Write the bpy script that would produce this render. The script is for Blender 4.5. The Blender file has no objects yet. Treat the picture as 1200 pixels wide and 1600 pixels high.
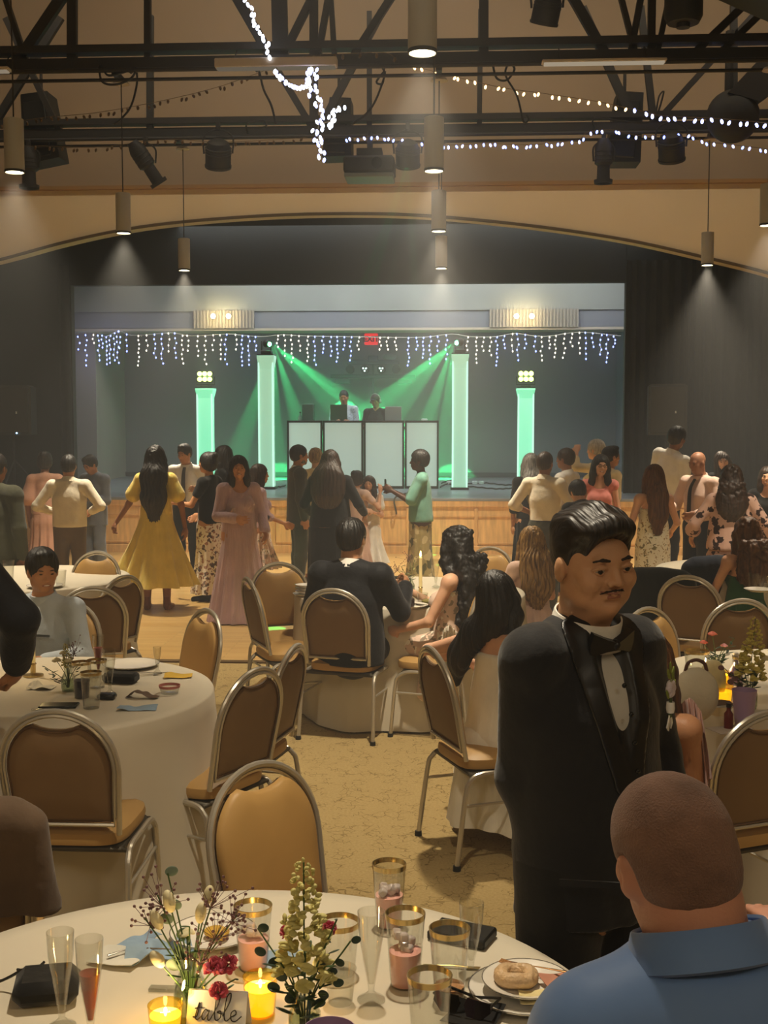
import bpy, bmesh, math, random
import numpy as np
from math import sin, cos, pi, radians as R, tan, sqrt
from mathutils import Vector, Matrix, noise
random.seed(7); rng = np.random.default_rng(7)
SC = bpy.context.scene
C = SC.collection

# ------------------------------------------------------------------ camera
H = 1.9; F = 1900.0; PITCH = math.atan(146 / F); YAW = math.atan(105 / F)
cd = bpy.data.cameras.new('camera'); cam = bpy.data.objects.new('camera', cd); C.objects.link(cam)
cam.location = (0, 0, H); cam.rotation_euler = (pi / 2 - PITCH, 0, YAW)
cd.sensor_fit = 'VERTICAL'; cd.sensor_height = 24; cd.lens = F / 1600 * 24
cd.clip_start = .05; cd.clip_end = 200
SC.camera = cam
SC.view_settings.view_transform = 'Standard'; SC.view_settings.look = 'None'
SC.view_settings.gamma = 1; SC.view_settings.use_curve_mapping = False
SC.view_settings.exposure = 0.0
SC.cycles.max_bounces = 7; SC.cycles.diffuse_bounces = 3; SC.cycles.glossy_bounces = 3
SC.cycles.transmission_bounces = 5; SC.cycles.transparent_max_bounces = 16; SC.cycles.volume_bounces = 0
SC.cycles.sample_clamp_indirect = 4; SC.cycles.use_denoising = True
SC.cycles.caustics_reflective = False; SC.cycles.caustics_refractive = False

# ------------------------------------------------------------------ light
w = bpy.data.worlds.new('world'); SC.world = w; w.use_nodes = True
w.node_tree.nodes['Background'].inputs[0].default_value = (0, 0, 0, 1)
HAZE = .014              # thin theatrical haze fills the whole hall
_v = w.node_tree.nodes.new('ShaderNodeVolumeScatter'); _v.inputs["Density"].default_value = HAZE; _v.inputs['Anisotropy'].default_value = .15
w.node_tree.links.new(_v.outputs[0], w.node_tree.nodes['World Output'].inputs['Volume'])
LAMP_W = 620.0           # each pendant
LAMP_COL = (1.0, .86, .64)

def spot(name, loc, to, power, size, blend, col, rad=.05):
    l = bpy.data.lights.new(name, 'SPOT'); l.energy = power; l.spot_size = R(size); l.spot_blend = blend
    l.color = col; l.shadow_soft_size = rad
    o = bpy.data.objects.new(name, l); C.objects.link(o); o.location = loc
    o.rotation_euler = (Vector(to) - Vector(loc)).to_track_quat('-Z', 'Y').to_euler()
    return o
def point(name, loc, power, col, rad=.03):
    l = bpy.data.lights.new(name, 'POINT'); l.energy = power; l.color = col; l.shadow_soft_size = rad
    o = bpy.data.objects.new(name, l); C.objects.link(o); o.location = loc; return o
def area(name, loc, to, power, sx, sy, col):
    l = bpy.data.lights.new(name, 'AREA'); l.energy = power; l.shape = 'RECTANGLE'; l.size = sx; l.size_y = sy; l.color = col
    o = bpy.data.objects.new(name, l); C.objects.link(o); o.location = loc
    o.rotation_euler = (Vector(to) - Vector(loc)).to_track_quat('-Z', 'Y').to_euler(); return o

# ------------------------------------------------------------------ pixel helpers (1200 x 1600 frame)
_q = cam.rotation_euler.to_matrix()
HF = Vector((-sin(YAW), cos(YAW), 0))
def ray(px, py): return _q @ Vector(((px - 600) / F, (800 - py) / F, -1))
def G(px, py, z=0.0):                    # point at height z
    r = ray(px, py); t = (z - H) / r.z; return Vector((0, 0, H)) + r * t
def W(px, py, d):                        # point at forward distance d
    r = ray(px, py); return Vector((0, 0, H)) + r * (d / r.dot(HF))
def WY(px, py, y):                       # point on the plane world Y = y
    r = ray(px, py); return Vector((0, 0, H)) + r * (y / r.y)

# ------------------------------------------------------------------ materials
def lin(c):
    if isinstance(c, str): c = [int(c[i:i+2], 16) / 255 for i in (0, 2, 4)]
    return tuple((x / 12.92 if x <= .04045 else ((x + .055) / 1.055) ** 2.4) for x in c) + (1,)
_M = {}
def mat(name, col, rough=.6, metal=0, spec=.5, trans=0, emit=None, es=0, sheen=0, bump=None, ior=1.45, alpha=1, sss=0, var=None, coat=0):
    """bump=(scale, strength[, (sx,sy,sz)]); var=(scale, amount) darkens/lightens by noise"""
    if name in _M: return _M[name]
    m = bpy.data.materials.new(name); m.use_nodes = True; nt = m.node_tree; b = nt.nodes['Principled BSDF']
    c = lin(col); b.inputs['Base Color'].default_value = c
    b.inputs['Roughness'].default_value = rough; b.inputs['Metallic'].default_value = metal
    b.inputs['Specular IOR Level'].default_value = spec; b.inputs['Transmission Weight'].default_value = trans
    b.inputs['IOR'].default_value = ior; b.inputs['Alpha'].default_value = alpha
    b.inputs['Sheen Weight'].default_value = sheen; b.inputs['Coat Weight'].default_value = coat
    if sss:
        b.inputs['Subsurface Weight'].default_value = sss; b.inputs['Subsurface Scale'].default_value = .01
        b.inputs['Subsurface Radius'].default_value = (1, .35, .2)
    if emit is not None:
        b.inputs['Emission Color'].default_value = lin(emit); b.inputs['Emission Strength'].default_value = es
    if var or bump:
        tc = nt.nodes.new('ShaderNodeTexCoord')
    if var:
        n = nt.nodes.new('ShaderNodeTexNoise'); n.inputs['Scale'].default_value = var[0]; n.inputs['Detail'].default_value = 5
        nt.links.new(tc.outputs['Object'], n.inputs['Vector'])
        r = nt.nodes.new('ShaderNodeValToRGB'); a = var[1]
        r.color_ramp.elements[0].position = .3; r.color_ramp.elements[1].position = .7
        r.color_ramp.elements[0].color = tuple(x * (1 - a) for x in c[:3]) + (1,)
        r.color_ramp.elements[1].color = tuple(min(1, x * (1 + a)) for x in c[:3]) + (1,)
        nt.links.new(n.outputs['Fac'], r.inputs[0]); nt.links.new(r.outputs[0], b.inputs['Base Color'])
    if bump:
        mp = nt.nodes.new('ShaderNodeMapping'); mp.inputs['Scale'].default_value = bump[2] if len(bump) > 2 else (1, 1, 1)
        n2 = nt.nodes.new('ShaderNodeTexNoise'); n2.inputs['Scale'].default_value = bump[0]; n2.inputs['Detail'].default_value = 4
        bp = nt.nodes.new('ShaderNodeBump'); bp.inputs['Strength'].default_value = bump[1]; bp.inputs['Distance'].default_value = .02
        nt.links.new(tc.outputs['Object'], mp.inputs[0]); nt.links.new(mp.outputs[0], n2.inputs['Vector'])
        nt.links.new(n2.outputs['Fac'], bp.inputs['Height']); nt.links.new(bp.outputs[0], b.inputs['Normal'])
    _M[name] = m; return m
def cloth(name, col, rough=.85, sheen=.15, bump=(9, .5), var=(6, .12)): return mat(name, col, rough, 0, .25, sheen=sheen, bump=bump, var=var)
def clear(name, col=(1, 1, 1), gloss=.12):
    if name in _M: return _M[name]
    m = bpy.data.materials.new(name); m.use_nodes = True; nt = m.node_tree; nt.nodes.clear()
    o = nt.nodes.new('ShaderNodeOutputMaterial'); t = nt.nodes.new('ShaderNodeBsdfTransparent'); g = nt.nodes.new('ShaderNodeBsdfGlossy')
    t.inputs[0].default_value = lin(col); g.inputs['Roughness'].default_value = .06
    lw = nt.nodes.new('ShaderNodeLayerWeight'); lw.inputs[0].default_value = .2
    mr = nt.nodes.new('ShaderNodeMapRange'); mr.inputs['To Min'].default_value = gloss * .25; mr.inputs['To Max'].default_value = .6
    mx = nt.nodes.new('ShaderNodeMixShader')
    nt.links.new(lw.outputs['Facing'], mr.inputs[0]); nt.links.new(mr.outputs[0], mx.inputs[0])
    nt.links.new(t.outputs[0], mx.inputs[1]); nt.links.new(g.outputs[0], mx.inputs[2]); nt.links.new(mx.outputs[0], o.inputs[0])
    _M[name] = m; return m
def glow(name, col, s):
    if name in _M: return _M[name]
    m = bpy.data.materials.new(name); m.use_nodes = True; nt = m.node_tree; nt.nodes.clear()
    o = nt.nodes.new('ShaderNodeOutputMaterial'); e = nt.nodes.new('ShaderNodeEmission')
    e.inputs[0].default_value = lin(col); e.inputs[1].default_value = s; nt.links.new(e.outputs[0], o.inputs[0])
    try: m.cycles.emission_sampling = 'NONE'
    except Exception: pass
    _M[name] = m; return m
def printed(name, base, spotc, scale=9, thr=.32, spot2=None, bump=(9, .4), stretch=(1, 1, 1)):
    """printed fabric: leaf blotches on a ground"""
    m = cloth(name, base, bump=bump); nt = m.node_tree; b = nt.nodes['Principled BSDF']
    tc = nt.nodes.new('ShaderNodeTexCoord'); mp = nt.nodes.new('ShaderNodeMapping'); mp.inputs['Scale'].default_value = stretch
    nt.links.new(tc.outputs['Object'], mp.inputs[0])
    nz = nt.nodes.new('ShaderNodeTexNoise'); nz.inputs['Scale'].default_value = scale * 1.5
    ad = nt.nodes.new('ShaderNodeMixRGB'); ad.inputs[0].default_value = .09
    nt.links.new(mp.outputs[0], nz.inputs['Vector']); nt.links.new(mp.outputs[0], ad.inputs[1]); nt.links.new(nz.outputs['Color'], ad.inputs[2])
    last = lin(base); prev = None
    for k, sc_ in enumerate([spotc] + ([spot2] if spot2 else [])):
        v = nt.nodes.new('ShaderNodeTexVoronoi'); v.inputs['Scale'].default_value = scale * (1 + .6 * k)
        nt.links.new(ad.outputs[0], v.inputs['Vector'])
        r = nt.nodes.new('ShaderNodeMath'); r.operation = 'LESS_THAN'; r.inputs[1].default_value = thr
        nt.links.new(v.outputs['Distance'], r.inputs[0])
        mx = nt.nodes.new('ShaderNodeMixRGB'); mx.inputs[1].default_value = last; mx.inputs[2].default_value = lin(sc_)
        if prev: nt.links.new(prev, mx.inputs[1])
        nt.links.new(r.outputs[0], mx.inputs[0]); prev = mx.outputs[0]
    nt.links.new(prev, b.inputs['Base Color']); return m

# ------------------------------------------------------------------ objects
def tag(o, label=None, cat=None, group=None, kind=None):
    if label: o['label'] = label
    if cat: o['category'] = cat
    if group: o['group'] = group
    if kind: o['kind'] = kind
    return o
def thing(name, label, cat, loc=(0, 0, 0), rz=0, group=None):
    o = bpy.data.objects.new(name, None); C.objects.link(o); o.location = loc; o.rotation_euler = (0, 0, rz)
    o.empty_display_size = .1
    return tag(o, label, cat, group)
class MB:
    """collects shapes into one mesh"""
    def __init__(s): s.v = []; s.f = []; s.m = []; s.cm = 0
    def add(s, vs, fs):
        n = len(s.v); s.v += [tuple(v) for v in vs]; s.f += [tuple(i + n for i in f) for f in fs]; s.m += [s.cm] * len(fs); return s
    def box(s, c, d, rot=None, bev=0):
        x, y, z = (k / 2 for k in d); M3 = rot if rot is not None else Matrix.Identity(3); c = Vector(c)
        b = min(bev, x * .9, y * .9, z * .9)
        if b > 0:
            vs = []; ix = {}
            for a in (-1, 1):
                for e in (-1, 1):
                    for g in (-1, 1):
                        for k in range(3):
                            p = [a * x, e * y, g * z]
                            for j in range(3):
                                if j != k: p[j] -= (a, e, g)[j] * b
                            ix[(a, e, g, k)] = len(vs); vs.append(c + M3 @ Vector(p))
            fs = []
            S = [(-1, -1), (1, -1), (1, 1), (-1, 1)]
            for k in range(3):
                i, j = (k + 1) % 3, (k + 2) % 3
                for sg in (-1, 1):
                    q = []
                    for u, w_ in S:
                        key = [0, 0, 0]; key[k] = sg; key[i] = u; key[j] = w_
                        q.append(ix[(key[0], key[1], key[2], k)])
                    fs.append(q if sg > 0 else q[::-1])
            for k in range(3):                      # edges along axis k
                i, j = (k + 1) % 3, (k + 2) % 3
                for u, w_ in S:
                    ks = []
                    for sg in (-1, 1):
                        key = [0, 0, 0]; key[k] = sg; key[i] = u; key[j] = w_; ks.append(tuple(key))
                    q = [ix[ks[0] + (i,)], ix[ks[1] + (i,)], ix[ks[1] + (j,)], ix[ks[0] + (j,)]]
                    fs.append(q if u * w_ < 0 else q[::-1])
            for a in (-1, 1):
                for e in (-1, 1):
                    for g in (-1, 1):
                        q = [ix[(a, e, g, 0)], ix[(a, e, g, 1)], ix[(a, e, g, 2)]]
                        fs.append(q if a * e * g > 0 else q[::-1])
            return s.add(vs, fs)
        vs = [c + M3 @ Vector((a * x, e * y, g * z)) for a in (-1, 1) for e in (-1, 1) for g in (-1, 1)]
        return s.add(vs, [(0, 1, 3, 2), (4, 6, 7, 5), (0, 4, 5, 1), (2, 3, 7, 6), (0, 2, 6, 4), (1, 5, 7, 3)])
    def tube(s, pts, r, n=8, cap=True, closed=False, flat=1, up=None):
        pts = [Vector(p) for p in pts]; N = len(pts)
        rr = r if hasattr(r, '__len__') else [r] * N
        vs = []; fs = []; prev = None
        for i, p in enumerate(pts):
            if closed: t = pts[(i + 1) % N] - pts[i - 1]
            else: t = pts[min(i + 1, N - 1)] - pts[max(i - 1, 0)]
            if t.length < 1e-9: t = Vector((0, 0, 1))
            t.normalize()
            if prev is None:
                a = Vector(up) if up is not None else (Vector((0, 0, 1)) if abs(t.z) < .9 else Vector((1, 0, 0)))
                u = a - t * a.dot(t)
                if u.length < 1e-4: a = Vector((0, 1, .3)); u = a - t * a.dot(t)
            else: u = prev - t * prev.dot(t)
            if u.length < 1e-6: u = t.orthogonal()
            u.normalize(); prev = u; w_ = t.cross(u)
            for k in range(n):
                an = 2 * pi * k / n; vs.append(p + (u * cos(an) + w_ * sin(an) * flat) * rr[i])
        M_ = N if closed else N - 1
        for i in range(M_):
            for k in range(n):
                a = i * n + k; b = i * n + (k + 1) % n; c_ = ((i + 1) % N) * n + (k + 1) % n; d = ((i + 1) % N) * n + k
                fs.append((a, b, c_, d))
        if cap and not closed: fs.append(tuple(range(n))[::-1]); fs.append(tuple((N - 1) * n + k for k in range(n)))
        return s.add(vs, fs)
    def lathe(s, prof, c=(0, 0, 0), n=24, sx=1, sy=1, rot=None, cap=True):
        c = Vector(c); M3 = rot if rot is not None else Matrix.Identity(3)
        vs = []; fs = []; L = len(prof)
        for (r, z) in prof:
            for k in range(n): vs.append(c + M3 @ Vector((r * cos(2 * pi * k / n) * sx, r * sin(2 * pi * k / n) * sy, z)))
        for i in range(L - 1):
            for k in range(n): fs.append((i * n + k, i * n + (k + 1) % n, (i + 1) * n + (k + 1) % n, (i + 1) * n + k))
        ring = cap and (prof[0] != prof[-1])
        if ring and prof[0][0] > 1e-5: fs.append(tuple(range(n))[::-1])
        if ring and prof[-1][0] > 1e-5: fs.append(tuple((L - 1) * n + k for k in range(n)))
        return s.add(vs, fs)
    def cup(s, prof_out, wall=.0012, c=(0, 0, 0), n=24):     # open vessel: outer profile bottom -> rim
        inner = [(max(r - wall, 0), z + (wall if i == 0 else 0)) for i, (r, z) in enumerate(prof_out)][::-1]
        return s.lathe(prof_out + inner, c, n, cap=False)
    def ell(s, c, r, rot=None, n=12, m=8):
        c = Vector(c); M3 = rot if rot is not None else Matrix.Identity(3)
        if not hasattr(r, '__len__'): r = (r, r, r)
        vs = [c + M3 @ Vector((0, 0, -r[2]))]; fs = []
        for i in range(1, m):
            a = -pi / 2 + pi * i / m
            for k in range(n): vs.append(c + M3 @ Vector((r[0] * cos(a) * cos(2 * pi * k / n), r[1] * cos(a) * sin(2 * pi * k / n), r[2] * sin(a))))
        vs.append(c + M3 @ Vector((0, 0, r[2])))
        for k in range(n): fs.append((0, 1 + (k + 1) % n, 1 + k))
        for i in range(m - 2):
            for k in range(n): fs.append((1 + i * n + k, 1 + i * n + (k + 1) % n, 1 + (i + 1) * n + (k + 1) % n, 1 + (i + 1) * n + k))
        t = len(vs) - 1
        for k in range(n): fs.append((t, t - n + k, t - n + (k + 1) % n))
        return s.add(vs, fs)
    def prism(s, pts, thick, rot=None, c=(0, 0, 0), axis=1):   # 2D outline (x,z) extruded along y, centred
        M3 = rot if rot is not None else Matrix.Identity(3); c = Vector(c); n = len(pts)
        vs = [c + M3 @ Vector((x, -thick / 2, z)) for x, z in pts] + [c + M3 @ Vector((x, thick / 2, z)) for x, z in pts]
        fs = [tuple(range(n)), tuple(range(2 * n - 1, n - 1, -1))] + [(i, n + i, n + (i + 1) % n, (i + 1) % n) for i in range(n)]
        return s.add(vs, fs)
    def build(s, name, mats, parent=None, smooth=True, label=None, auto=40):
        me = bpy.data.meshes.new(name); me.from_pydata(s.v, [], s.f)
        if not isinstance(mats, (list, tuple)): mats = [mats]
        for m in mats: me.materials.append(m)
        if len(mats) > 1: me.polygons.foreach_set('material_index', s.m)
        bm = bmesh.new(); bm.from_mesh(me); bmesh.ops.recalc_face_normals(bm, faces=bm.faces)
        if smooth:
            for f in bm.faces: f.smooth = True
            th = R(auto)
            for e in bm.edges:
                if len(e.link_faces) == 2 and e.calc_face_angle(0) > th: e.smooth = False
        bm.to_mesh(me); bm.free()
        o = bpy.data.objects.new(name, me); C.objects.link(o)
        if parent is not None: o.parent = parent
        if label: o['label'] = label
        return o
def kids(o): return [c for c in list(bpy.data.objects) if c.parent == o]
_tree = {}
def tree(o):
    if o.name not in _tree:
        _tree[o.name] = [(c, [g for g in kids(c)]) for c in kids(o)]
    return _tree[o.name]
def dup(o, loc, rz=None, label=None, group=None, swap=None, skip=()):
    """copy a thing with copies of its parts and sub-parts"""
    r = o.copy(); C.objects.link(r); r.location = loc
    if rz is not None: r.rotation_euler = (0, 0, rz)
    if label: r['label'] = label
    if group: r['group'] = group
    for c, gs in tree(o):
        if c.name.split('.')[0] in skip: continue
        d = c.copy(); C.objects.link(d); d.parent = r
        if swap and c.name.split('.')[0] in swap:
            d.data = d.data.copy(); d.data.materials[0] = swap[c.name.split('.')[0]]
        for g in gs:
            h = g.copy(); C.objects.link(h); h.parent = d
    return r
def rotz(a): return Matrix.Rotation(a, 3, 'Z')
def rotx(a): return Matrix.Rotation(a, 3, 'X')
def roty(a): return Matrix.Rotation(a, 3, 'Y')
def arc_pts(pts, n=6):
    """Catmull-Rom through points"""
    P_ = [Vector(p) for p in pts]; out = []
    P2 = [P_[0] * 2 - P_[1]] + P_ + [P_[-1] * 2 - P_[-2]]
    for i in range(1, len(P2) - 2):
        a, b, c, d = P2[i - 1:i + 3]
        for k in range(n):
            t = k / n
            out.append(.5 * ((2 * b) + (c - a) * t + (2 * a - 5 * b + 4 * c - d) * t * t + (3 * b - a - 3 * c + d) * t ** 3))
    out.append(P_[-1]); return out
# ================================================================== THE HALL
STZ = .79            # stage height
SY = 17.0            # stage front edge (world y)
def carpet_mat():
    m = mat('carpet', 'a08a5c', .95, spec=.1); nt = m.node_tree; b = nt.nodes['Principled BSDF']
    tc = nt.nodes.new('ShaderNodeTexCoord')
    nz = nt.nodes.new('ShaderNodeTexNoise'); nz.inputs['Scale'].default_value = 5; nz.inputs['Detail'].default_value = 3
    mix = nt.nodes.new('ShaderNodeMixRGB'); mix.inputs[0].default_value = .16
    nt.links.new(tc.outputs['Object'], nz.inputs['Vector']); nt.links.new(tc.outputs['Object'], mix.inputs[1]); nt.links.new(nz.outputs['Color'], mix.inputs[2])
    v = nt.nodes.new('ShaderNodeTexVoronoi'); v.feature = 'DISTANCE_TO_EDGE'; v.inputs['Scale'].default_value = 23
    nt.links.new(mix.outputs[0], v.inputs['Vector'])
    r = nt.nodes.new('ShaderNodeValToRGB'); r.color_ramp.elements[0].color = (1, 1, 1, 1); r.color_ramp.elements[1].color = (0, 0, 0, 1)
    r.color_ramp.elements[0].position = .0; r.color_ramp.elements[1].position = .05
    nt.links.new(v.outputs['Distance'], r.inputs[0])
    n2 = nt.nodes.new('ShaderNodeTexNoise'); n2.inputs['Scale'].default_value = 9
    nt.links.new(tc.outputs['Object'], n2.inputs['Vector'])
    g = nt.nodes.new('ShaderNodeMath'); g.operation = 'GREATER_THAN'; g.inputs[1].default_value = .5; nt.links.new(n2.outputs['Fac'], g.inputs[0])
    mu = nt.nodes.new('ShaderNodeMath'); mu.operation = 'MULTIPLY'; nt.links.new(r.outputs[0], mu.inputs[0]); nt.links.new(g.outputs[0], mu.inputs[1])
    n3 = nt.nodes.new('ShaderNodeTexNoise'); n3.inputs['Scale'].default_value = 90; n3.inputs['Detail'].default_value = 3
    nt.links.new(tc.outputs['Object'], n3.inputs['Vector'])
    c1 = nt.nodes.new('ShaderNodeMixRGB'); c1.inputs[1].default_value = lin('8a7448'); c1.inputs[2].default_value = lin('b8a070'); nt.links.new(n3.outputs['Fac'], c1.inputs[0])
    c2 = nt.nodes.new('ShaderNodeMixRGB'); c2.inputs[2].default_value = lin('6e5a34')
    nt.links.new(mu.outputs[0], c2.inputs[0]); nt.links.new(c1.outputs[0], c2.inputs[1]); nt.links.new(c2.outputs[0], b.inputs['Base Color'])
    bp = nt.nodes.new('ShaderNodeBump'); bp.inputs['Strength'].default_value = .5; bp.inputs['Distance'].default_value = .01
    nt.links.new(n3.outputs['Fac'], bp.inputs['Height']); nt.links.new(bp.outputs[0], b.inputs['Normal'])
    return m
def plank_mat(name, c1, c2, rough, sx=1.2, sy=.057, rot=0):
    m = mat(name, c1, rough); nt = m.node_tree; b = nt.nodes['Principled BSDF']
    tc = nt.nodes.new('ShaderNodeTexCoord'); br = nt.nodes.new('ShaderNodeTexBrick')
    mp = nt.nodes.new('ShaderNodeMapping'); mp.inputs['Rotation'].default_value = (0, 0, rot)
    br.inputs['Scale'].default_value = 1; br.inputs['Brick Width'].default_value = sx; br.inputs['Row Height'].default_value = sy
    br.inputs['Mortar Size'].default_value = .0012; br.inputs['Color1'].default_value = lin(c1); br.inputs['Color2'].default_value = lin(c2)
    br.inputs['Mortar'].default_value = lin('4a3316')
    nz = nt.nodes.new('ShaderNodeTexNoise'); nz.inputs['Scale'].default_value = 3; nz.inputs['Detail'].default_value = 6
    m2 = nt.nodes.new('ShaderNodeMapping'); m2.inputs['Scale'].default_value = (1.2, 22, 22)
    mx = nt.nodes.new('ShaderNodeMixRGB'); mx.blend_type = 'MULTIPLY'; mx.inputs[0].default_value = .35
    nt.links.new(tc.outputs['Object'], mp.inputs[0]); nt.links.new(mp.outputs[0], br.inputs['Vector']); nt.links.new(mp.outputs[0], m2.inputs[0])
    nt.links.new(m2.outputs[0], nz.inputs['Vector']); nt.links.new(br.outputs['Color'], mx.inputs[1]); nt.links.new(nz.outputs['Fac'], mx.inputs[2])
    nt.links.new(mx.outputs[0], b.inputs['Base Color']); return m
def wood(name, col, sc=(2, 2, 14)):
    m = mat(name, col, .38); nt = m.node_tree; b = nt.nodes['Principled BSDF']
    tc = nt.nodes.new('ShaderNodeTexCoord'); mp = nt.nodes.new('ShaderNodeMapping'); mp.inputs['Scale'].default_value = sc
    nz = nt.nodes.new('ShaderNodeTexNoise'); nz.inputs['Scale'].default_value = 1.5; nz.inputs['Detail'].default_value = 7
    r = nt.nodes.new('ShaderNodeValToRGB'); c = lin(col)
    r.color_ramp.elements[0].position = .3; r.color_ramp.elements[1].position = .75
    r.color_ramp.elements[0].color = tuple(x * .72 for x in c[:3]) + (1,); r.color_ramp.elements[1].color = tuple(min(1, x * 1.12) for x in c[:3]) + (1,)
    nt.links.new(tc.outputs['Object'], mp.inputs[0]); nt.links.new(mp.outputs[0], nz.inputs['Vector']); nt.links.new(nz.outputs['Fac'], r.inputs[0])
    nt.links.new(r.outputs[0], b.inputs['Base Color']); return m
def struct(o): o['kind'] = 'structure'; return o
# side walls, ceiling and the wall behind the camera close the room
wm = mat('hall_wall_paint', 'cdb894', .9)
for nm, c_, d_ in (('wall_left', (-8.95, 6, 4.3), (.1, 23, 8.7)), ('wall_right', (8.95, 6, 4.3), (.1, 23, 8.7)), ('wall_behind', (0, -5.6, 4.3), (18, .1, 8.7)), ('ceiling', (0, 8.8, 8.7), (18, 29, .1))):
    m = MB(); m.box(c_, d_); struct(m.build(nm, wm, smooth=False))
# floor: carpet with an inset wooden dance floor
m = MB(); m.box((0, 7, -.05), (18, 30, .1)); struct(m.build('floor', carpet_mat(), smooth=False))
FY = G(300, 1033).y
m = MB(); m.box((0, (FY + SY) / 2, .003), (17.8, SY - FY, .012)); struct(m.build('floor_dance', plank_mat('dance_floor_wood', 'dcb878', 'cfa562', .3), smooth=False))
m = MB(); m.box((0, FY - .03, .004), (17.8, .08, .016)); struct(m.build('trim_1', mat('floor_edging', '5a4526', .5), smooth=False))
# stage body, front panelling, apron
woodm = wood('maple_panel', 'f0c888', (14, 2, 2)); woodd = wood('maple_rail', 'e8bc7c', (14, 2, 2))
m = MB(); m.box((0, SY + 3.6, STZ / 2 - .03), (17.6, 7.1, STZ - .06)); struct(m.build('floor_stage_body', mat('stage_black', '1a1a18', .8), smooth=False))
stm = mat('stage_floor', '8b929a', .35, var=(1.5, .12))
m = MB(); m.box((0, SY + 3.55, STZ - .02), (17.6, 7.2, .04), bev=.006); struct(m.build('floor_stage', stm, smooth=False))
m = MB()
m.box((0, SY + .01, STZ / 2 - .02), (17.6, .04, STZ - .06)); struct(m.build('wall_stage_front', woodm, smooth=False))
m = MB(); m.box((0, SY - .02, STZ - .075), (17.6, .05, .09), bev=.006); m.box((0, SY - .02, .06), (17.6, .05, .12), bev=.006)
for k in range(-9, 10): m.box((k * .95 + .35, SY - .016, .37), (.05, .036, .56), bev=.004)
m.box((0, SY - .016, .54), (17.6, .03, .02)); m.box((0, SY - .016, .16), (17.6, .03, .02))
struct(m.build('trim_2', woodd, smooth=False))
# arch wall
AY = 17.35
tanw = mat('arch_wall_paint', 'ecd8b0', .9, var=(.8, .05)); brw = mat('upper_wall_paint', 'a8967c', .95, var=(.6, .06))
ap = [(-260, 470), (-120, 434), (0, 406), (100, 379), (200, 358), (300, 345.5), (430, 336.5), (560, 334), (675, 338), (830, 353), (975, 374.5), (1100, 402), (1200, 427), (1330, 468)]
cur = arc_pts([WY(x, y, AY) for x, y in ap], 6)
TZ = WY(600, 291, AY).z
m = MB(); n = len(cur); th = .35
m.add([(p.x, AY, p.z) for p in cur] + [(p.x, AY, TZ) for p in cur] + [(p.x, AY + th, p.z) for p in cur] + [(p.x, AY + th, TZ) for p in cur],
      [(i, i + 1, n + i + 1, n + i) for i in range(n - 1)] + [(2 * n + i, i + 2 * n + 1, 3 * n + i + 1, 3 * n + i)[::-1] for i in range(n - 1)] +
      [(i, 2 * n + i, 2 * n + i + 1, i + 1) for i in range(n - 1)] + [(n + i, n + i + 1, 3 * n + i + 1, 3 * n + i) for i in range(n - 1)])
struct(m.build('wall_arch', tanw, smooth=False))
m = MB(); n = len(cur); pts = [Vector((p.x, AY - .012, p.z)) for p in cur]; m.tube(pts, .022, 6); struct(m.build('trim_3', mat('arch_edge', '5f4d33', .8)))
m = MB(); m.box((cur[0].x - 1.2, AY + .17, TZ / 2 + .4), (2.4, .35, TZ - .8)); m.box((cur[-1].x + 1.2, AY + .17, TZ / 2 + .4), (2.4, .35, TZ - .8)); struct(m.build('wall_arch_side', tanw, smooth=False))
m = MB(); m.box((0, AY + .32, TZ + 2.3), (19, .2, 4.6)); struct(m.build('wall_upper', brw, smooth=False))
m = MB(); m.box((0, AY - .02, TZ + .01), (19, .14, .05)); struct(m.build('trim_4', mat('ledge_paint', 'a07c4c', .8), smooth=False))
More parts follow.
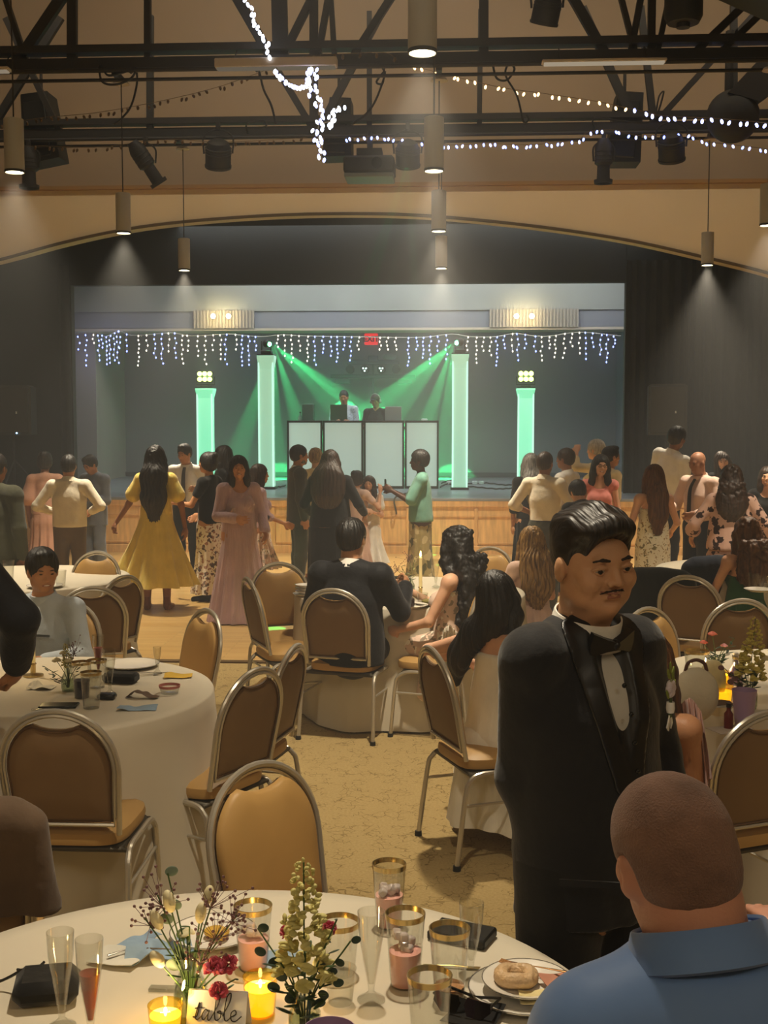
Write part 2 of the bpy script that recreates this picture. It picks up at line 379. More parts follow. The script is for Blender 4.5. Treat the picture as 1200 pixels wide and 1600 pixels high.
# black proscenium surround
PY = 18.3
bl = mat('black_drape', '23231f', .95, bump=(3, .6, (3, 1, .2))); bl2 = mat('black_wall', '262622', .9)
x0 = WY(113, 600, PY).x; x1 = WY(976, 600, PY).x; zt = WY(560, 443, PY).z
m = MB(); m.box(((x0 - 9) / 2, PY + .1, 2.9), (abs(-9 - x0), .16, 4.2)); struct(m.build('wall_proscenium_left', bl2, smooth=False))
m = MB(); m.box(((x1 + 9) / 2, PY + .1, 2.9), (9 - x1, .16, 4.2)); struct(m.build('wall_proscenium_right', bl2, smooth=False))
m = MB(); m.box(((x1 + x0) / 2, PY + .1, zt + .8), (x1 - x0 + .02, .16, 1.6)); struct(m.build('wall_proscenium_top', bl2, smooth=False))
def curtain(name, xa, xb, y, za, zb, mt, n=60, amp=.035, fold=.16, parent=None, thick=.02, wob=.0):
    m = MB(); N = max(8, int((xb - xa) / .022)); vs = []; rows = 8
    for j in range(rows):
        z = za + (zb - za) * j / (rows - 1)
        for i in range(N + 1):
            x = xa + (xb - xa) * i / N
            o = amp * sin(2 * pi * (x + .02 * sin(x * 7)) / fold + .6 * sin(x * 2.3)) * (1 - .2 * j / rows) + wob * sin(z * 2 + x)
            vs.append((x, y + o, z))
    for j in range(rows):
        z = za + (zb - za) * j / (rows - 1)
        for i in range(N + 1):
            x = xa + (xb - xa) * i / N
            o = amp * sin(2 * pi * (x + .02 * sin(x * 7)) / fold + .6 * sin(x * 2.3)) * (1 - .2 * j / rows) + wob * sin(z * 2 + x)
            vs.append((x, y + o + thick, z))
    K = N + 1; Tn = rows * K; fs = []
    for j in range(rows - 1):
        for i in range(N):
            a = j * K + i; fs.append((a, a + 1, a + K + 1, a + K)); fs.append((Tn + a, Tn + a + K, Tn + a + K + 1, Tn + a + 1))
    for i in range(N): fs.append((i, Tn + i, Tn + i + 1, i + 1)); a = (rows - 1) * K + i; fs.append((a, a + 1, Tn + a + 1, Tn + a))
    for j in range(rows - 1): a = j * K; fs.append((a, a + K, Tn + a + K, Tn + a)); a += N; fs.append((a, Tn + a, Tn + a + K, a + K))
    m.add(vs, fs); return m.build(name, mt, parent)
tag(curtain('stage_curtain', -5.9, x0 + .03, PY - .18, STZ + .01, 4.2, bl), 'black stage curtain hanging left of the stage opening', 'curtain')
tag(curtain('stage_curtain', x1 - .03, 5.6, PY - .18, STZ + .01, 4.2, bl), 'black stage curtain hanging right of the stage opening', 'curtain')
# inside of the stage
BY = 23.1
bk = mat('backdrop_paint', '7c7f80', .9, var=(.35, .10))
m = MB(); m.box((.0, BY + .1, 3), (13, .2, 5.2)); struct(m.build('wall_back', bk, smooth=False))
m = MB(); m.box((0, BY - .03, STZ + .05), (12.6, .05, .08)); struct(m.build('baseboard_back', mat('stage_baseboard', '3c4044', .6), smooth=False))
lw = mat('stage_side_paint', '9b928a', .9)
xl = WY(150, 600, 21.2).x
m = MB(); m.box((xl - 1.3, 21.3, 2.9), (2.6, .2, 4.4)); m.box((xl - .1, 22.2, 2.9), (.2, 1.8, 4.4)); struct(m.build('wall_stage_left', lw, smooth=False))
xr = WY(972, 600, 21.6).x
m = MB(); m.box((xr + .25, 21.4, 2.9), (.3, 3.4, 4.4)); struct(m.build('wall_stage_right', mat('stage_side_blue', '6b7480', .9), smooth=False))
# valance / bulkhead above the stage with two ribbed bays
VY = 20.6; v0 = WY(560, 515, VY).z; vt = 4.6
vx0 = WY(150, 480, VY).x; vx1 = WY(975, 480, VY).x
m = MB(); m.box(((vx0 + vx1) / 2, VY + .2, (v0 + .33 + vt) / 2), (vx1 - vx0 + 1.2, .12, vt - v0 - .33)); struct(m.build('wall_bulkhead', mat('bulkhead_paint', '82857f', .9, var=(1.2, .1)), smooth=False))
m = MB(); m.box(((vx0 + vx1) / 2, VY + .48, v0 + .02), (vx1 - vx0 + 1.2, .66, .04)); struct(m.build('ceiling_soffit', mat('soffit_paint', 'a89c88', .8), smooth=False))
m = MB(); m.box(((vx0 + vx1) / 2, VY + .22, v0 + .18), (vx1 - vx0 + 1.2, .1, .34)); struct(m.build('wall_bulkhead_lower', mat('bulkhead_lower_paint', '74767a', .9), smooth=False))
ribm = mat('ribbed_screen', '8a8478', .7)
for (pa, pb, word) in ((300, 395, 'left'), (765, 905, 'right')):
    a = WY(pa, 500, VY).x; b = WY(pb, 500, VY).x
    t = thing('ribbed_screen', 'ribbed light screen lit by two small lamps on the %s of the stage bulkhead' % word, 'screen', ((a + b) / 2, VY, v0 + .04))
    m = MB(); hh = .30; hw = (b - a) / 2
    m.box((0, .14, hh / 2), (hw * 2, .02, hh)); m.build('panel', ribm, t, smooth=False)
    m = MB(); k = -hw + .02
    while k < hw: m.box((k, .125, hh / 2), (.028, .03, hh)); k += .056
    m.build('rib', ribm, t, smooth=False)['kind'] = 'stuff'
    cx = {'left': (333, 357), 'right': (807, 831)}[word]
    for px in cx:
        p = WY(px, 494, VY); lt = thing('sconce_lamp', 'small warm lamp on the %s ribbed screen, its %s one' % (word, 'left' if px == cx[0] else 'right'), 'lamp', p)
        m = MB(); m.ell((0, 0, 0), .042, n=12); m.build('bulb', glow('sconce_glow', 'ffe6a8', 30), lt)
        m = MB(); m.tube([(0, .03, 0), (0, .12, .02)], .012); m.build('bracket', mat('dark_metal', '2a2a2a', .5, metal=.6), lt)
        point('sconce_light', p + Vector((0, -.12, 0)), 7, (1, .78, .42))
# ------------------------------------------------------------------ trusses
tm = mat('truss_paint', '2a2824', .6)
def beam(y, zb, members, label, extra=(), hgt=2.2):
    """roof truss across the hall: bottom chord at height zb; members are (x pixel at chord, x pixel 3 units up, w)"""
    t = thing('roof_truss', label, 'truss', (0, y, zb))
    m = MB(); m.box((0, 0, .0), (18, .09, .10)); m.box((0, 0, .13), (18, .16, .07)); m.build('bottom_chord', tm, t, smooth=False)
    m = MB(); m.tube([(-9, -.1, -.09), (9, -.1, -.09)], .022, 8); m.tube([(-9, .12, -.12), (9, .12, -.12)], .018, 8); m.build('pipe', tm, t)
    for (xa, xb, w_) in members:
        m = MB(); d = Vector((xb - xa, 0, hgt)); a = math.atan2(d.x, d.z)
        m.box(((xa + xb) / 2, .02, hgt / 2), (w_, .07, d.length), rot=roty(a)); m.build('web_member', tm, t, smooth=False)
    return t
T1Y, T2Y = 12.0, 15.0
T1Z = WY(600, 93, T1Y).z; T2Z = WY(600, 203, T2Y).z
def mm(pa, ya, pb, yb, Y, zb, hgt, w_):
    a = WY(pa, ya, Y); b = WY(pb, yb, Y); t0 = (zb - a.z) / (b.z - a.z); t1 = (zb + hgt - a.z) / (b.z - a.z)
    return (a.x + (b.x - a.x) * t0, a.x + (b.x - a.x) * t1, w_)
L1 = [mm(38, 80, 92, 0, T1Y, T1Z, 2, .10), mm(35, 80, 12, 10, T1Y, T1Z, 2, .05), mm(112, 80, 112, 0, T1Y, T1Z, 2, .09), mm(230, 80, 230, 0, T1Y, T1Z, 2, .06),
      mm(418, 80, 372, 0, T1Y, T1Z, 2, .10), mm(438, 80, 436, 0, T1Y, T1Z, 2, .15), mm(445, 80, 485, 0, T1Y, T1Z, 2, .07), mm(490, 80, 490, 0, T1Y, T1Z, 2, .08), mm(498, 80, 512, 0, T1Y, T1Z, 2, .06),
      mm(522, 80, 517, 0, T1Y, T1Z, 2, .05), mm(562, 72, 608, 0, T1Y, T1Z, 2, .07), mm(756, 80, 756, 0, T1Y, T1Z, 2, .09), mm(938, 70, 898, 0, T1Y, T1Z, 2, .09),
      mm(990, 70, 972, 0, T1Y, T1Z, 2, .05), mm(988, 70, 1001, 0, T1Y, T1Z, 2, .06), mm(1018, 70, 1019, 0, T1Y, T1Z, 2, .07), mm(1030, 70, 1045, 0, T1Y, T1Z, 2, .05),
      mm(1098, 70, 1145, 25, T1Y, T1Z, 2, .07), mm(1140, 68, 1180, 30, T1Y, T1Z, 2, .06)]
beam(T1Y, T1Z, L1, 'nearer black steel roof truss crossing the hall near the photo top', hgt=2)
L2 = [mm(-8, 190, 45, 105, T2Y, T2Z, 1.4, .09), mm(85, 190, 48, 112, T2Y, T2Z, 1.4, .07), mm(234, 190, 234, 100, T2Y, T2Z, 1.4, .08), mm(482, 190, 440, 120, T2Y, T2Z, 1.4, .08), mm(490, 190, 490, 110, T2Y, T2Z, 1.4, .10),
      mm(505, 190, 550, 105, T2Y, T2Z, 1.4, .09), mm(577, 230, 577, 110, T2Y, T2Z, 1.4, .06), mm(749, 195, 750, 110, T2Y, T2Z, 1.4, .06), mm(990, 190, 952, 105, T2Y, T2Z, 1.4, .10),
      mm(1017, 150, 1012, 105, T2Y, T2Z, 1.4, .08), mm(1035, 180, 1115, 92, T2Y, T2Z, 1.4, .07), mm(1147, 190, 1147, 95, T2Y, T2Z, 1.4, .08)]
beam(T2Y, T2Z, L2, 'farther black steel roof truss hung with stage lights', hgt=1.4)
# ceiling clutter: duct
ductm = mat('duct_metal', '2b2c29', .6, metal=.2)
dA = W(1085, -30, 10.6); dB = W(1215, 40, 10.6)
m = MB(); m.box(((W(1150, 5, 10.6)) + Vector((.7, 0, .12))), (2.2, 1.2, .42), rot=roty(.42), bev=.03); tag(m.build('air_duct', ductm), 'dark sloping air duct in the top right corner', 'duct')
p = W(1068, 15, 11.2); t = thing('air_vent', 'round dark drum vent hanging above the nearer truss on the right', 'vent', p)
m = MB(); m.lathe([(.0, -.12), (.14, -.12), (.17, -.06), (.17, .3), (0, .3)], n=24); m.build('drum', ductm, t)
m = MB(); m.lathe([(.06, -.16), (.06, -.10)], n=16); m.build('collar', tm, t)
p = W(1145, 182, 14.2); t = thing('loudspeaker', 'large black loudspeaker hung under the trusses on the far right', 'speaker', p)
m = MB(); m.ell((0, 0, 0), (.30, .25, .30), n=24, m=14); m.build('driver_housing', mat('speaker_black', '2b2b28', .7), t)
m = MB(); m.prism([(-.1, .22), (.25, .12), (.62, .40), (.62, .75), (.35, .7)], .4); m.build('cabinet', mat('speaker_black2', '302f2b', .7), t)
m = MB(); m.tube([(-.05, 0, .2), (-.05, 0, .95)], .05); m.build('bracket', tm, t)
# fluorescent strips under the nearer truss
for (a, b, y, lab, hh, e) in ((336, 527, 99, 'white fluorescent strip light under the nearer truss, seen full-face', .085, 0), (846, 1041, 96, 'thin fluorescent strip light under the nearer truss on the right', .028, .25), (-60, 16, 109, 'fluorescent strip light cut by the left photo edge', .03, .15)):
    p = WY((a + b) / 2, y, T1Y - .25); q = WY(b, y, T1Y - .25)
    t = thing('strip_light', lab, 'light', p); L = (q.x - p.x)
    m = MB(); m.box((0, 0, 0), (2 * L, .12, hh), bev=.008); m.build('housing', mat('strip_white', 'cfc0a8', .5), t, smooth=False)
    m = MB(); m.box((0, -.01, -hh / 2 - .008), (2 * L - .04, .08, .016)); m.build('diffuser', glow('strip_glow%d' % (e * 100), 'ffe9c8', e + .12), t, smooth=False)
    for s_ in (-1, 1): m = MB(); m.tube([(s_ * L * .7, .03, hh / 2), (s_ * L * .7, .16, .16), (s_ * L * .7, .24, .2)], .006); m.build('hanger', tm, t)
# ------------------------------------------------------------------ stage lanterns on the far truss
lantm = mat('lantern_black', '272623', .55)
def lantern(px, py, ln, rad, ax, az, Y, lab, kind='par'):
    """can-shaped lantern: ax tilt sideways, az tilt forward; pixel = centre"""
    p = WY(px, py, Y); t = thing('stage_lantern', lab, 'stage light', p)
    Rm = roty(ax) @ rotx(az)
    if kind == 'profile': prof = [(0, -ln / 2), (rad * .75, -ln / 2), (rad * .7, -ln * .1), (rad, -ln * .05), (rad, ln * .3), (rad * .6, ln / 2), (0, ln / 2)]
    else: prof = [(0, -ln / 2), (rad * .96, -ln / 2), (rad, -ln * .4), (rad, ln * .12), (rad * .8, ln * .4), (rad * .4, ln / 2), (0, ln / 2)]
    m = MB(); m.lathe(prof, n=20, rot=Rm); m.build('can', lantm, t)
    m = MB(); m.lathe([(rad * 1.03, -ln * .5), (rad * 1.06, -ln * .42), (rad * 1.0, -ln * .42)], n=20, rot=Rm)
    for k in range(3): m.lathe([(rad * 1.02, ln * (.0 + .09 * k)), (rad * 1.04, ln * (.02 + .09 * k)), (rad * 1.0, ln * (.03 + .09 * k))], n=20, rot=Rm)
    m.build('ring', lantm, t)
    m = MB(); h = rad + .13
    m.tube(arc_pts([(-rad * 1.12, 0, 0), (-rad * 1.12, 0, h * .7), (0, 0, h), (rad * 1.12, 0, h * .7), (rad * 1.12, 0, 0)], 5), .011, 6); m.build('yoke', tm, t)
    m = MB(); m.box((0, .0, h + .04), (.05, .06, .09), bev=.006); m.build('clamp', tm, t)
    return t
LY = T2Y - .18
lantern(45, 262, .5, .115, 0, 0, LY, 'black stage lantern hanging straight down at the far left of the truss', 'profile')
lantern(228, 255, .58, .105, -.55, .3, LY, 'black profile stage lantern tilted steeply, left of the truss', 'profile')
lantern(341, 240, .34, .155, .12, .5, LY, 'round black stage lantern beside the tilted profile lantern')
lantern(637, 240, .32, .145, 0, .5, LY, 'round black stage lantern next to the projector')
lantern(943, 252, .52, .105, 0, 0, LY, 'long black stage lantern hanging down right of centre', 'profile')
lantern(1049, 229, .34, .155, -.15, .5, LY, 'round black stage lantern on the right of the truss')
lantern(855, 12, .30, .13, .2, .4, T1Y - .2, 'small black stage lantern above the nearer truss, cut by the photo top')
def box_speaker(px, py, w_, h_, Y, rot, lab):
    p = WY(px, py, Y); t = thing('hanging_speaker', lab, 'speaker', p)
    m = MB(); m.prism([(-w_ / 2, -h_ / 2), (w_ / 2, -h_ / 2 + .03), (w_ / 2 * .8, h_ / 2), (-w_ / 2 * .65, h_ / 2)], .4, rot=roty(rot)); m.build('cabinet', mat('speaker_black3', '2c2b27', .7), t, smooth=False)
    m = MB(); m.box((0, -.215, -.02), (w_ * .6, .03, h_ * .8), rot=roty(rot), bev=.01); m.build('grille', mat('speaker_grille', '20201d', .5), t, smooth=False)
    m = MB(); m.tube([(0, 0, h_ / 2), (0, 0, h_ / 2 + .3)], .02); m.build('bracket', tm, t)
box_speaker(66, 205, .46, .85, T2Y + .35, -.12, 'black wedge loudspeaker hung at the left end of the far truss')
box_speaker(530, 205, .36, .72, T2Y + .35, .05, 'black wedge loudspeaker hung left of the projector')
box_speaker(975, 205, .42, .85, T2Y + .35, .08, 'black wedge loudspeaker hung right of centre behind a lantern')
# projector
p = WY(578, 262, T2Y - .2); t = thing('projector', 'black ceiling projector hanging from the far truss', 'projector', p)
m = MB(); m.box((0, 0, 0), (.60, .5, .20), bev=.03); m.build('body', lantm, t)
m = MB(); m.box((0, 0, -.125), (.58, .48, .05), bev=.01); m.build('base_plate', mat('projector_base', '6b6f66', .5), t)
m = MB(); m.lathe([(0, 0), (.06, 0), (.06, .06), (0, .06)], c=(.1, -.26, 0), rot=rotx(pi / 2)); m.build('lens', mat('lens_glass', '0b0d10', .1), t)
m = MB(); m.box((0, 0, .15), (.3, .3, .1)); m.tube([(0, 0, .15), (0, 0, .42)], .035); m.build('mount', tm, t)
# cable loops on the trusses
cabm = mat('cable_rubber', '1e1d1a', .6)
for i, (pl, Y, lab) in enumerate((([(155, 106), (160, 128), (182, 132), (205, 122), (212, 106), (196, 112), (170, 118), (160, 106)], T1Y - .1, 'looped black cables hanging under the nearer truss on the left'),
        ([(212, 108), (214, 130), (205, 165), (190, 185), (178, 194)], T1Y + .4, 'single black cable dropping between the trusses on the left'),
        ([(405, 112), (412, 140), (424, 165), (431, 194)], T1Y + .4, 'single black cable dropping beside the strip light'),
        ([(600, 108), (598, 130), (588, 128), (602, 112), (590, 150), (575, 175), (552, 193)], T1Y + .4, 'looped cable near the middle of the trusses'),
        ([(770, 100), (776, 122), (792, 125), (804, 108), (795, 100), (790, 118), (808, 150), (818, 190), (826, 186), (822, 180)], T1Y + .2, 'coiled cables hanging right of the middle of the nearer truss'),
        ([(385, 195), (398, 190), (412, 188), (416, 197), (402, 200)], T2Y - .15, 'small cable coil lying on the far truss left of the lights'),
        ([(930, 185), (980, 190), (1020, 188), (1037, 145), (1030, 150), (1025, 175)], T2Y - .2, 'drooping cable on the far truss right of centre'))):
    TY, TZ_ = (T2Y, T2Z) if Y > 13.5 else (T1Y, T1Z); q0 = WY(pl[0][0], pl[0][1], Y)
    m = MB(); m.tube(arc_pts([Vector((q0.x, TY, TZ_ + .02)), Vector((q0.x, (TY + Y) / 2, TZ_ - .03))] + [WY(x, y, Y) for x, y in pl], 5), .011, 6); tag(m.build('cable_loop', cabm), lab, 'cable')

# ------------------------------------------------------------------ pendant lamps
pm = mat('pendant_metal', 'aaa698', .5, metal=.0); dk = mat('pendant_rim', '1d1b18', .5)
LZ = 3.75
def pendant(loc, top, lab):
    t = thing('pendant_lamp', lab, 'pendant lamp', loc)
    m = MB(); m.lathe([(0, .035), (.064, .03), (.068, .0), (.072, 0), (.074, .004), (.074, .395), (.06, .40), (0, .40)], n=28); m.build('shade', pm, t)
    m = MB(); m.lathe([(0.0722, .001), (.0755, .002), (.0755, .018), (.0742, .020), (.0722, .001)], n=28); m.build('rim', dk, t)
    m = MB(); m.lathe([(0, .014), (.066, .008), (.066, .013), (0, .02)], n=24); m.build('bulb', glow('pendant_glow', 'fff2c8', 16), t)
    m = MB(); m.tube([(0, 0, .4), (0, 0, top - loc[2])], .006, 6); m.build('cord', mat('cord', '2e2a22', .6), t)
    m = MB(); m.lathe([(0, top - loc[2] + .03), (.07, top - loc[2] + .025), (.085, top - loc[2]), (0, top - loc[2])], n=20); m.build('canopy', mat('canopy_white', 'b8a888', .5), t)
    if top < 6:
        dy = (T2Y if loc[1] > 13.5 else T1Y) - loc[1]; m = MB(); m.box((0, dy / 2, top - loc[2] + .05), (.05, abs(dy) + .06, .05)); m.box((0, dy, top - loc[2] + .08), (.06, .06, .10)); m.build('mount', dk, t)
    return spot('pendant_light', (loc[0], loc[1], loc[2] - .01), (loc[0], loc[1], 0), LAMP_W * (1.7 if loc[1] > 13.5 else 1.25 if loc[1] > 11 else 1), 78, 1, LAMP_COL, .06)
PEND = [((660, 84), 'largest pendant lamp, hanging nearest at the photo top'), ((678, 268), 'second nearest pendant lamp in the middle row'),
        ((685.5, 362), 'third pendant lamp back in the middle row'), ((689.5, 420), 'farthest pendant lamp in the middle row'),
        ((23, 270), 'left pendant lamp cut close to the left photo edge'), ((193, 365), 'middle pendant lamp of the left row'), ((288, 423), 'farthest pendant lamp of the left row'),
        ((1199, 353), 'pendant lamp cut by the right photo edge'), ((1105, 415), 'farthest pendant lamp of the right row')]
for (x, y), lab in PEND:
    p = G(x, y, LZ); pendant(p, (T2Z if p.y > 13.5 else T1Z) - .14 if p.y > 10 else 6.6, lab)
point('front_fill', (-2.5, -3, 5.6), 170, LAMP_COL, .5); point('front_fill', (3.5, -2, 5.6), 125, LAMP_COL, .5)  # unseen fill lamps, added behind the camera to lighten everything from the front
area('upper_wall_fill', (0, 13.4, 8.2), (0, 17.3, 5.4), 130, 12, .4, (1, .86, .66))  # unseen fill lamp, added to brighten the upper wall and arch
SPL = [(-3.2, 6.3, LAMP_W * .85), (2.9, 6.2, LAMP_W), (-3.1, 3.2, LAMP_W * .6), (-.2, 3.1, LAMP_W * .55), (2.8, 3.2, LAMP_W * .55), (2.9, 9.2, LAMP_W)]
for i, (x, y, w_) in enumerate(SPL):      # the pendants of the same grid above and beside the frame
    spot('pendant_light', (x, y, LZ), (x, y, 0), w_, 78, 1, LAMP_COL, .06)
# ================================================================== STRING LIGHTS
gl_white = glow('bulb_cool_white', 'dfe8ff', 7); gl_blue = glow('bulb_blue', '8094ff', 6); gl_warm = glow('bulb_warm', 'ffd090', 6); gl_lilac = glow('bulb_lilac', 'aab4ff', 7)
off_amber = mat('bulb_amber_unlit', '6a4a14', .3, trans=.3); wire = mat('string_wire', '6b5428', .6); wirew = mat('string_wire_white', 'c9c2b4', .6)
def light_string(path, Y, n, mats, label, r=.02, wirem=None, jit=.02, name='string_light', spacing=None, tall=1.3):
    pts = arc_pts([WY(x, y, Y) for x, y in path], 8)
    t = thing(name, label, 'string lights', pts[0]); o = pts[0]
    m = MB(); m.tube([p - o for p in pts], .0035, 5); m.build('wire', wirem or wire, t)
    L = [0]
    for a, b in zip(pts, pts[1:]): L.append(L[-1] + (b - a).length)
    for k in range(n):
        s_ = (k + .5 + random.uniform(-.3, .3)) / n * L[-1]
        i = max(j for j in range(len(L)) if L[j] <= s_); i = min(i, len(pts) - 2)
        q = pts[i].lerp(pts[i + 1], (s_ - L[i]) / max(1e-6, L[i + 1] - L[i])) - o
        mt = mats[k % len(mats)] if not callable(mats) else mats(k / n)
        m = MB(); d = Vector((random.uniform(-jit, jit), random.uniform(-jit, jit), -random.uniform(0, jit) - r))
        m.ell(q + d, (r * .8, r * .8, r * tall), roty(random.uniform(-.6, .6)), 8, 6); m.build('bulb', mt, t)
    return t
light_string([(0, 196), (65, 184), (150, 176), (250, 158), (340, 136), (420, 108)], T1Y + 1.6, 34, [off_amber], 'unlit amber string lights rising from the left photo edge to the strip light', .020)
light_string([(0, 232), (60, 228), (150, 230), (260, 218), (350, 222), (480, 215)], T2Y - .25, 36, [off_amber], 'unlit amber string lights along the far truss on the left', .020)
light_string([(420, 94), (480, 88), (540, 84), (600, 82), (620, 93)], T1Y - .2, 9, [off_amber], 'unlit bulbs of the string lights lying on the nearer truss', .020)
light_string([(640, 102), (700, 117), (780, 136), (850, 146), (930, 158), (985, 170)], T1Y + 1.3, 24, [gl_warm], 'warm lit string lights falling right from the middle pendant', .017)
light_string([(985, 168), (1030, 180), (1100, 184), (1160, 188), (1230, 196)], T1Y + 1.2, 18, [gl_lilac], 'cool lit string lights crossing the big round speaker on the right', .020)
light_string([(536, 216), (600, 213), (680, 226), (760, 224), (830, 226), (905, 219)], T2Y - .25, 38, [gl_blue, gl_lilac], 'blue white string lights along the far truss right of the tangled bunch', .017)
light_string([(905, 219), (920, 206), (960, 203), (1000, 212), (1075, 209), (1100, 220), (1160, 228), (1230, 236)], T2Y - .3, 26, [gl_blue, gl_lilac], 'blue white string lights at the right end of the far truss', .017)
light_string([(384, -8), (396, 22), (404, 44), (417, 62), (422, 88)], T1Y - .3, 15, [gl_white], 'cool white string lights dropping from the photo top', .020)
light_string([(430, 102), (440, 118), (462, 132), (480, 130), (484, 105), (494, 106)], T1Y - .3, 26, [gl_white, gl_lilac], 'cool white lights drooping under the nearer truss', .018)
light_string([(492, 106), (488, 125), (494, 150), (500, 180), (496, 205), (498, 225), (500, 244)], T1Y - .3, 42, [gl_white, gl_lilac], 'tangled cool white lights hanging straight down', .018, jit=.05)
light_string([(505, 192), (518, 188), (520, 172), (530, 166), (536, 158)], T1Y - .3, 15, [gl_white], 'short tail of cool white lights beside the tangled ones', .018, jit=.04)
# icicle lights on the stage
IY = 20.45
top = [(118, 516), (135, 515), (150, 518), (165, 526), (185, 517), (205, 524), (240, 522), (270, 520), (300, 525), (355, 522), (380, 524), (410, 526), (440, 523), (480, 525), (545, 526), (600, 527), (660, 527), (705, 522), (735, 526), (775, 526), (805, 521), (850, 526), (905, 519), (970, 525)]
tp = arc_pts([WY(x, y, IY if x > 152 else 20.9) for x, y in top], 3)
ice = thing('icicle_lights', 'blue and white icicle string lights hanging across the whole stage', 'string lights', tp[0])
m = MB(); m.tube([p - tp[0] for p in tp], .006, 5); m.build('wire', wirew, ice)
drops = [(123, 545, 'b'), (135, 570, 'b'), (146, 535, 'w'), (155, 562, 'b'), (160, 542, 'b'), (167, 568, 'b'), (172, 566, 'b'), (179, 562, 'b'), (184, 566, 'b'), (187, 543, 'b'), (198, 548, 'b'), (217, 570, 'w'), (230, 547, 'w'), (242, 558, 'b'), (253, 567, 'b'), (264, 548, 'w'), (274, 558, 'b'), (285, 567, 'w'), (294, 547, 'w'), (309, 555, 'w'), (321, 568, 'w'), (333, 546, 'w'), (345, 560, 'w'), (353, 568, 'b'), (369, 545, 'w'), (378, 570, 'b'), (389, 569, 'b'), (399, 546, 'b'), (434, 541, 'w'), (445, 555, 'w'), (456, 565, 'w'), (468, 547, 'w'), (481, 563, 'w'), (492, 569, 'b'), (505, 550, 'b'), (517, 555, 'b'), (527, 564, 'b'), (538, 545, 'b'), (548, 562, 'b'), (560, 545, 'w'), (594, 545, 'w'), (605, 545, 'w'), (618, 545, 'w'), (638, 570, 'b'), (651, 545, 'b'), (661, 558, 'b'), (672, 567, 'b'), (684, 547, 'b'), (697, 560, 'b'), (730, 546, 'w'), (744, 566, 'w'), (755, 547, 'w'), (766, 554, 'w'), (776, 570, 'b'), (788, 543, 'b'), (800, 548, 'w'), (809, 562, 'b'), (821, 543, 'b'), (836, 548, 'b'), (846, 562, 'w'), (858, 543, 'w'), (868, 557, 'w'), (881, 558, 'w'), (893, 540, 'w'), (905, 551, 'w'), (915, 560, 'b'), (926, 541, 'b'), (938, 553, 'b'), (948, 565, 'b'), (960, 541, 'b')]
NB = [0]; REST = MB()
for px, py, c in drops:
    yy = IY if px > 152 else 20.9
    a = min(tp, key=lambda q: abs(q.x - WY(px, 540, yy).x)); b = WY(px, py, yy); s0 = Vector((b.x, yy, a.z)); nb = max(3, int((py - 524) / 6.5)); mb = MB(); mw = MB()
    ps = []
    for k in range(nb + 1):
        f = k / nb; ps.append(s0.lerp(b, f) + Vector((.012 * sin(k * 2.1 + px), 0, 0)) - tp[0])
    mw.tube(ps, .0025, 4); d = mw.build('drop_wire', wirew, ice)
    gw = glow('bulb_icicle_white', 'fff0dc', 3.5)
    for q in ps[0:]:
        NB[0] += 1; tgt = MB() if NB[0] <= 100 else REST; tgt.cm = 1 if (tgt is REST and c == 'b') else 0
        tgt.ell(q + Vector((random.uniform(-.01, .01), 0, -.01)), (.0125, .0125, .017), n=7, m=5)
        if tgt is not REST: tgt.build('bulb', gl_blue if c == 'b' else gw, d)
REST.build('bulb', [glow('bulb_icicle_white', '', 1), gl_blue], ice)['kind'] = 'stuff'
for k, px in enumerate((135, 170, 252, 385, 505, 660, 800, 940)): point('icicle_light', WY(px, 548, 20.35), 3.0, (.55, .62, 1.0), .1)

# ================================================================== STAGE THINGS
white_lit = mat('column_fabric', 'e8f4ee', .8)
def column(px, top, base, wpx, Y, lab, lit):
    p = WY(px, base, Y); p.z = STZ; ht = WY(px, top, Y).z - STZ; hw = wpx / 2 / F * Y
    t = thing('light_column', lab, 'column', p)
    # stretch fabric sleeve lit from inside: the fabric emits with the green lamp inside it
    nm = 'column_glow_%d' % int(lit[1] * 10)
    if nm not in _M:
        mt = mat(nm, 'dff5ea', .8, emit=lit[0], es=lit[1]); nt = mt.node_tree; b = nt.nodes['Principled BSDF']
    mt = _M[nm]
    m = MB(); q = hw
    prof = [(q * 1.05, 0), (q * .98, ht * .1), (q * .94, ht * .5), (q * .96, ht * .9), (q * 1.22, ht * .985), (q * 1.22, ht)]
    vs = []; fs = []
    for r_, z in prof:
        for a, b_ in ((-1, -1), (1, -1), (1, 1), (-1, 1)): vs.append((r_ * a, r_ * b_, z))
    for i in range(len(prof) - 1):
        for k in range(4): fs.append((i * 4 + k, i * 4 + (k + 1) % 4, (i + 1) * 4 + (k + 1) % 4, (i + 1) * 4 + k))
    fs += [(3, 2, 1, 0), tuple((len(prof) - 1) * 4 + k for k in range(4))]
    m.add(vs, fs); m.build('sleeve', mt, t, smooth=False)
    m = MB(); m.box((0, 0, .02), (q * 2.6, q * 2.6, .04), bev=.008); m.build('base_plate', mat('base_black', '22242a', .4), t)
    m = MB(); m.box((0, 0, ht + .012), (q * 2.4, q * 2.4, .018)); m.build('top_plate', mat('base_black', '22242a', .4), t)
    m = MB(); [m.tube([(sx * q * 1.0, -q * 1.0, .03), (sx * q * 1.0, -q * 1.0, ht * .98)], .014, 6) for sx in (-1, 1)]
    m.build('edge_strip', glow('column_edge', 'c8ffe4', 1.3), t)
    return t, p + Vector((0, 0, ht + .024))
gcol = ('58f0b0', .9); gcol2 = ('9cecc4', .62)
cA, tA = column(323, 607, 748, 23, 20.0, 'short glowing green column at the left of the stage', gcol)
cB, tB = column(418, 556, 763, 22, 19.1, 'tall glowing column left of the booth', gcol2)
cC, tC = column(718, 554, 763, 22, 19.1, 'tall glowing column right of the booth', gcol2)
cD, tD = column(820, 607, 748, 23, 20.0, 'short glowing green column at the right of the stage', gcol)
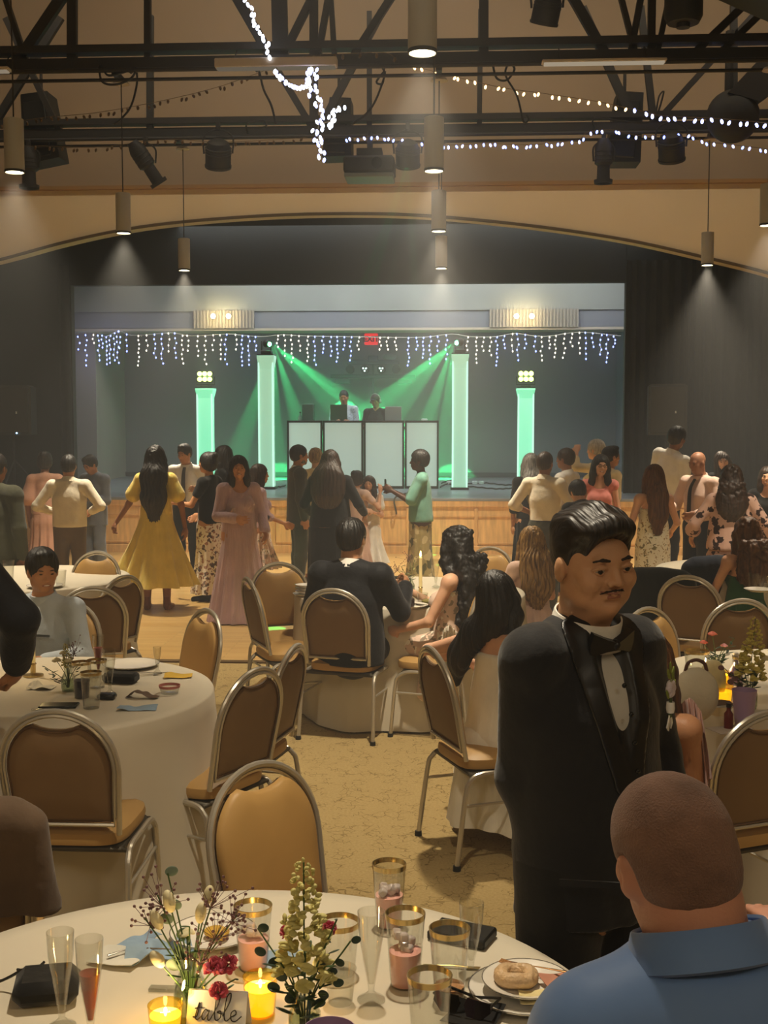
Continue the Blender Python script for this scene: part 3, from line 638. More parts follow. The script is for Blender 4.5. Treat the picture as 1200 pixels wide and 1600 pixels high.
for tt, wd in ((tA, 'left'), (tD, 'right')):
    t = thing('par_light', 'cluster of six green lamps standing on the short %s column' % wd, 'stage light', tt)
    m = MB(); m.box((0, 0, .17), (.26, .12, .19), bev=.02); m.build('housing', lantm, t)
    for r_ in (0, 1):
        for c_ in (-1, 0, 1):
            m = MB(); m.lathe([(0, 0), (.036, 0), (.04, .012), (0, .013)], c=(c_ * .083, -.062, .125 + r_ * .09), rot=rotx(pi / 2), n=14); m.build('lamp', glow('par_glow', 'd8ff70', 7), t)
    m = MB(); m.tube([(-.15, 0, .17), (-.15, 0, .04), (.15, 0, .04), (.15, 0, .17)], .010, 6); m.box((0, 0, .012), (.16, .12, .018)); m.build('yoke', tm, t)
    point('par_spill', tt + Vector((0, -.2, .2)), 6, (.5, 1, .35), .06)
GREEN = (.05, 1, .28)
for tt, wd, sg in ((tB, 'left', 1), (tC, 'right', -1)):
    t = thing('moving_head', 'moving head lamp throwing green beams from the tall %s column' % wd, 'stage light', tt)
    m = MB(); m.box((0, 0, .03), (.17, .15, .06), bev=.012); m.build('base', lantm, t)
    m = MB(); [m.box((s_ * .075, 0, .13), (.022, .05, .16), bev=.008) for s_ in (-1, 1)]; m.build('yoke', lantm, t)
    m = MB(); m.ell((0, 0, .17), (.06, .075, .065), n=16); m.build('head', lantm, t)
    m = MB(); m.ell((sg * .055, -.045, .155), (.03, .03, .035), n=12); m.build('lens', glow('green_lens', '60ffa0', 30), t)
    src = tt + Vector((sg * .11, .03, .16))
    if sg > 0: tg = [(640, 700), (590, 660), (530, 640), (480, 700), (430, 760), (360, 745)]
    else: tg = [(500, 700), (560, 660), (610, 650), (655, 700), (690, 745)]
    for k, (gx, gy) in enumerate(tg):
        to = WY(gx, gy, 21.9 + .4 * (k % 3)); spot('green_beam', src, to, 9500, 8.0, .3, GREEN, .01)
    spot('green_wash', src, WY(565, 700, 22), 130, 60, .8, GREEN, .02)
# gobo dots on the dance floor
for (gx, gy, rr) in ((410, 870, 1.6), (668, 868, 1.6), (425, 985, 1.3), (690, 884, 1.1), (408, 880, .9), (545, 895, 1.0)):
    src = WY(637, 255, T2Y - .5); g = G(gx, gy, 0); spot('green_dot', src, g, 6000, rr * 1.7, .15, GREEN, .005)
# booth
fr = mat('booth_frame', '15181a', .4); BO = 19.3
bz = WY(560, 657, BO).z - STZ
pan = mat('booth_panel', 'dfe8e2', .7, emit='b8d8c8', es=.5)  # weak glow put into the panel material to brighten the white
xs = [WY(x, 700, BO).x for x in (448, 504, 568, 632, 686)]
t = thing('dj_booth', 'black framed facade of four white panels on the stage', 'booth', ((xs[0] + xs[-1]) / 2, BO, STZ)); ox = (xs[0] + xs[-1]) / 2
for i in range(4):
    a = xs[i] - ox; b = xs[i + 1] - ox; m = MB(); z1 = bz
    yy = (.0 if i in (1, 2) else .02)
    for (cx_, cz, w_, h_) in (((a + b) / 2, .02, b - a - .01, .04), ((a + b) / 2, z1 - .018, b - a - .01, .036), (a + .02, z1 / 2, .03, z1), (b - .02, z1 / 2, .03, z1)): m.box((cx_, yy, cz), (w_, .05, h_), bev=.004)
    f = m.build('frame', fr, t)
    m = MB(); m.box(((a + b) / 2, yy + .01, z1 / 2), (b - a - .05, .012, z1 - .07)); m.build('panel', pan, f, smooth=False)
m = MB(); m.box((0, .5, bz - .12), (xs[-1] - xs[0] - .3, .7, .04)); m.build('work_table', fr, t)
# things on the booth table
zt_ = STZ + bz - .10
def onb(px, dy=.45): p = WY(px, 660, BO + dy); p.z = zt_; return p
def laptop(px, wpx, top, rz, mt, lab):
    p = onb(px); t = thing('laptop', lab, 'laptop', p, rz); w_ = wpx / F * BO; h_ = WY(px, top, BO + .45).z - zt_
    m = MB(); m.box((0, .06, .012), (w_, .24, .017), bev=.004); m.build('base', mat('laptop_base', '35383a', .4), t)
    m = MB(); m.box((0, -.08, h_ / 2 + .02), (w_, .012, h_), rot=rotx(.12), bev=.003); m.build('screen_lid', mt, t)
laptop(530, 27, 634, 0, mat('laptop_green', '2d5a44', .45), 'dark laptop open before the man at the booth')
laptop(614, 26, 637, .1, mat('laptop_silver', '9aa4a4', .4), 'silver laptop open at the right half of the booth')
p = onb(482); t = thing('booth_speaker', 'small boxy monitor speaker at the left end of the booth', 'speaker', p)
hb = WY(482, 631, BO + .45).z - zt_
m = MB(); m.box((0, 0, hb / 2), (.19, .2, hb), bev=.012); m.build('cabinet', mat('monitor_green_lit', '3a5a4c', .6), t)  # green stage light on the cabinet is put into its colour
m = MB(); m.lathe([(0, 0), (.07, 0), (.06, .012), (.02, .02), (0, .016)], c=(0, .1, hb * .4), rot=rotx(-pi / 2)); m.build('cone', lantm, t)
p = onb(469); t = thing('bottle', 'clear drink bottle beside the booth speaker', 'bottle', p)
m = MB(); m.lathe([(.0, 0), (.034, 0), (.036, .02), (.036, .15), (.014, .19), (.014, .22), (0, .22)], n=14); m.build('body', mat('bottle_plastic', '8fa59a', .15, alpha=.7), t)
m = MB(); m.lathe([(0, .22), (.016, .22), (.016, .24), (0, .24)], n=12); m.build('cap', lantm, t)
p = onb(663, .2); m = MB(); m.box((0, 0, .02), (.10, .06, .04), bev=.01); o = m.build('controller', mat('white_plastic', 'e8eee8', .5)); o.location = p + Vector((0, 0, .09)); tag(o, 'small white box on the right end of the booth', 'box')
# equipment bar behind the booth
t = thing('equipment_stand', 'tall stand with bars and small lamps behind the booth', 'stand', WY(583, 700, 22.2)); bz0 = t.location.z
t.location.z = STZ
gm = mat('stand_metal', '4c555c', .5, metal=.4); zb = lambda y: WY(583, y, 22.2).z - STZ
m = MB(); m.tube([(0, 0, 0), (0, 0, zb(560))], .022, 8); [m.tube([(0, 0, .25), (.35 * cos(a), .35 * sin(a), .01)], .014, 6) for a in (0.5, 2.6, 4.7)]; m.build('pole', gm, t)
m = MB(); m.box((0, 0, zb(588)), (1.55, .10, .07), bev=.01); m.build('lower_bar', mat('bar_grey', '41474c', .5), t)
m = MB(); m.box((-.55, 0, zb(596)), (.28, .14, .08), bev=.01); m.box((.58, 0, zb(597)), (.26, .14, .07), bev=.01); m.build('bar_light', mat('bar_grey2', '565d60', .5), t)
m = MB(); m.box((0, 0, zb(566)), (.95, .08, .08), bev=.01); m.box((0, 0, zb(561)), (.18, .12, .12), bev=.01); m.build('upper_bar', gm, t)
for dx, e in ((-.42, 0), (-.15, 1), (.15, 1), (.42, 0)):
    m = MB(); m.lathe([(0, 0), (.075, 0), (.08, .1), (.05, .14), (0, .14)], c=(dx, -.06, zb(577)), rot=rotx(-pi / 2)); d = m.build('spot_can', lantm, t)
    if e:
        for a in range(3):
            m = MB(); m.ell((dx + .03 * cos(a * 2.1 + .5), -.07, zb(577) + .03 * sin(a * 2.1 + .5)), .016, n=8, m=6); m.build('lamp', glow('can_glow', 'd8fff0', 3.5), d)
m = MB(); m.ell((.30, 0, zb(557)), (.13, .1, .07), n=14); m.build('dome', mat('dome_grey', '7d858a', .4), t)
# exit sign
p = WY(580, 530, BY - .03); t = thing('exit_sign', 'red lit EXIT sign on the wall at the back of the stage', 'sign', p)
m = MB(); m.box((0, 0, 0), (.25, .05, .21), bev=.01); m.build('panel', mat('exit_red', 'd8131c', .5, emit='e01018', es=1.3), t)
def text(s_, size, loc, rot, mt, parent, name='lettering', font_sh=0, ext=.001, italic=0):
    cu = bpy.data.curves.new(name, 'FONT'); cu.body = s_; cu.size = size; cu.align_x = 'CENTER'; cu.align_y = 'CENTER'; cu.extrude = ext; cu.shear = italic; cu.offset = font_sh
    o = bpy.data.objects.new(name, cu); C.objects.link(o); dg = bpy.context.evaluated_depsgraph_get()
    me = bpy.data.meshes.new_from_object(o.evaluated_get(dg)); bpy.data.objects.remove(o); me.materials.clear(); me.materials.append(mt)
    o = bpy.data.objects.new(name, me); C.objects.link(o); o.location = loc; o.rotation_euler = rot; o.parent = parent; return o
tx = text('EXIT', .145, (0, -.034, -.004), (pi / 2, 0, 0), mat('exit_letters', '180203', .5), t, font_sh=.006)
# floor loudspeakers on poles, at both sides of the stage
def pa(px, py, wpx, hpx, Y, lab, led, rz):
    p = WY(px, py, Y); t = thing('loudspeaker', lab, 'speaker', (p.x, p.y, STZ), rz); w_ = wpx / F * Y; h_ = hpx / F * Y; zc = p.z - STZ
    m = MB(); m.prism([(-w_ / 2, -h_ / 2), (w_ / 2, -h_ / 2), (w_ / 2, h_ / 2 - .03), (w_ * .42, h_ / 2), (-w_ * .42, h_ / 2), (-w_ / 2, h_ / 2 - .03)], .36, c=(0, 0, zc)); m.build('cabinet', mat('pa_black', '34342f', .6), t)
    m = MB(); m.box((0, -.185, zc), (w_ * .9, .02, h_ * .92), bev=.01); m.build('grille', mat('pa_grille', '2f2f2b', .5), t)
    m = MB(); m.tube([(0, 0, .02), (0, 0, zc - h_ / 2)], .02); [m.tube([(0, 0, .5), (.4 * cos(a), .4 * sin(a), .01)], .014, 6) for a in (.3, 2.4, 4.5)]; m.build('stand', tm, t)
    m = MB(); m.ell((w_ * .2 if px > 500 else .1, -.2, zc - h_ * .46), .011, n=8, m=6); m.build('indicator', glow('led_' + led, led, 12), t)
    m = MB(); m.box((w_ * .2 if px > 500 else .1, -.197, zc - h_ * .05), (.02, .006, .035)); m.build('badge', mat('badge', 'cfd4d4', .3), t)
pa(20, 641, 66, 78, 17.85, 'black loudspeaker on a pole left of the stage opening', '9ad4ff', .1)
pa(1042, 640, 58, 78, 17.85, 'black loudspeaker on a pole right of the stage opening', '5dffa0', -.1)
# box and cable in front of the stage, cables on the stage lip
p = G(612, 857, .01); t = thing('equipment_case', 'black case with cables on the floor at the stage front', 'case', p)
m = MB(); m.box((0, 0, .07), (.27, .22, .14), bev=.015); m.build('body', mat('case_black', '26261f', .5), t)
m = MB(); m.box((0, 0, .155), (.25, .2, .03), bev=.01); m.build('lid', mat('case_lid', '3b3a30', .5), t)
m = MB(); [m.tube(arc_pts([(-.09 + k * .04, -.05, .17), (-.06 + k * .03, 0, .20 + .02 * (k % 2)), (-.02 + k * .02, .05, .175)], 4), .008, 6) for k in range(5)]; m.build('cable_coil', mat('cable_grey', 'a0a090', .5), t)
m = MB(); m.tube(arc_pts([(-.13, 0, .08), (-.15, 0, .19), (.15, 0, .19), (.13, 0, .08)], 5), .008, 6); m.build('handle', lantm, t)
a = p + Vector((.05, 0, .17)); m = MB(); m.tube(arc_pts([a, a + Vector((.02, .0, .25)), WY(619, 800, 16.9), WY(617, 778, 16.95), WY(640, 770, 17.3), WY(655, 768, 18)], 6), .012, 6); tag(m.build('mic_cable', mat('cable_olive', '3c3a22', .6)), 'thick cable running from the case up onto the stage', 'cable')
for i, pl in enumerate(([(690, 756), (705, 752), (730, 757), (760, 756), (790, 759), (812, 757)], [(688, 762), (700, 757), (715, 760), (740, 762), (775, 765), (800, 764)], [(395, 760), (410, 756), (432, 762), (446, 760)])):
    m = MB(); m.tube([Vector((q.x, q.y, STZ + .01 + .008 * (k % 2))) for k, q in enumerate(arc_pts([G(x, y, STZ) for x, y in pl], 5))], .012, 6)
    tag(m.build('stage_cable', mat('cable_black', '1c1e20', .5)), ['black cable lying behind the right tall column', 'black cable lying nearest the stage edge on the right', 'black cable at the foot of the left tall column'][i], 'cable')
for k, px in enumerate((702, 742, 752)):
    g = G(px, 757, STZ); m = MB(); m.box((0, 0, .03), (.09, .07, .06), bev=.01); o = m.build('power_adapter', mat('adapter_white', 'c8d0cc', .5)); o.location = g; tag(o, 'small white adapter on the stage floor, %s of three' % ('leftmost', 'middle one', 'rightmost')[k], 'adapter')
# black flight case on a stand and low trim at the left of the stage
# stage lights: cool wash from above the stage
area('stage_wash', (-.6, 19.0, 5.0), (-.6, 20.4, STZ), 150, 7, 2, (.90, .95, 1))
area('backdrop_wash', (-.6, 19.2, 4.7), (-.6, 23, 2.6), 85, 7, .8, (.92, .96, 1))
hz = bpy.data.materials.new('stage_haze'); hz.use_nodes = True; nt = hz.node_tree; nt.nodes.clear()
o_ = nt.nodes.new('ShaderNodeOutputMaterial'); vs_ = nt.nodes.new('ShaderNodeVolumeScatter'); vs_.inputs['Density'].default_value = .05; vs_.inputs['Anisotropy'].default_value = .2
nt.links.new(vs_.outputs[0], o_.inputs['Volume'])
m = MB(); m.box((-.55, 21.2, 2.05), (7.2, 3.4, 2.4)); tag(m.build('haze', hz, smooth=False), 'thin smoky haze hanging over the stage', 'haze', kind='stuff')
# ================================================================== PEOPLE (signed distance bodies, meshed by surface nets)
V = lambda *a: np.array(a, float)
def surface_nets(Fv, org, vox):
    s = Fv < 0; nx, ny, nz = Fv.shape
    c = s[:-1, :-1, :-1].astype(np.int8)
    cnt = np.zeros(c.shape, np.int8)
    for a in (0, 1):
        for b in (0, 1):
            for d in (0, 1): cnt += s[a:nx - 1 + a, b:ny - 1 + b, d:nz - 1 + d]
    I, J, K = np.nonzero((cnt > 0) & (cnt < 8))
    if len(I) == 0: return np.zeros((0, 3)), np.zeros((0, 4), int)
    acc = np.zeros((len(I), 3)); n = np.zeros(len(I))
    for ax in range(3):
        o1, o2 = [k for k in range(3) if k != ax]
        for a in (0, 1):
            for b in (0, 1):
                off0 = [0, 0, 0]; off0[o1] = a; off0[o2] = b; off1 = list(off0); off1[ax] = 1
                f0 = Fv[I + off0[0], J + off0[1], K + off0[2]]; f1 = Fv[I + off1[0], J + off1[1], K + off1[2]]
                m = (f0 < 0) != (f1 < 0); t = np.where(m, f0 / np.where(f0 == f1, 1, f0 - f1), 0)
                p = np.zeros((len(I), 3)); p[:, o1] = a; p[:, o2] = b; p[:, ax] = t
                acc[m] += p[m]; n[m] += 1
    verts = (np.stack([I, J, K], 1) + acc / n[:, None]) * vox + org
    idx = -np.ones(c.shape, int); idx[I, J, K] = np.arange(len(I)); faces = []
    for ax in range(3):
        o1, o2 = (ax + 1) % 3, (ax + 2) % 3
        sl0 = [slice(None)] * 3; sl1 = [slice(None)] * 3; sl0[ax] = slice(0, -1); sl1[ax] = slice(1, None)
        A = s[tuple(sl0)]; B = s[tuple(sl1)]; ch = A != B
        P3 = np.stack(np.nonzero(ch), 1); P3 = P3[(P3[:, o1] > 0) & (P3[:, o2] > 0) & (P3[:, o1] < Fv.shape[o1] - 1) & (P3[:, o2] < Fv.shape[o2] - 1)]
        inside = A[P3[:, 0], P3[:, 1], P3[:, 2]]
        q = []
        for (a, b) in ((-1, -1), (0, -1), (0, 0), (-1, 0)):
            r = P3.copy(); r[:, o1] += a; r[:, o2] += b; q.append(idx[r[:, 0], r[:, 1], r[:, 2]])
        q = np.stack(q, 1); q[~inside] = q[~inside][:, ::-1]; faces.append(q)
    Fc = np.concatenate(faces); return verts, Fc[(Fc >= 0).all(1)]
class Sdf:
    def __init__(s): s.ops = []
    def cap(s, a, b, ra, rb=None, k=.03, flat=None, M=None, op='u'):
        s.ops.append((op, 'c', np.array(a, float), np.array(b, float), ra, ra if rb is None else rb, k, flat, M)); return s
    def ell(s, c, r, k=.03, M=None, op='u'):
        r = (r, r, r) if not hasattr(r, '__len__') else r
        s.ops.append((op, 'e', np.array(c, float), np.array(r, float), 0, 0, k, None, M)); return s
    def plane(s, p, n, k=.004):      # keeps the side the normal points away from
        s.ops.append(('p', 'p', np.array(p, float), np.array(n, float) / np.linalg.norm(n), 0, 0, k, None, None)); return s
    def chain(s, pts, rs, k=.03, **kw):
        for i in range(len(pts) - 1): s.cap(pts[i], pts[i + 1], rs[i], rs[i + 1], k, **kw)
        return s
    def mesh(s, vox, wr=None):
        lo = V(9, 9, 9); hi = -lo
        for o in s.ops:
            if o[0] != 'u': continue
            if o[1] == 'c':
                r = max(o[4], o[5]) * (max(o[7]) if o[7] else 1)
                lo = np.minimum(lo, np.minimum(o[2], o[3]) - r); hi = np.maximum(hi, np.maximum(o[2], o[3]) + r)
            else: r = max(o[3]); lo = np.minimum(lo, o[2] - r); hi = np.maximum(hi, o[2] + r)
        lo -= 3 * vox + .012; hi += 3 * vox + .012; N = np.ceil((hi - lo) / vox).astype(int) + 1
        Fv = np.full(tuple(N), 1.0, np.float32)
        ax = [lo[i] + vox * np.arange(N[i]) for i in range(3)]
        for (op, ty, a, b, ra, rb, k, flat, M) in s.ops:
            if ty == 'p' or op == 'i':
                sl = (slice(None),) * 3
            else:
                pad = k + 2.5 * vox
                if ty == 'c': r = max(ra, rb) * (max(flat) if flat else 1); l = np.minimum(a, b) - r - pad; h = np.maximum(a, b) + r + pad
                else: r = max(b); l = a - r - pad; h = a + r + pad
                i0 = np.maximum(0, np.floor((l - lo) / vox).astype(int)); i1 = np.minimum(N, np.ceil((h - lo) / vox).astype(int) + 1)
                if (i1 <= i0).any(): continue
                sl = tuple(slice(i0[i], i1[i]) for i in range(3))
            X = ax[0][sl[0]][:, None, None]; Y = ax[1][sl[1]][None, :, None]; Z = ax[2][sl[2]][None, None, :]
            if ty == 'p': d = (X - a[0]) * b[0] + (Y - a[1]) * b[1] + (Z - a[2]) * b[2]
            elif ty == 'c':
                q = [X - a[0], Y - a[1], Z - a[2]]; ab = b - a; sc = 1
                if M is not None: q = [q[0] * M[0][i] + q[1] * M[1][i] + q[2] * M[2][i] for i in range(3)]; ab = ab @ np.array(M)
                if flat: q = [q[i] / flat[i] for i in range(3)]; ab = ab / np.array(flat); sc = min(flat)
                L2 = max(1e-9, float(ab @ ab)); t = np.clip((q[0] * ab[0] + q[1] * ab[1] + q[2] * ab[2]) / L2, 0, 1)
                d = (np.sqrt((q[0] - t * ab[0]) ** 2 + (q[1] - t * ab[1]) ** 2 + (q[2] - t * ab[2]) ** 2) - (ra + (rb - ra) * t)) * sc
            else:
                q = [X - a[0], Y - a[1], Z - a[2]]
                if M is not None: q = [q[0] * M[0][i] + q[1] * M[1][i] + q[2] * M[2][i] for i in range(3)]
                k0 = np.sqrt((q[0] / b[0]) ** 2 + (q[1] / b[1]) ** 2 + (q[2] / b[2]) ** 2)
                k1 = np.sqrt((q[0] / b[0] ** 2) ** 2 + (q[1] / b[1] ** 2) ** 2 + (q[2] / b[2] ** 2) ** 2) + 1e-9
                d = k0 * (k0 - 1) / k1
            f = Fv[sl]
            if op == 'u':
                h = np.clip(.5 + .5 * (f - d) / k, 0, 1); Fv[sl] = f + (d - f) * h - k * h * (1 - h)
            else:
                if op == 's': d = -d
                if op == 'i': pass
                h = np.clip(.5 + .5 * (d - f) / k, 0, 1); Fv[sl] = f + (d - f) * h + k * h * (1 - h)
        Fv[0] = Fv[-1] = 1; Fv[:, 0] = Fv[:, -1] = 1; Fv[:, :, 0] = Fv[:, :, -1] = 1
        return surface_nets(Fv, lo, vox)
_pr = np.random.default_rng(3)
_K = _pr.normal(size=(14, 3)); _K /= np.linalg.norm(_K, axis=1)[:, None]; _PH = _pr.uniform(0, 6.28, 14)
def snoise(P_, f, st=(1, 1, 1)):
    q = P_ * np.array(st) * f; o = np.zeros(len(P_))
    w0 = np.stack([np.sin(q @ _K[3] * .7 + 1), np.sin(q @ _K[4] * .6 + 2), np.sin(q @ _K[5] * .8)], 1)
    q = q + w0 * 1.2
    for i in range(14): o += np.sin(q @ _K[i] * (1 + .25 * i) + _PH[i]) / (1 + .3 * i)
    return o / 3
def mesh_obj(name, VF, mats, parent, k=1.0, disp=None, matfn=None, relax=1, label=None):
    v, f = VF
    if len(v) == 0: return None
    if disp is not None:
        nrm = np.zeros_like(v); a = v[f[:, 0]]; b = v[f[:, 1]]; c = v[f[:, 2]]; fn = np.cross(b - a, c - a)
        for j in range(4): np.add.at(nrm, f[:, j], fn)
        nrm /= np.linalg.norm(nrm, axis=1)[:, None] + 1e-12
        v = v + nrm * disp(v, nrm)[:, None]
    me = bpy.data.meshes.new(name); me.from_pydata((v * k).tolist(), [], f.tolist())
    mats = mats if isinstance(mats, (list, tuple)) else [mats]
    for m in mats: me.materials.append(m)
    if matfn is not None:
        cen = v[f].mean(1); me.polygons.foreach_set('material_index', matfn(cen).astype(np.int32))
    me.polygons.foreach_set('use_smooth', [True] * len(f)); me.update()
    o = bpy.data.objects.new(name, me); C.objects.link(o)
    if parent is not None: o.parent = parent
    if label: o['label'] = label
    return o
def rot3(yaw=0, pitch=0, roll=0): return np.array(rotz(yaw) @ rotx(pitch) @ roty(roll))
def hand(S, Wp, d, n, side, curl=.5, k=.008, fat=1.0, op=None):
    """palm and five fingers; d = direction of the fingers, n = the way the palm faces, side -1 left / +1 right"""
    d = d / np.linalg.norm(d); n = n - d * (n @ d); n /= np.linalg.norm(n) + 1e-9; x = np.cross(d, n) * side
    # x points to the little-finger side
    M = np.stack([np.cross(n, d), n, d], 1)
    S.ell(Wp + d * .045, (.039 * fat, .016 * fat, .048), .012, M)
    for i, (off, L) in enumerate(((-.028, .070), (-.009, .079), (.010, .074), (.028, .058))):
        b = Wp + d * .080 + x * off * 1.05; a1 = curl * 1.0; a2 = curl * 2.1
        m1 = b + (d * cos(a1) + n * sin(a1)) * L * .5 + x * off * .12; m2 = m1 + (d * cos(a2) + n * sin(a2)) * L * .5
        S.cap(b - d * .02, m1, .0095 * fat, .0088 * fat, k * .6); S.cap(m1, m2, .0086 * fat, .0074 * fat, k * .6)
    b = Wp + d * .022 - x * .026; m1 = b + (d * .55 - x * .62 + n * .35) * .042; m2 = m1 + (d * .85 - x * .15 + n * .5 * (curl + .3)) * .032
    S.cap(b, m1, .013 * fat, .0105 * fat, k); S.cap(m1, m2, .0105 * fat, .0088 * fat, k)
class Pose: pass
def make_pose(sit=False, sex='m', lean=0, side=0, twist=0, hy=0, hp=0, hr=0, L=None, Rr=None, legs=None, bulk=1.0, shw=None, seat=.46, tk=1.0):
    """local frame: +Y forward, +X the person's right. L / Rr = (elbow, wrist) in torso-relative metres from the shoulder"""
    p = Pose(); p.sex = sex; p.bulk = bulk; p.sit = sit
    hz = seat + .10 if sit else .93
    p.hip = V(0, 0, hz); T = rot3(twist, -R(lean), R(side)); p.T = T
    t = lambda *a: p.hip + T @ (V(*a) * V(1, 1, tk))
    p.t = t; p.tk = tk
    w_ = shw or (.188 if sex == 'm' else .160); w_ *= (.6 + .4 * bulk)
    p.sh = {-1: t(-w_, -.01, .455), 1: t(w_, -.01, .455)}
    p.neck = t(0, -.015, .52); Hd = T @ rot3(R(hy), R(hp), R(hr)); p.Hd = Hd
    p.head = p.neck + T @ V(0, .02, .045) + Hd @ V(0, .018, .115)
    p.arm = {}
    for s_, spec in ((-1, L), (1, Rr)):
        S0 = p.sh[s_]
        if spec is None: e = S0 + T @ V(s_ * .055, -.015, -.285); w0 = e + T @ V(s_ * -.01, .055, -.24)
        else: e = S0 + T @ V(*spec[0]); w0 = e + T @ V(*spec[1])
        # keep real bone lengths
        e = S0 + (e - S0) / np.linalg.norm(e - S0) * .285; w0 = e + (w0 - e) / np.linalg.norm(w0 - e) * .250
        p.arm[s_] = (S0, e, w0)
    p.leg = {}
    for s_ in (-1, 1):
        hj = p.hip + V(s_ * .088 * bulk ** .5, 0, -.02)
        if sit: kn = hj + V(s_ * .05, .42, -.02); an = V(kn[0] + s_ * .0, kn[1] - .03, .085); toe = an + V(s_ * .02, .15, -.055)
        else: kn = V(s_ * .10, .015, .50); an = V(s_ * .105, -.02, .085); toe = an + V(s_ * .03, .15, -.055)
        if legs and legs.get(s_): kn, an, toe = [V(*a) for a in legs[s_]]
        p.leg[s_] = (hj, kn, an, toe)
    return p
def S_torso(S, p, o=0.0, k=.05, top=True, bust=1.0):
    b = p.bulk; f = (1, .66, 1); M = p.T; tf = lambda *a: p.t(*a)
    f = (1, .66 * (.8 + .2 * b) * (1 + .18 * (b - 1)), 1)
    if p.sex == 'm':
        S.cap(tf(0, 0, .0), tf(0, 0, .10), .146 * b + o, .136 * b + o, k, f, M)
        S.cap(tf(0, 0.008 * b, .10), tf(0, 0, .30), .132 * b + o, .150 * (.5 + .5 * b) + o, k, f, M)
        S.cap(tf(0, 0, .30), tf(0, -.005, .385), .152 * (.5 + .5 * b) + o, .118 * (.5 + .5 * b) + o, k, f, M)
        if b > 1.12: S.ell(tf(0, .06, .12), (.15 * b + o, .11 * b + o, .15), k, M)
    else:
        S.cap(tf(0, -.01, -.02), tf(0, 0, .08), .165 * b + o, .142 * b + o, k, f, M)
        S.cap(tf(0, 0, .08), tf(0, 0, .19), .135 * b + o, .120 * b + o, k, f, M)
        S.cap(tf(0, 0, .19), tf(0, -.005, .37), .122 * b + o, .122 * (.5 + .5 * b) + o, k, f, M)
        for s_ in (-1, 1): S.ell(tf(s_ * .068, .075, .305), (.062 * bust + o * .7,) * 3, .04)
    if top:
        for s_ in (-1, 1):
            S.cap(p.t(0, -.02, .49), p.sh[s_] + p.T @ V(-s_ * .02, 0, .008), .048 + o, .043 + o, .04)
            S.ell(p.sh[s_], (.054 * (.6 + .4 * b) + o,) * 3, .03)
def S_arm(S, p, s_, o=0, t0=0, t1=2.0, k=.02, puff=0):
    S0, e, w0 = p.arm[s_]; b = .6 + .4 * p.bulk; g = 1 if p.sex == 'm' else .86
    if t1 <= 1:
        q = S0 + (e - S0) * t1; S.cap(S0, q, .050 * b * g + o, (.042 * b) * g + o + puff, k); return
    S.cap(S0, e, .050 * b * g + o, .039 * b * g + o, k)
    q = e + (w0 - e) * (t1 - 1); S.cap(e, q, .039 * b * g + o, (.039 - .012 * (t1 - 1)) * b * g + o + puff, k)
def S_legs(S, p, o=0, t1=2.0, o2=None, k=.03):
    o2 = o if o2 is None else o2; b = .6 + .4 * p.bulk
    for s_ in (-1, 1):
        hj, kn, an, toe = p.leg[s_]
        S.cap(hj, kn, .085 * b + o, .056 * b + (o + o2) / 2, k)
        if t1 > 1:
            q = kn + (an - kn) * (t1 - 1); cm = kn + (q - kn) * .3
            S.cap(kn, cm, .056 * b + (o + o2) / 2, .055 * b + o2 * .9, k); S.cap(cm, q, .055 * b + o2 * .9, .037 * b + o2, k)
def S_head(S, p, det=1, fem=False, sc=1.0, wide=1.0, smile=0):
    h = p.head; Q = p.Hd; a = lambda x, y, z: h + Q @ (V(x * wide, y, z) * sc); e = lambda r: tuple(np.array((r[0] * wide, r[1], r[2])) * sc)
    S.ell(a(0, -.018, .028), e((.074, .094, .088)), .02, Q)
    S.ell(a(0, .016, -.028), e((.062, .070, .084)), .03, Q)
    S.ell(a(0, .050, -.090), e((.030 if not fem else .024, .026, .019)), .035, Q)
    for s_ in (-1, 1):
        S.ell(a(s_ * .042, .0, -.066), e((.020, .030, .022)), .03, Q)
        S.ell(a(s_ * .040, .054, -.024), e((.022, .020, .020)), .02, Q)
        S.ell(a(s_ * .077, -.006, -.012), e((.009, .019, .031)), .008, Q)
    S.cap(a(-.033, .076, .020), a(.033, .076, .020), .011 * sc, None, .016)
    for s_ in (-1, 1): S.ell(a(s_ * .031, .093, .001), .0135 * sc, .014, op='s')
    S.cap(a(0, .080, .010), a(0, .101, -.028), .0075 * sc, .0105 * sc, .012)
    for s_ in (-1, 1): S.ell(a(s_ * .0125, .091, -.032), .0085 * sc, .008)
    for s_ in (-1, 1): S.ell(a(s_ * .031, .0755, .001), .0125 * sc, .003)
    S.cap(a(-.019, .077, -.059 + smile * .004), a(0, .087, -.057), .006 * sc, .0075 * sc, .006); S.cap(a(.019, .077, -.059 + smile * .004), a(0, .087, -.057), .006 * sc, .0075 * sc, .006)
    S.cap(a(-.014, .079, -.069), a(.014, .079, -.069), .0085 * sc, None, .006)
    S.cap(a(-.03 * (1 + smile * .2), .086, -.0635 + smile * .003), a(.03 * (1 + smile * .2), .086, -.0635 + smile * .003), .0022 * sc, None, .003, op='s')
def S_neck(S, p, r=None):
    r = r or (.056 if p.sex == 'm' else .045); r *= (.6 + .4 * p.bulk)
    S.cap(p.t(0, -.015, .47), p.head + p.Hd @ V(0, -.022, -.055), r * 1.08, r, .025)
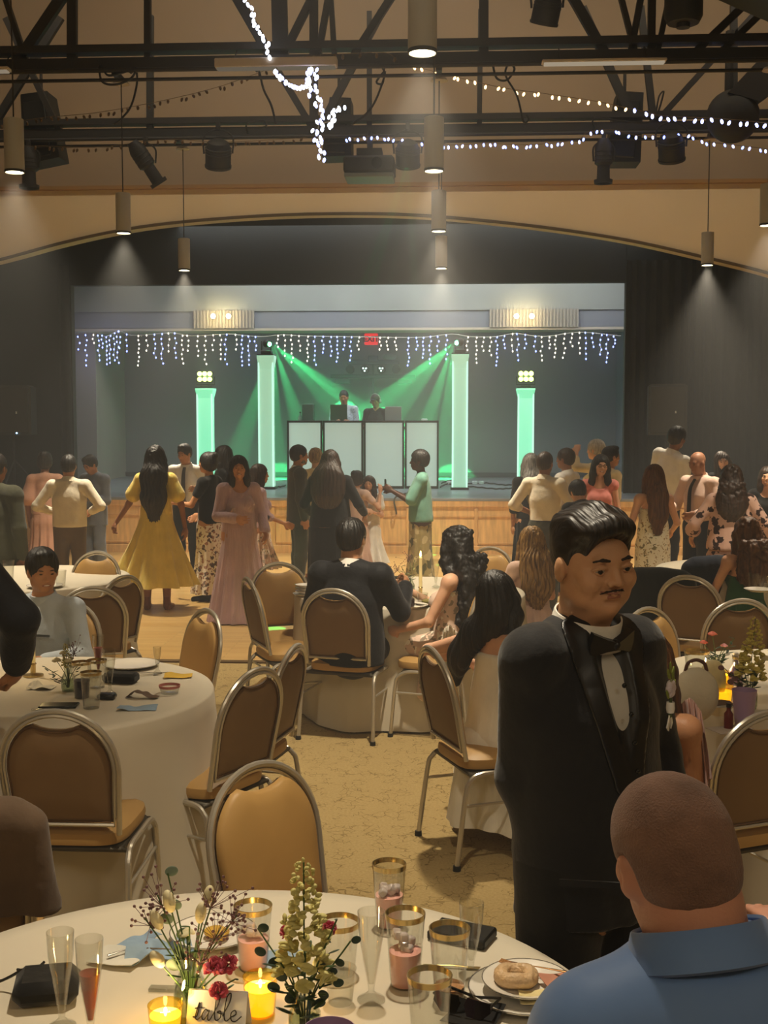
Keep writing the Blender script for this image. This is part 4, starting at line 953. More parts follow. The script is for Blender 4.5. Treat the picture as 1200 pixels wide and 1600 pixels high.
def body(p, vox, bare_arms=True, fullbody=True, det=1, sc=1.0, wide=1.0, hands=None, smile=0):
    S = Sdf(); S_head(S, p, det, p.sex == 'f', sc, wide, smile); S_neck(S, p)
    S_torso(S, p, 0, top=True)
    S_legs(S, p)
    for s_ in (-1, 1):
        hj, kn, an, toe = p.leg[s_]; S.cap(an + V(0, 0, -.045), toe + V(0, 0, .0), .036, .026, .02); S.cap(an, an + V(0, 0, -.04), .036, .036, .02)
        S_arm(S, p, s_)
        S0, e, w0 = p.arm[s_]; d = w0 - e; hs = (hands or {}).get(s_, {})
        fat = 1.25 if vox > .009 else 1.0
        hand(S, w0, V(*hs['d']) if 'd' in hs else d, p.T @ V(*hs.get('n', (-s_ * 1, .25, 0))), s_ * hs.get('flip', 1), hs.get('curl', .45), fat=fat)
    return S
HAIRN = [0]
def hair_disp(amp=.004, f=90, wav=1.0):
    def fn(v, n):
        a = np.arctan2(v[:, 0] - v[:, 0].mean(), v[:, 1] - v[:, 1].mean())
        return amp * np.sin(a * f * .25 + wav * np.sin(v[:, 2] * 22 + 1.3 * np.sin(a * 3))) + amp * .7 * snoise(v, 30, (1, 1, .25))
    return fn
def S_hair(p, style, ln=.35, width=.1, vol=1.0, sc=1.0, wide=1.0, sway=(0, 0), front=0, vox=.01):
    S = Sdf(); h = p.head; Q = p.Hd; a = lambda x, y, z: h + Q @ (V(x * wide, y, z) * sc)
    up = V(0, 0, 1); g = .013 * vol
    if style in ('bald',): return None
    S.ell(a(0, -.022, .032), (.076 * sc * wide + g, .096 * sc + g, .088 * sc + g * 1.1), .02, Q)
    if style in ('short', 'quiff', 'curlyshort'):
        S.ell(a(0, -.045, -.02), (.066 * sc + g * .6, .066 * sc + g * .6, .06), .02, Q)
        if style == 'quiff': S.ell(a(0, .045, .105), (.05, .045, .028), .03, Q)
        if style == 'curlyshort':
            for i in range(26):
                th = i * 2.4; z = .02 + .09 * (i / 26); S.ell(a(.07 * cos(th) * (1.15 - i / 40), -.02 + .085 * sin(th) * (1.1 - i / 40), z), .024, .01)
        S.ell(a(0, .098, -.045), (.066 * wide, .070, .100), .010, Q, op='s')
        S.plane(a(0, -.02, -.055), Q @ V(0, .45, -1))
        for s_ in (-1, 1): S.ell(a(s_ * .083, -.004, -.022), (.016, .022, .036), .006, Q, op='s')
        return S
    # long styles: sides past the ears and a curtain down the back
    b0 = a(0, -.050, .0); nb = p.neck; Tn = p.T
    S.ell(a(0, -.035, -.02), (.080 * sc + g, .075 * sc + g, .085), .03, Q)
    if style == 'bun':
        S.ell(a(0, -.10, .085), .048 * vol, .015); S.ell(a(0, .10, -.045), (.066 * wide, .074, .100), .010, Q, op='s'); S.plane(a(0, 0, -.07), Q @ V(0, .5, -1)); return S
    if style in ('long', 'wavy', 'curly'):
        pts = [b0, a(0, -.085, -.10), nb + Tn @ V(sway[0] * .4, -.095, -.04), nb + Tn @ V(sway[0] * .8, -.115, -.04 - ln * .5) + V(0, 0, 0), nb + Tn @ V(sway[0], -.10 + sway[1], -.04 - ln)]
        S.chain(pts, [.088, .09 * vol, width * vol, width * .95 * vol, width * .55], .04, flat=(1, .55, 1), M=Tn)
        for s_ in (-1, 1):
            q = [a(s_ * .055, .0, .05), a(s_ * .078, .01, -.03), a(s_ * .082, .0 + front * .03, -.11), nb + Tn @ V(s_ * (.085 + .02 * front), .02 + front * .07, -.02), nb + Tn @ V(s_ * (.08 + .02 * front), front * .10 - .02, -.04 - ln * (.35 + .3 * front))]
            S.chain(q, [.028 * vol, .028 * vol, .034 * vol, .036 * vol, .018], .03)
        if style == 'curly':
            for i in range(22):      # ringlets
                th = i * 2.4; bx = width * 1.0 * cos(th); by = -.10 + .055 * sin(th); L0 = ln * (.75 + .25 * sin(i * 1.7)); pts2 = []
                for j in range(12): f = j / 11; pts2.append(nb + Tn @ V(bx * (.75 + .25 * f) + .016 * cos(f * 16 + i) + sway[0] * f, by + .016 * sin(f * 16 + i), .10 - (L0 + .12) * f))
                S.chain(pts2, [.022] * 11 + [.012], .008)
            for i in range(26): th = i * 2.4; f = i / 26; S.ell(a(.088 * cos(th) * (1 - .5 * f), -.04 + .075 * sin(th), .02 + .09 * f), .022, .008)
        S.ell(a(0, .108, -.050), (.056 * wide, .070, .108), .010, Q, op='s')
    return S
def wrinkle(amp=.004, f=11, st=(1, 1, .6)): return lambda v, n: amp * snoise(v, f, st) * (1 - .5 * np.abs(n[:, 2]))
def skirt(parent, k, top, bot, r0, r1, mt, name='skirt', nf=14, amp=.03, ph=0, cx=(0, 0), flare=1.4, hips=.185, hem=None, segs=112, rows=26):
    m = MB(); vs = []
    def ring(j, inset):
        f = j / (rows - 1); z = top + (bot - top) * f; g = f ** flare; hp_ = max(0, min(1, (top - z) / .14)) if hips else 0
        for i in range(segs):
            a = 2 * pi * i / segs; rx = r0[0] + (r1[0] - r0[0]) * g; ry = r0[1] + (r1[1] - r0[1]) * g
            rx = max(rx, r0[0] + (hips - r0[0]) * hp_); ry = max(ry, r0[1] + (hips * .74 - r0[1]) * hp_)
            w_ = 1 + amp / max(r1) * g * (sin(nf * a + ph + 1.5 * sin(2 * a) + .8 * f) + .4 * sin(nf * 1.7 * a + 2)) * 2
            if hem: w_ *= 1 + hem(a) * g
            vs.append(((rx * w_ - inset) * cos(a) + cx[0] * g, (ry * w_ - inset) * sin(a) + cx[1] * g, z))
    for j in range(rows): ring(j, 0)
    for j in range(rows)[::-1]: ring(j, .006)
    n = segs; fs = []; RR = 2 * rows
    for j in range(RR - 1):
        for i in range(n): fs.append((j * n + i, j * n + (i + 1) % n, (j + 1) * n + (i + 1) % n, (j + 1) * n + i))
    for i in range(n): fs.append(((RR - 1) * n + i, (RR - 1) * n + (i + 1) % n, (i + 1) % n, i))
    m.add([tuple(c * k for c in v) for v in vs], fs); return m.build(name, mt, parent, auto=80)
def skin(name, col):
    if 'skin_' + name in _M: return _M['skin_' + name]
    return mat('skin_' + name, col, .48, 0, .4, sss=.08, var=(14, .07), bump=(160, .08))
SK = {'light': skin('light', 'd9a888'), 'tan': skin('tan', 'b98560'), 'brown': skin('brown', '8f5f40'), 'dark': skin('dark', '4d3020'), 'pink': skin('pink', 'd29a80'), 'ruddy': skin('ruddy', '94684f')}
def hairm(name, c1, c2=None, rough=.5, st=(70, 70, 6)):
    if 'hair_' + name in _M: return _M['hair_' + name]
    m = mat('hair_' + name, c1, rough, 0, .6); nt = m.node_tree; b = nt.nodes['Principled BSDF']
    tc = nt.nodes.new('ShaderNodeTexCoord'); mp = nt.nodes.new('ShaderNodeMapping'); mp.inputs['Scale'].default_value = st
    nz = nt.nodes.new('ShaderNodeTexNoise'); nz.inputs['Scale'].default_value = 1; nz.inputs['Detail'].default_value = 3; nz.inputs['Distortion'].default_value = .4
    r = nt.nodes.new('ShaderNodeValToRGB'); r.color_ramp.elements[0].position = .35; r.color_ramp.elements[1].position = .68
    r.color_ramp.elements[0].color = lin(c1); r.color_ramp.elements[1].color = lin(c2 or c1)
    bp = nt.nodes.new('ShaderNodeBump'); bp.inputs['Strength'].default_value = .6; bp.inputs['Distance'].default_value = .01
    nt.links.new(tc.outputs['Object'], mp.inputs[0]); nt.links.new(mp.outputs[0], nz.inputs['Vector']); nt.links.new(nz.outputs['Fac'], r.inputs[0]); nt.links.new(r.outputs[0], b.inputs['Base Color'])
    nt.links.new(nz.outputs['Fac'], bp.inputs['Height']); nt.links.new(bp.outputs[0], b.inputs['Normal']); return m
HR = {'black': hairm('black', '0b0908', '1e1814'), 'dbrown': hairm('dbrown', '1d120b', '3a2416'), 'brown': hairm('brown', '3a2212', '6b4526'), 'blond': hairm('blond', '5a4020', 'b08a50'), 'grey': hairm('grey', '3c3a38', '8a8680'), 'silver': hairm('silver', '8f8a80', 'c8c2b4')}
lipm = {}
def small(name, c, r, Q, mt, parent, k, rotM=None):
    m = MB(); m.ell(Vector(c) * k, tuple(x * k for x in r), Matrix(Q.tolist()) @ (rotM or Matrix.Identity(3)), 12, 8); return m.build(name, mt, parent)
def face_bits(t, p, k, sc=1.0, wide=1.0, brow='black', mouth=True, smile=0, squint=1.0, stub=None):
    Q = p.Hd; a = lambda x, y, z: p.head + Q @ (V(x * wide, y, z) * sc)
    for s_ in (-1, 1):
        small('eyebrow', a(s_ * .031, .0855, .0215), (.016, .004, .0034), Q, HR[brow], t, k, roty(-s_ * .10) @ rotz(s_ * -.25))
        small('eye', a(s_ * .031, .0868, .001), (.010, .003, .0038 * squint), Q, mat('eye_dark', '15100d', .2), t, k, rotz(s_ * -.2))
    if mouth:
        small('lips', a(0, .0895, -.0645), (.019 + .008 * smile, .0045, .0042 + .002 * smile), Q, mat('lips_rose', '8e4a40', .45), t, k)
        if smile > .5: small('teeth', a(0, .0925, -.0632), (.017, .0035, .0032), Q, mat('teeth_white', 'e6ddd0', .3), t, k)
def garment(t, p, k, vox, kind, mt, **kw):
    S = Sdf(); T = p.T; tt = p.t
    sl = kw.get('sleeve', 1.93); o = kw.get('o', .014); name = kw.get('name', kind)
    if kind in ('shirt', 'blouse', 'top'):
        S_torso(S, p, o, k=.05)
        if kw.get('loose'): S.cap(tt(0, 0, .02), tt(0, 0, .3), .165 + kw['loose'], .16 + kw['loose'] * .6, .05, (1, .72, 1), T)
        if sl > 0:
            for s_ in (-1, 1): S_arm(S, p, s_, o + .004, t1=sl, puff=kw.get('puff', 0))
        S.plane(tt(0, 0, kw.get('hem', -.01)), T @ V(0, 0, -1))
        if kw.get('neckcut'): S.ell(tt(0, .06, .53), (.10, .10, .10), .01, T, op='s')
        if kw.get('strapless'): S.plane(tt(0, 0, kw['strapless']), T @ V(0, -.25, 1))
    elif kind == 'jacket':
        S_torso(S, p, o + .010, k=.06); L = kw.get('len', .17)
        S.cap(tt(0, 0, .10), tt(0, -.01, -L + .02), .165 * p.bulk + o, .178 * p.bulk + o, .05, (1, .72, 1), T)
        for s_ in (-1, 1): S_arm(S, p, s_, o + .008, t1=1.95); S.ell(p.sh[s_] + T @ V(-s_ * .01, 0, .004), .068, .03)
        S.plane(tt(0, 0, -L) if not p.sit else tt(0, 0, -.10), T @ V(0, 0, -1))
        if kw.get('open'):       # open front showing the shirt
            S.cap(tt(0, .17, .55), tt(0, .17, .16), .062, .012, .01, op='s')
    elif kind == 'trousers':
        S.cap(p.hip + V(0, 0, .06), p.hip + V(0, 0, -.02), .150 * p.bulk + .012, .155 * p.bulk + .012, .05, (1, .70, 1))
        S_legs(S, p, kw.get('o', .016), t1=1.97, o2=kw.get('o2', .026))
        S.plane(tt(0, 0, .07), T @ V(0, 0, 1))
        for s_ in (-1, 1):
            if p.leg[s_][2][2] < .2: pass
    elif kind == 'bodice':
        S_torso(S, p, o, k=.05)
        if sl > 0:
            for s_ in (-1, 1): S_arm(S, p, s_, o + .006, t1=sl, puff=kw.get('puff', 0))
        S.plane(tt(0, 0, kw.get('hem', .02)), T @ V(0, 0, -1))
        if kw.get('strapless'): S.plane(tt(0, 0, kw['strapless']), T @ V(0, kw.get('tilt', -.25), 1))
        elif kw.get('neckcut', True): S.ell(tt(0, .05, .53), (.10, .10, .11), .01, T, op='s')
    return mesh_obj(name, S.mesh(vox), mt, t, k, wrinkle(kw.get('wr', .004), kw.get('wf', 11)))
def shoes(t, p, k, mt, heel=0, name='shoe', vox=.009):
    for s_ in (-1, 1):
        hj, kn, an, toe = p.leg[s_]; S = Sdf(); S.cap(an + V(0, -.01, -.035), toe + V(0, .01, .0), .044, .034, .02); S.cap(an + V(0, -.01, -.02), an + V(0, 0, .02), .045, .044, .02)
        S.plane((0, 0, .004), (0, 0, -1)); mesh_obj(name, S.mesh(vox), mt, t, k)
def person(loc, face, label, h=1.75, vox=.012, skin='tan', hair=('short', 'black', {}), clothes=(), sc=1.0, wide=1.0, smile=0, facing=False, group=None, cat='person', hands=None, matfn=None, shoe=None, brow=None, body_cut=None, **pk):
    t = thing('person', label, cat, loc, R(face), group); k = h / 1.75; p = make_pose(**pk)
    S = body(p, vox, sc=sc, wide=wide, hands=hands, smile=smile)
    mesh_obj('body', S.mesh(vox), SK[skin], t, k)
    if hair[0] != 'bald':
        hv = vox * .8; kw = dict(hair[2]); wavy = {'short': .6, 'quiff': .6, 'curlyshort': 1, 'long': 1, 'wavy': 2.4, 'curly': 2.4, 'bun': 1}[hair[0]]
        amp = kw.pop('amp', {'long': .003, 'wavy': .007, 'curly': .004}.get(hair[0], .0022))
        Sh = S_hair(p, hair[0], sc=sc, wide=wide, **kw); fd = hair_disp(amp, 90, wavy)
        if hair[0] == 'curly': fd = lambda v, n: .006 * snoise(v, 60) + .004 * snoise(v, 110)
        mesh_obj('hair', Sh.mesh(hv), HR[hair[1]], t, k, fd)
    for c in clothes:
        kind, mt, kw = c
        if kind == 'skirt': skirt(t, k, mt=mt, **kw)
        elif kind == 'collar':
            m = MB(); rr = (.070 if p.sex == 'm' else .056) * (.6 + .4 * p.bulk); c0 = p.t(0, -.012, .515)
            Q = Matrix(p.T.tolist()) @ rotx(-.28); m.lathe([(rr + .014, -.022), (rr + .003, .034), (rr - .003, .034), (rr + .002, -.022), (rr + .014, -.022)], Vector(c0) * k, 24, 1, 1, Q) if k == 1 else m.lathe([((rr + .014) * k, -.022 * k), ((rr + .003) * k, .034 * k), ((rr - .003) * k, .034 * k), ((rr + .002) * k, -.022 * k), ((rr + .014) * k, -.022 * k)], Vector(c0) * k, 24, 1, 1, Q)
            m.build('collar', mt, t)
        elif kind == 'tie':
            m = MB(); pts = [Vector(p.t(0, .060 + .02, .50)), Vector(p.t(0, .125 * p.bulk + .012, .40)), Vector(p.t(0, .14 * p.bulk + .012, .25)), Vector(p.t(0, .14 * p.bulk + .012, .06))]
            m.tube([q * k for q in arc_pts(pts, 5)], [.02 * k + .012 * k * i / 15 for i in range(16)], 8, flat=.25, up=(1, 0, 0)); m.build('tie', mt, t)
        elif kind == 'belt':
            m = MB(); m.lathe([(.160 * p.bulk * k, -.018 * k), (.164 * p.bulk * k, -.016 * k), (.164 * p.bulk * k, .016 * k), (.160 * p.bulk * k, .018 * k)], Vector(p.t(0, 0, .05)) * k, 32, 1, .70, cap=False); m.build('belt', mt, t)
        else: garment(t, p, k, kw.pop('vox', vox), kind, mt, **kw)
    if shoe is not None: shoes(t, p, k, shoe)
    if facing: face_bits(t, p, k, sc, wide, brow or 'black', True, smile)
    t['_k'] = k; del t['_k']
    return t, p, k
# ================================================================== CHAIRS AND TABLES
padm = mat('chair_vinyl', 'b08a50', .5, var=(3, .06)); padb = mat('chair_vinyl_back', '7b6040', .6, var=(3, .06)); chm = mat('chair_frame', 'c4bdae', .3, metal=.7); gly = mat('glide_black', '1a1a18', .6)
def back_outline(a, zb, zs, zt, n=20, dip=0):
    """outline of the rounded back: bottom corners, sides widening a little, arched top"""
    pts = [(-a * .93, zb), (a * .93, zb)]
    for i in range(1, 6): pts.append((a * (.93 + .07 * i / 5), zb + (zs - zb) * i / 5))
    for i in range(1, n):
        t = pi * i / n; x = a * cos(t); z = zs + (zt - zs) * sin(t) ** .92
        if dip: z = min(z, zt - dip * max(0, 1 - (abs(x) / (a * .62)) ** 2.4) - .003)
        pts.append((x, z))
    for i in range(5, -1, -1):
        if i: pts.append((-a * (.93 + .07 * i / 5), zb + (zs - zb) * i / 5))
    return pts
def make_chair():
    t = thing('banquet_chair', 'x', 'chair')
    TL = rotx(.20); OFF = Vector((0, -.185, .44))        # back leans backwards; chair faces +Y
    def bk(x, z, y=0): return OFF + TL @ Vector((x, y, z - .44))
    # seat
    m = MB(); L = []
    for (ins, z) in ((.03, .405), (.004, .412), (0, .43), (.004, .452), (.03, .468), (.08, .476), (.16, .480)):
        row = []
        for i in range(48):
            a = 2 * pi * i / 48; c, s_ = cos(a), sin(a); ex = .5 if s_ > 0 else .35
            x = math.copysign(abs(c) ** ex, c) * (.205 - ins); y = math.copysign(abs(s_) ** (ex + .1), s_) * (.215 - ins)
            row.append((x * (1 + .04 * s_), y + .02, z))
        L.append(row)
    vs = [p for r_ in L for p in r_]; fs = []
    for j in range(len(L) - 1):
        for i in range(48): fs.append((j * 48 + i, j * 48 + (i + 1) % 48, (j + 1) * 48 + (i + 1) % 48, (j + 1) * 48 + i))
    fs.append(tuple(range(48))[::-1]); fs.append(tuple((len(L) - 1) * 48 + i for i in range(48)))
    m.add(vs, fs); m.build('seat', padm, t)
    # back pad: bulged front skin and flat back skin
    ol = back_outline(.186, .50, .70, .895, dip=.042)
    def skin_(name, mt, y0, bul, flip):
        m = MB(); cx, cz = 0, .69; rows = []
        for (s_, yy) in ((1, 0), (.985, .012 if bul else .006), (.93, .022 if bul else .008), (.7, .022 + bul * .6), (.4, .022 + bul), (.1, .024 + bul)):
            rows.append([bk((x - cx) * s_ + cx, (z - cz) * s_ + cz, y0 + (yy if not flip else -yy)) for x, z in ol])
        n = len(ol); vs = [p for r_ in rows for p in r_]; fs = []
        for j in range(len(rows) - 1):
            for i in range(n): fs.append((j * n + i, j * n + (i + 1) % n, (j + 1) * n + (i + 1) % n, (j + 1) * n + i))
        fs.append(tuple((len(rows) - 1) * n + i for i in range(n))); fs.append(tuple(range(n)))
        m.add(vs, fs); return m.build(name, mt, t)
    skin_('backrest', padm, .004, .014, False); skin_('back_panel', padb, .0035, .0, True)
    m = MB(); m.tube([bk((x - 0) * .965, (z - .69) * .965 + .69, -.0075) for x, z in ol], .0028, 5, closed=True); m.build('piping', mat('chair_piping', '5d4020', .6), t)
    # back frame: double tube oval with a lower bar
    fo = back_outline(.205, .455, .70, .920)
    m = MB(); pts = [bk(x, z) for x, z in fo[1:] + fo[:1]]; m.tube(pts, .0105, 8, up=(0, 1, 0)); m.build('back_frame', chm, t)
    m = MB(); fi = back_outline(.192, .495, .70, .906); m.tube([bk(x, z, -.008) for x, z in fi], .007, 6, closed=True, up=(0, 1, 0)); m.build('inner_frame', chm, t)
    for s_ in (-1, 1):
        # legs: tube bends at seat height into the rail
        top = .398
        m = MB(); m.tube(arc_pts([(s_ * .215, .02, top), (s_ * .217, -.13, top), (s_ * .220, -.185, top - .03), (s_ * .224, -.205, top - .09), (s_ * .232, -.245, .01)], 5), .0115, 8); l = m.build('leg', chm, t)
        m = MB(); m.lathe([(.0, 0), (.017, 0), (.016, .022), (0, .022)], c=(s_ * .232, -.246, 0), n=12); m.build('glide', gly, l)
        m = MB(); m.tube(arc_pts([(s_ * .215, .02, top), (s_ * .217, .13, top), (s_ * .218, .19, top - .03), (s_ * .220, .212, top - .09), (s_ * .226, .24, .01)], 5), .0115, 8); l = m.build('leg', chm, t)
        m = MB(); m.lathe([(.0, 0), (.017, 0), (.016, .022), (0, .022)], c=(s_ * .226, .241, 0), n=12); m.build('glide', gly, l)
        m = MB(); m.tube([(s_ * .222, -.21, .27), (s_ * .220, .215, .27)], .007, 6); m.build('stretcher', chm, t)
    m = MB(); m.box((0, .0, .395), (.40, .36, .02), bev=.008); m.tube([(-.21, -.17, .392), (.21, -.17, .392)], .009, 6); m.tube([(-.21, .17, .392), (.21, .17, .392)], .009, 6); m.build('seat_frame', mat('frame_dark', '4a4438', .4, metal=.5), t)
    return t
CH0 = make_chair(); CHUSED = [False]
def chair(loc, deg, label, group='round backed banquet chairs', pad=None):
    """deg: direction the chair faces, 0 = away from the camera, 90 = left"""
    loc = (loc[0], loc[1], 0)
    if not CHUSED[0]:
        CHUSED[0] = True; tree(CH0); CH0.location = loc; CH0.rotation_euler = (0, 0, R(deg)); CH0['label'] = label; CH0['group'] = group; return CH0
    return dup(CH0, loc, R(deg), label, group, swap=pad)
def back_at(px, py, d, deg, **kw):
    """chair placed so that the top of its back shows at the pixel, at forward distance d"""
    q = W(px, py, d); back = -(.185 + .095); f = Vector((-sin(R(deg)), cos(R(deg)), 0))
    return (q.x - f.x * back, q.y - f.y * back)
clm = mat('table_linen', 'cfc5b0', .8, spec=.2, sheen=.1, bump=(4, .15))
TT = .76
def table(cx, cy, label, cl_label, r=.762, seed=0, corner=.5, mt=None):
    t = thing('round_table', label, 'table', (cx, cy, 0), 0, 'round tables under white cloths')
    m = MB(); m.lathe([(0, .725), (r - .01, .725), (r - .002, .735), (r - .002, .748), (0, .748)], n=48); m.build('tabletop', mat('plywood', 'a98a5c', .6), t)
    for k in range(4):
        a = pi / 4 + k * pi / 2; m = MB(); m.tube([(.42 * cos(a), .42 * sin(a), .73), (.42 * cos(a), .42 * sin(a), .0)], .015, 8); m.build('leg', chm, t)
    rd = random.Random(seed); ph = [rd.uniform(0, 6.28) for _ in range(6)]; n = 200; rows = []
    def rad(a, f):
        fold = (sin(9 * a + ph[0]) * .5 + sin(14 * a + ph[1]) * .3 + sin(23 * a + ph[2]) * .15 + sin(5 * a + ph[3]) * .35)
        c4 = abs(cos(2 * (a + ph[4] * .0 + corner))) ** 3
        return r + .004 + f ** 1.3 * (.030 + .044 * fold + .10 * c4)
    prof = [(0.02, .7525, 0), (.5, .7525, 0), (.93, .7525, 0), (1.0, .750, 1)]
    vs = []; J = 0
    for (q, z, _) in prof[:3]:
        for i in range(n): a = 2 * pi * i / n; vs.append((r * q * cos(a), r * q * sin(a), z + .0006 * sin(9 * a)))
        J += 1
    for i in range(n): a = 2 * pi * i / n; vs.append(((r - .001) * cos(a), (r - .001) * sin(a), .7515))
    J += 1
    for k in range(13):
        f = k / 12; z = .742 - (.742 - .012) * f
        for i in range(n): a = 2 * pi * i / n; q = rad(a, f * .97 + .03); vs.append((q * cos(a), q * sin(a), z))
        J += 1
    for k in range(12, -1, -1):
        f = k / 12; z = .742 - (.742 - .012) * f
        for i in range(n): a = 2 * pi * i / n; q = rad(a, f * .97 + .03) - .004; vs.append((q * cos(a), q * sin(a), z))
        J += 1
    for q in (.995, .5, .02):
        for i in range(n): a = 2 * pi * i / n; vs.append(((r - .002) * q * cos(a), (r - .002) * q * sin(a), .7495))
        J += 1
    fs = []
    for j in range(J - 1):
        for i in range(n): fs.append((j * n + i, j * n + (i + 1) % n, (j + 1) * n + (i + 1) % n, (j + 1) * n + i))
    fs.append(tuple(range(n))); fs.append(tuple((J - 1) * n + i for i in range(n)))
    m = MB(); m.add(vs, fs); o = m.build('tablecloth', mt or clm, auto=75); o.location = (cx, cy, 0); tag(o, cl_label, 'tablecloth', 'white round tablecloths')
    return t
def f2w(x, d): return Vector((x * cos(YAW) - d * sin(YAW), x * sin(YAW) + d * cos(YAW), 0))   # (right, forward) of the camera -> world
TB1 = f2w(-.30, 2.13); TB2 = f2w(-1.49, 5.05); TB3 = f2w(.17, 8.05); TB4 = f2w(1.95, 5.25); TB5 = f2w(2.85, 9.2); TB6 = f2w(-2.62, 8.75)
table(TB1.x, TB1.y, 'round table in the foreground', 'white tablecloth on the foreground table with the table sign', seed=1)
table(TB2.x, TB2.y, 'round table at the left, in the second row', 'white tablecloth of the left table with the seated man in a pale shirt', seed=2, corner=.2)
table(TB3.x, TB3.y, 'round table in the middle by the dance floor', 'white tablecloth of the middle table where a taper candle burns', seed=3)
table(TB4.x, TB4.y, 'round table at the right with the lilac cup', 'white tablecloth of the right table with the lilac cup', seed=4, corner=.9)
table(TB5.x, TB5.y, 'round table far right behind the chairs', 'white tablecloth of the far right table', seed=5)
table(TB6.x, TB6.y, 'round table far left behind the seated man', 'white tablecloth of the far left table', seed=6)
CHAIRS = [   # (pixel of the top of the back), forward distance, facing, label
    ((85, 1117), 4.06, 0, 'banquet chair in the left foreground with its back to the camera'),
    ((402, 1045), 4.75, 62, 'banquet chair right of the left table, the nearer of two side by side'),
    ((462, 998), 5.25, 78, 'banquet chair right of the left table, seen edge-on behind the nearer one'),
    ((325, 958), 6.25, 128, 'banquet chair at the far right of the left table, facing it'),
    ((143, 899), 7.1, 20, 'dark-looking banquet chair behind the seated man in the pale shirt'),
    ((194, 882), 7.6, 62, 'narrow-looking banquet chair seen from the side, by the yellow dress'),
    ((153, 861), 9.0, 165, 'orange-padded banquet chair facing the camera at the far left table'),
    ((434, 873), 8.3, 205, 'banquet chair facing the camera, left of the middle table'),
    ((386, 896), 7.5, -65, 'banquet chair seen from the side, left of the middle table'),
    ((520, 928), 7.0, -14, 'banquet chair in the middle aisle under the man in the black tuxedo'),
    ((758, 919), 7.2, 74, 'banquet chair behind the woman with long curly black hair'),
    ((768, 863), 9.3, 150, 'banquet chair just visible between the curly black and the blond hair'),
    ((672, 1036), 5.2, -68, 'banquet chair of the woman in the white dress, seen edge-on'),
    ((1076, 896), 7.6, -28, 'banquet chair at the far side of the right table, the left of two'),
    ((1160, 918), 6.6, 10, 'banquet chair at the far side of the right table, the right of two'),
    ((1010, 940), 6.3, -140, 'banquet chair glimpsed behind the boutonniere of the standing man'),
    ((1204, 1122), 4.05, 25, 'banquet chair cut by the right photo edge'),
    ((1046, 1128), None, -22, 'banquet chair of the woman with auburn hair at the right table'),
    ((400, 1234), 3.42, 231, 'orange-padded banquet chair facing the camera across the foreground table'),
    ((-80, 1290), 3.05, 15, 'banquet chair in the bottom left corner with a brown jacket on it'),
]
chs = []
for (px, d, deg, lab) in CHAIRS:
    if d is None: x, y = f2w(415 / F * 3.98, 3.98)[:2]
    else: x, y = back_at(px[0], px[1], d, deg)
    chs.append(chair((x, y), deg, lab))
# ================================================================== THE GUESTS
WHT = cloth('shirt_white', 'e8e4dc'); CRM = cloth('shirt_cream', 'dcd2bc'); PKS = cloth('shirt_pink', 'd8b8a8'); BLK = cloth('suit_black', '16161a', .7, .1); BLK2 = cloth('black_jersey', '0e0d0d', .9, .1)
OLV = cloth('suit_olive', '3a3a2a'); TAU = cloth('trouser_taupe', '62554a'); GRB = cloth('suit_grey_blue', '6a7280'); NAV = cloth('navy', '1c2230'); PNK = cloth('dress_pink', 'c2947c')
YEL = cloth('dress_yellow', 'dcc45e', .7, .3, (7, .4, (6, 6, .8))); LIL = cloth('dress_lilac', 'bb9ca2', .7, .3, (9, .6, (9, 9, .7))); TEA = cloth('blouse_teal', '6fa090'); TIE = cloth('tie_grey', '4a4a50'); DKT = cloth('tie_dark', '201c18')
FLS = printed('skirt_floral', 'e6dccb', '4a3a34', 16, .34, '9a6a50'); FLD = printed('dress_floral', 'e4dcc0', '7a7048', 20, .28, 'a88a50'); KIM = printed('kimono_print', 'cba594', '2e1a18', 15, .42); PAT = printed('skirt_print', 'a89a68', '5a5a30', 7, .42, 'd0c498'); SHP = printed('shirt_print', 'c8d4dc', '8a98a8', 24, .3)
LAC = printed('dress_lace', 'e0c4b0', 'f4ead8', 13, .36, '9a8a78'); WDR = cloth('dress_white', 'ece6d6', .6, .3, (5, .7, (3, 3, .8))); GRN = cloth('dress_green', '2f5a38'); CRP = cloth('cream_top', 'e0d0a8'); ROS = cloth('cardigan_rose', 'b98478'); SHB = cloth('shoe_black', '14120f', .35); SHT = cloth('shoe_tan', '7a4a30', .4); PBL = cloth('shirt_pale_blue', 'aab2b8')
def foot(px, d): return f2w((px - 600) / F * d, d)
def guest(px, top, d, face, label, z0=0, hs=None, **kw):
    """px = middle of the body, top = pixel of the hair top, d = forward distance"""
    q = W(px, top, d); full = 1.375 if kw.get('sit') else 1.762; h = (q.z - z0) / full * 1.75
    lean = R(abs(kw.get('lean', 0))); h *= 1 + .35 * (1 - cos(lean))
    l = foot(px, d); l.z = z0
    az = math.degrees(math.atan2((px - 600), F))
    return person(l, face, label, h=h, **kw)
std = lambda top=1.02, bot=.10, r1=(.30, .26), **k: dict(dict(top=top, bot=bot, r0=(.15, .115), r1=r1), **k)
HOLD = dict(L=((-.05, .02, -.28), (.10, .20, .04)), Rr=((.05, .02, -.28), (-.10, .20, .04)))
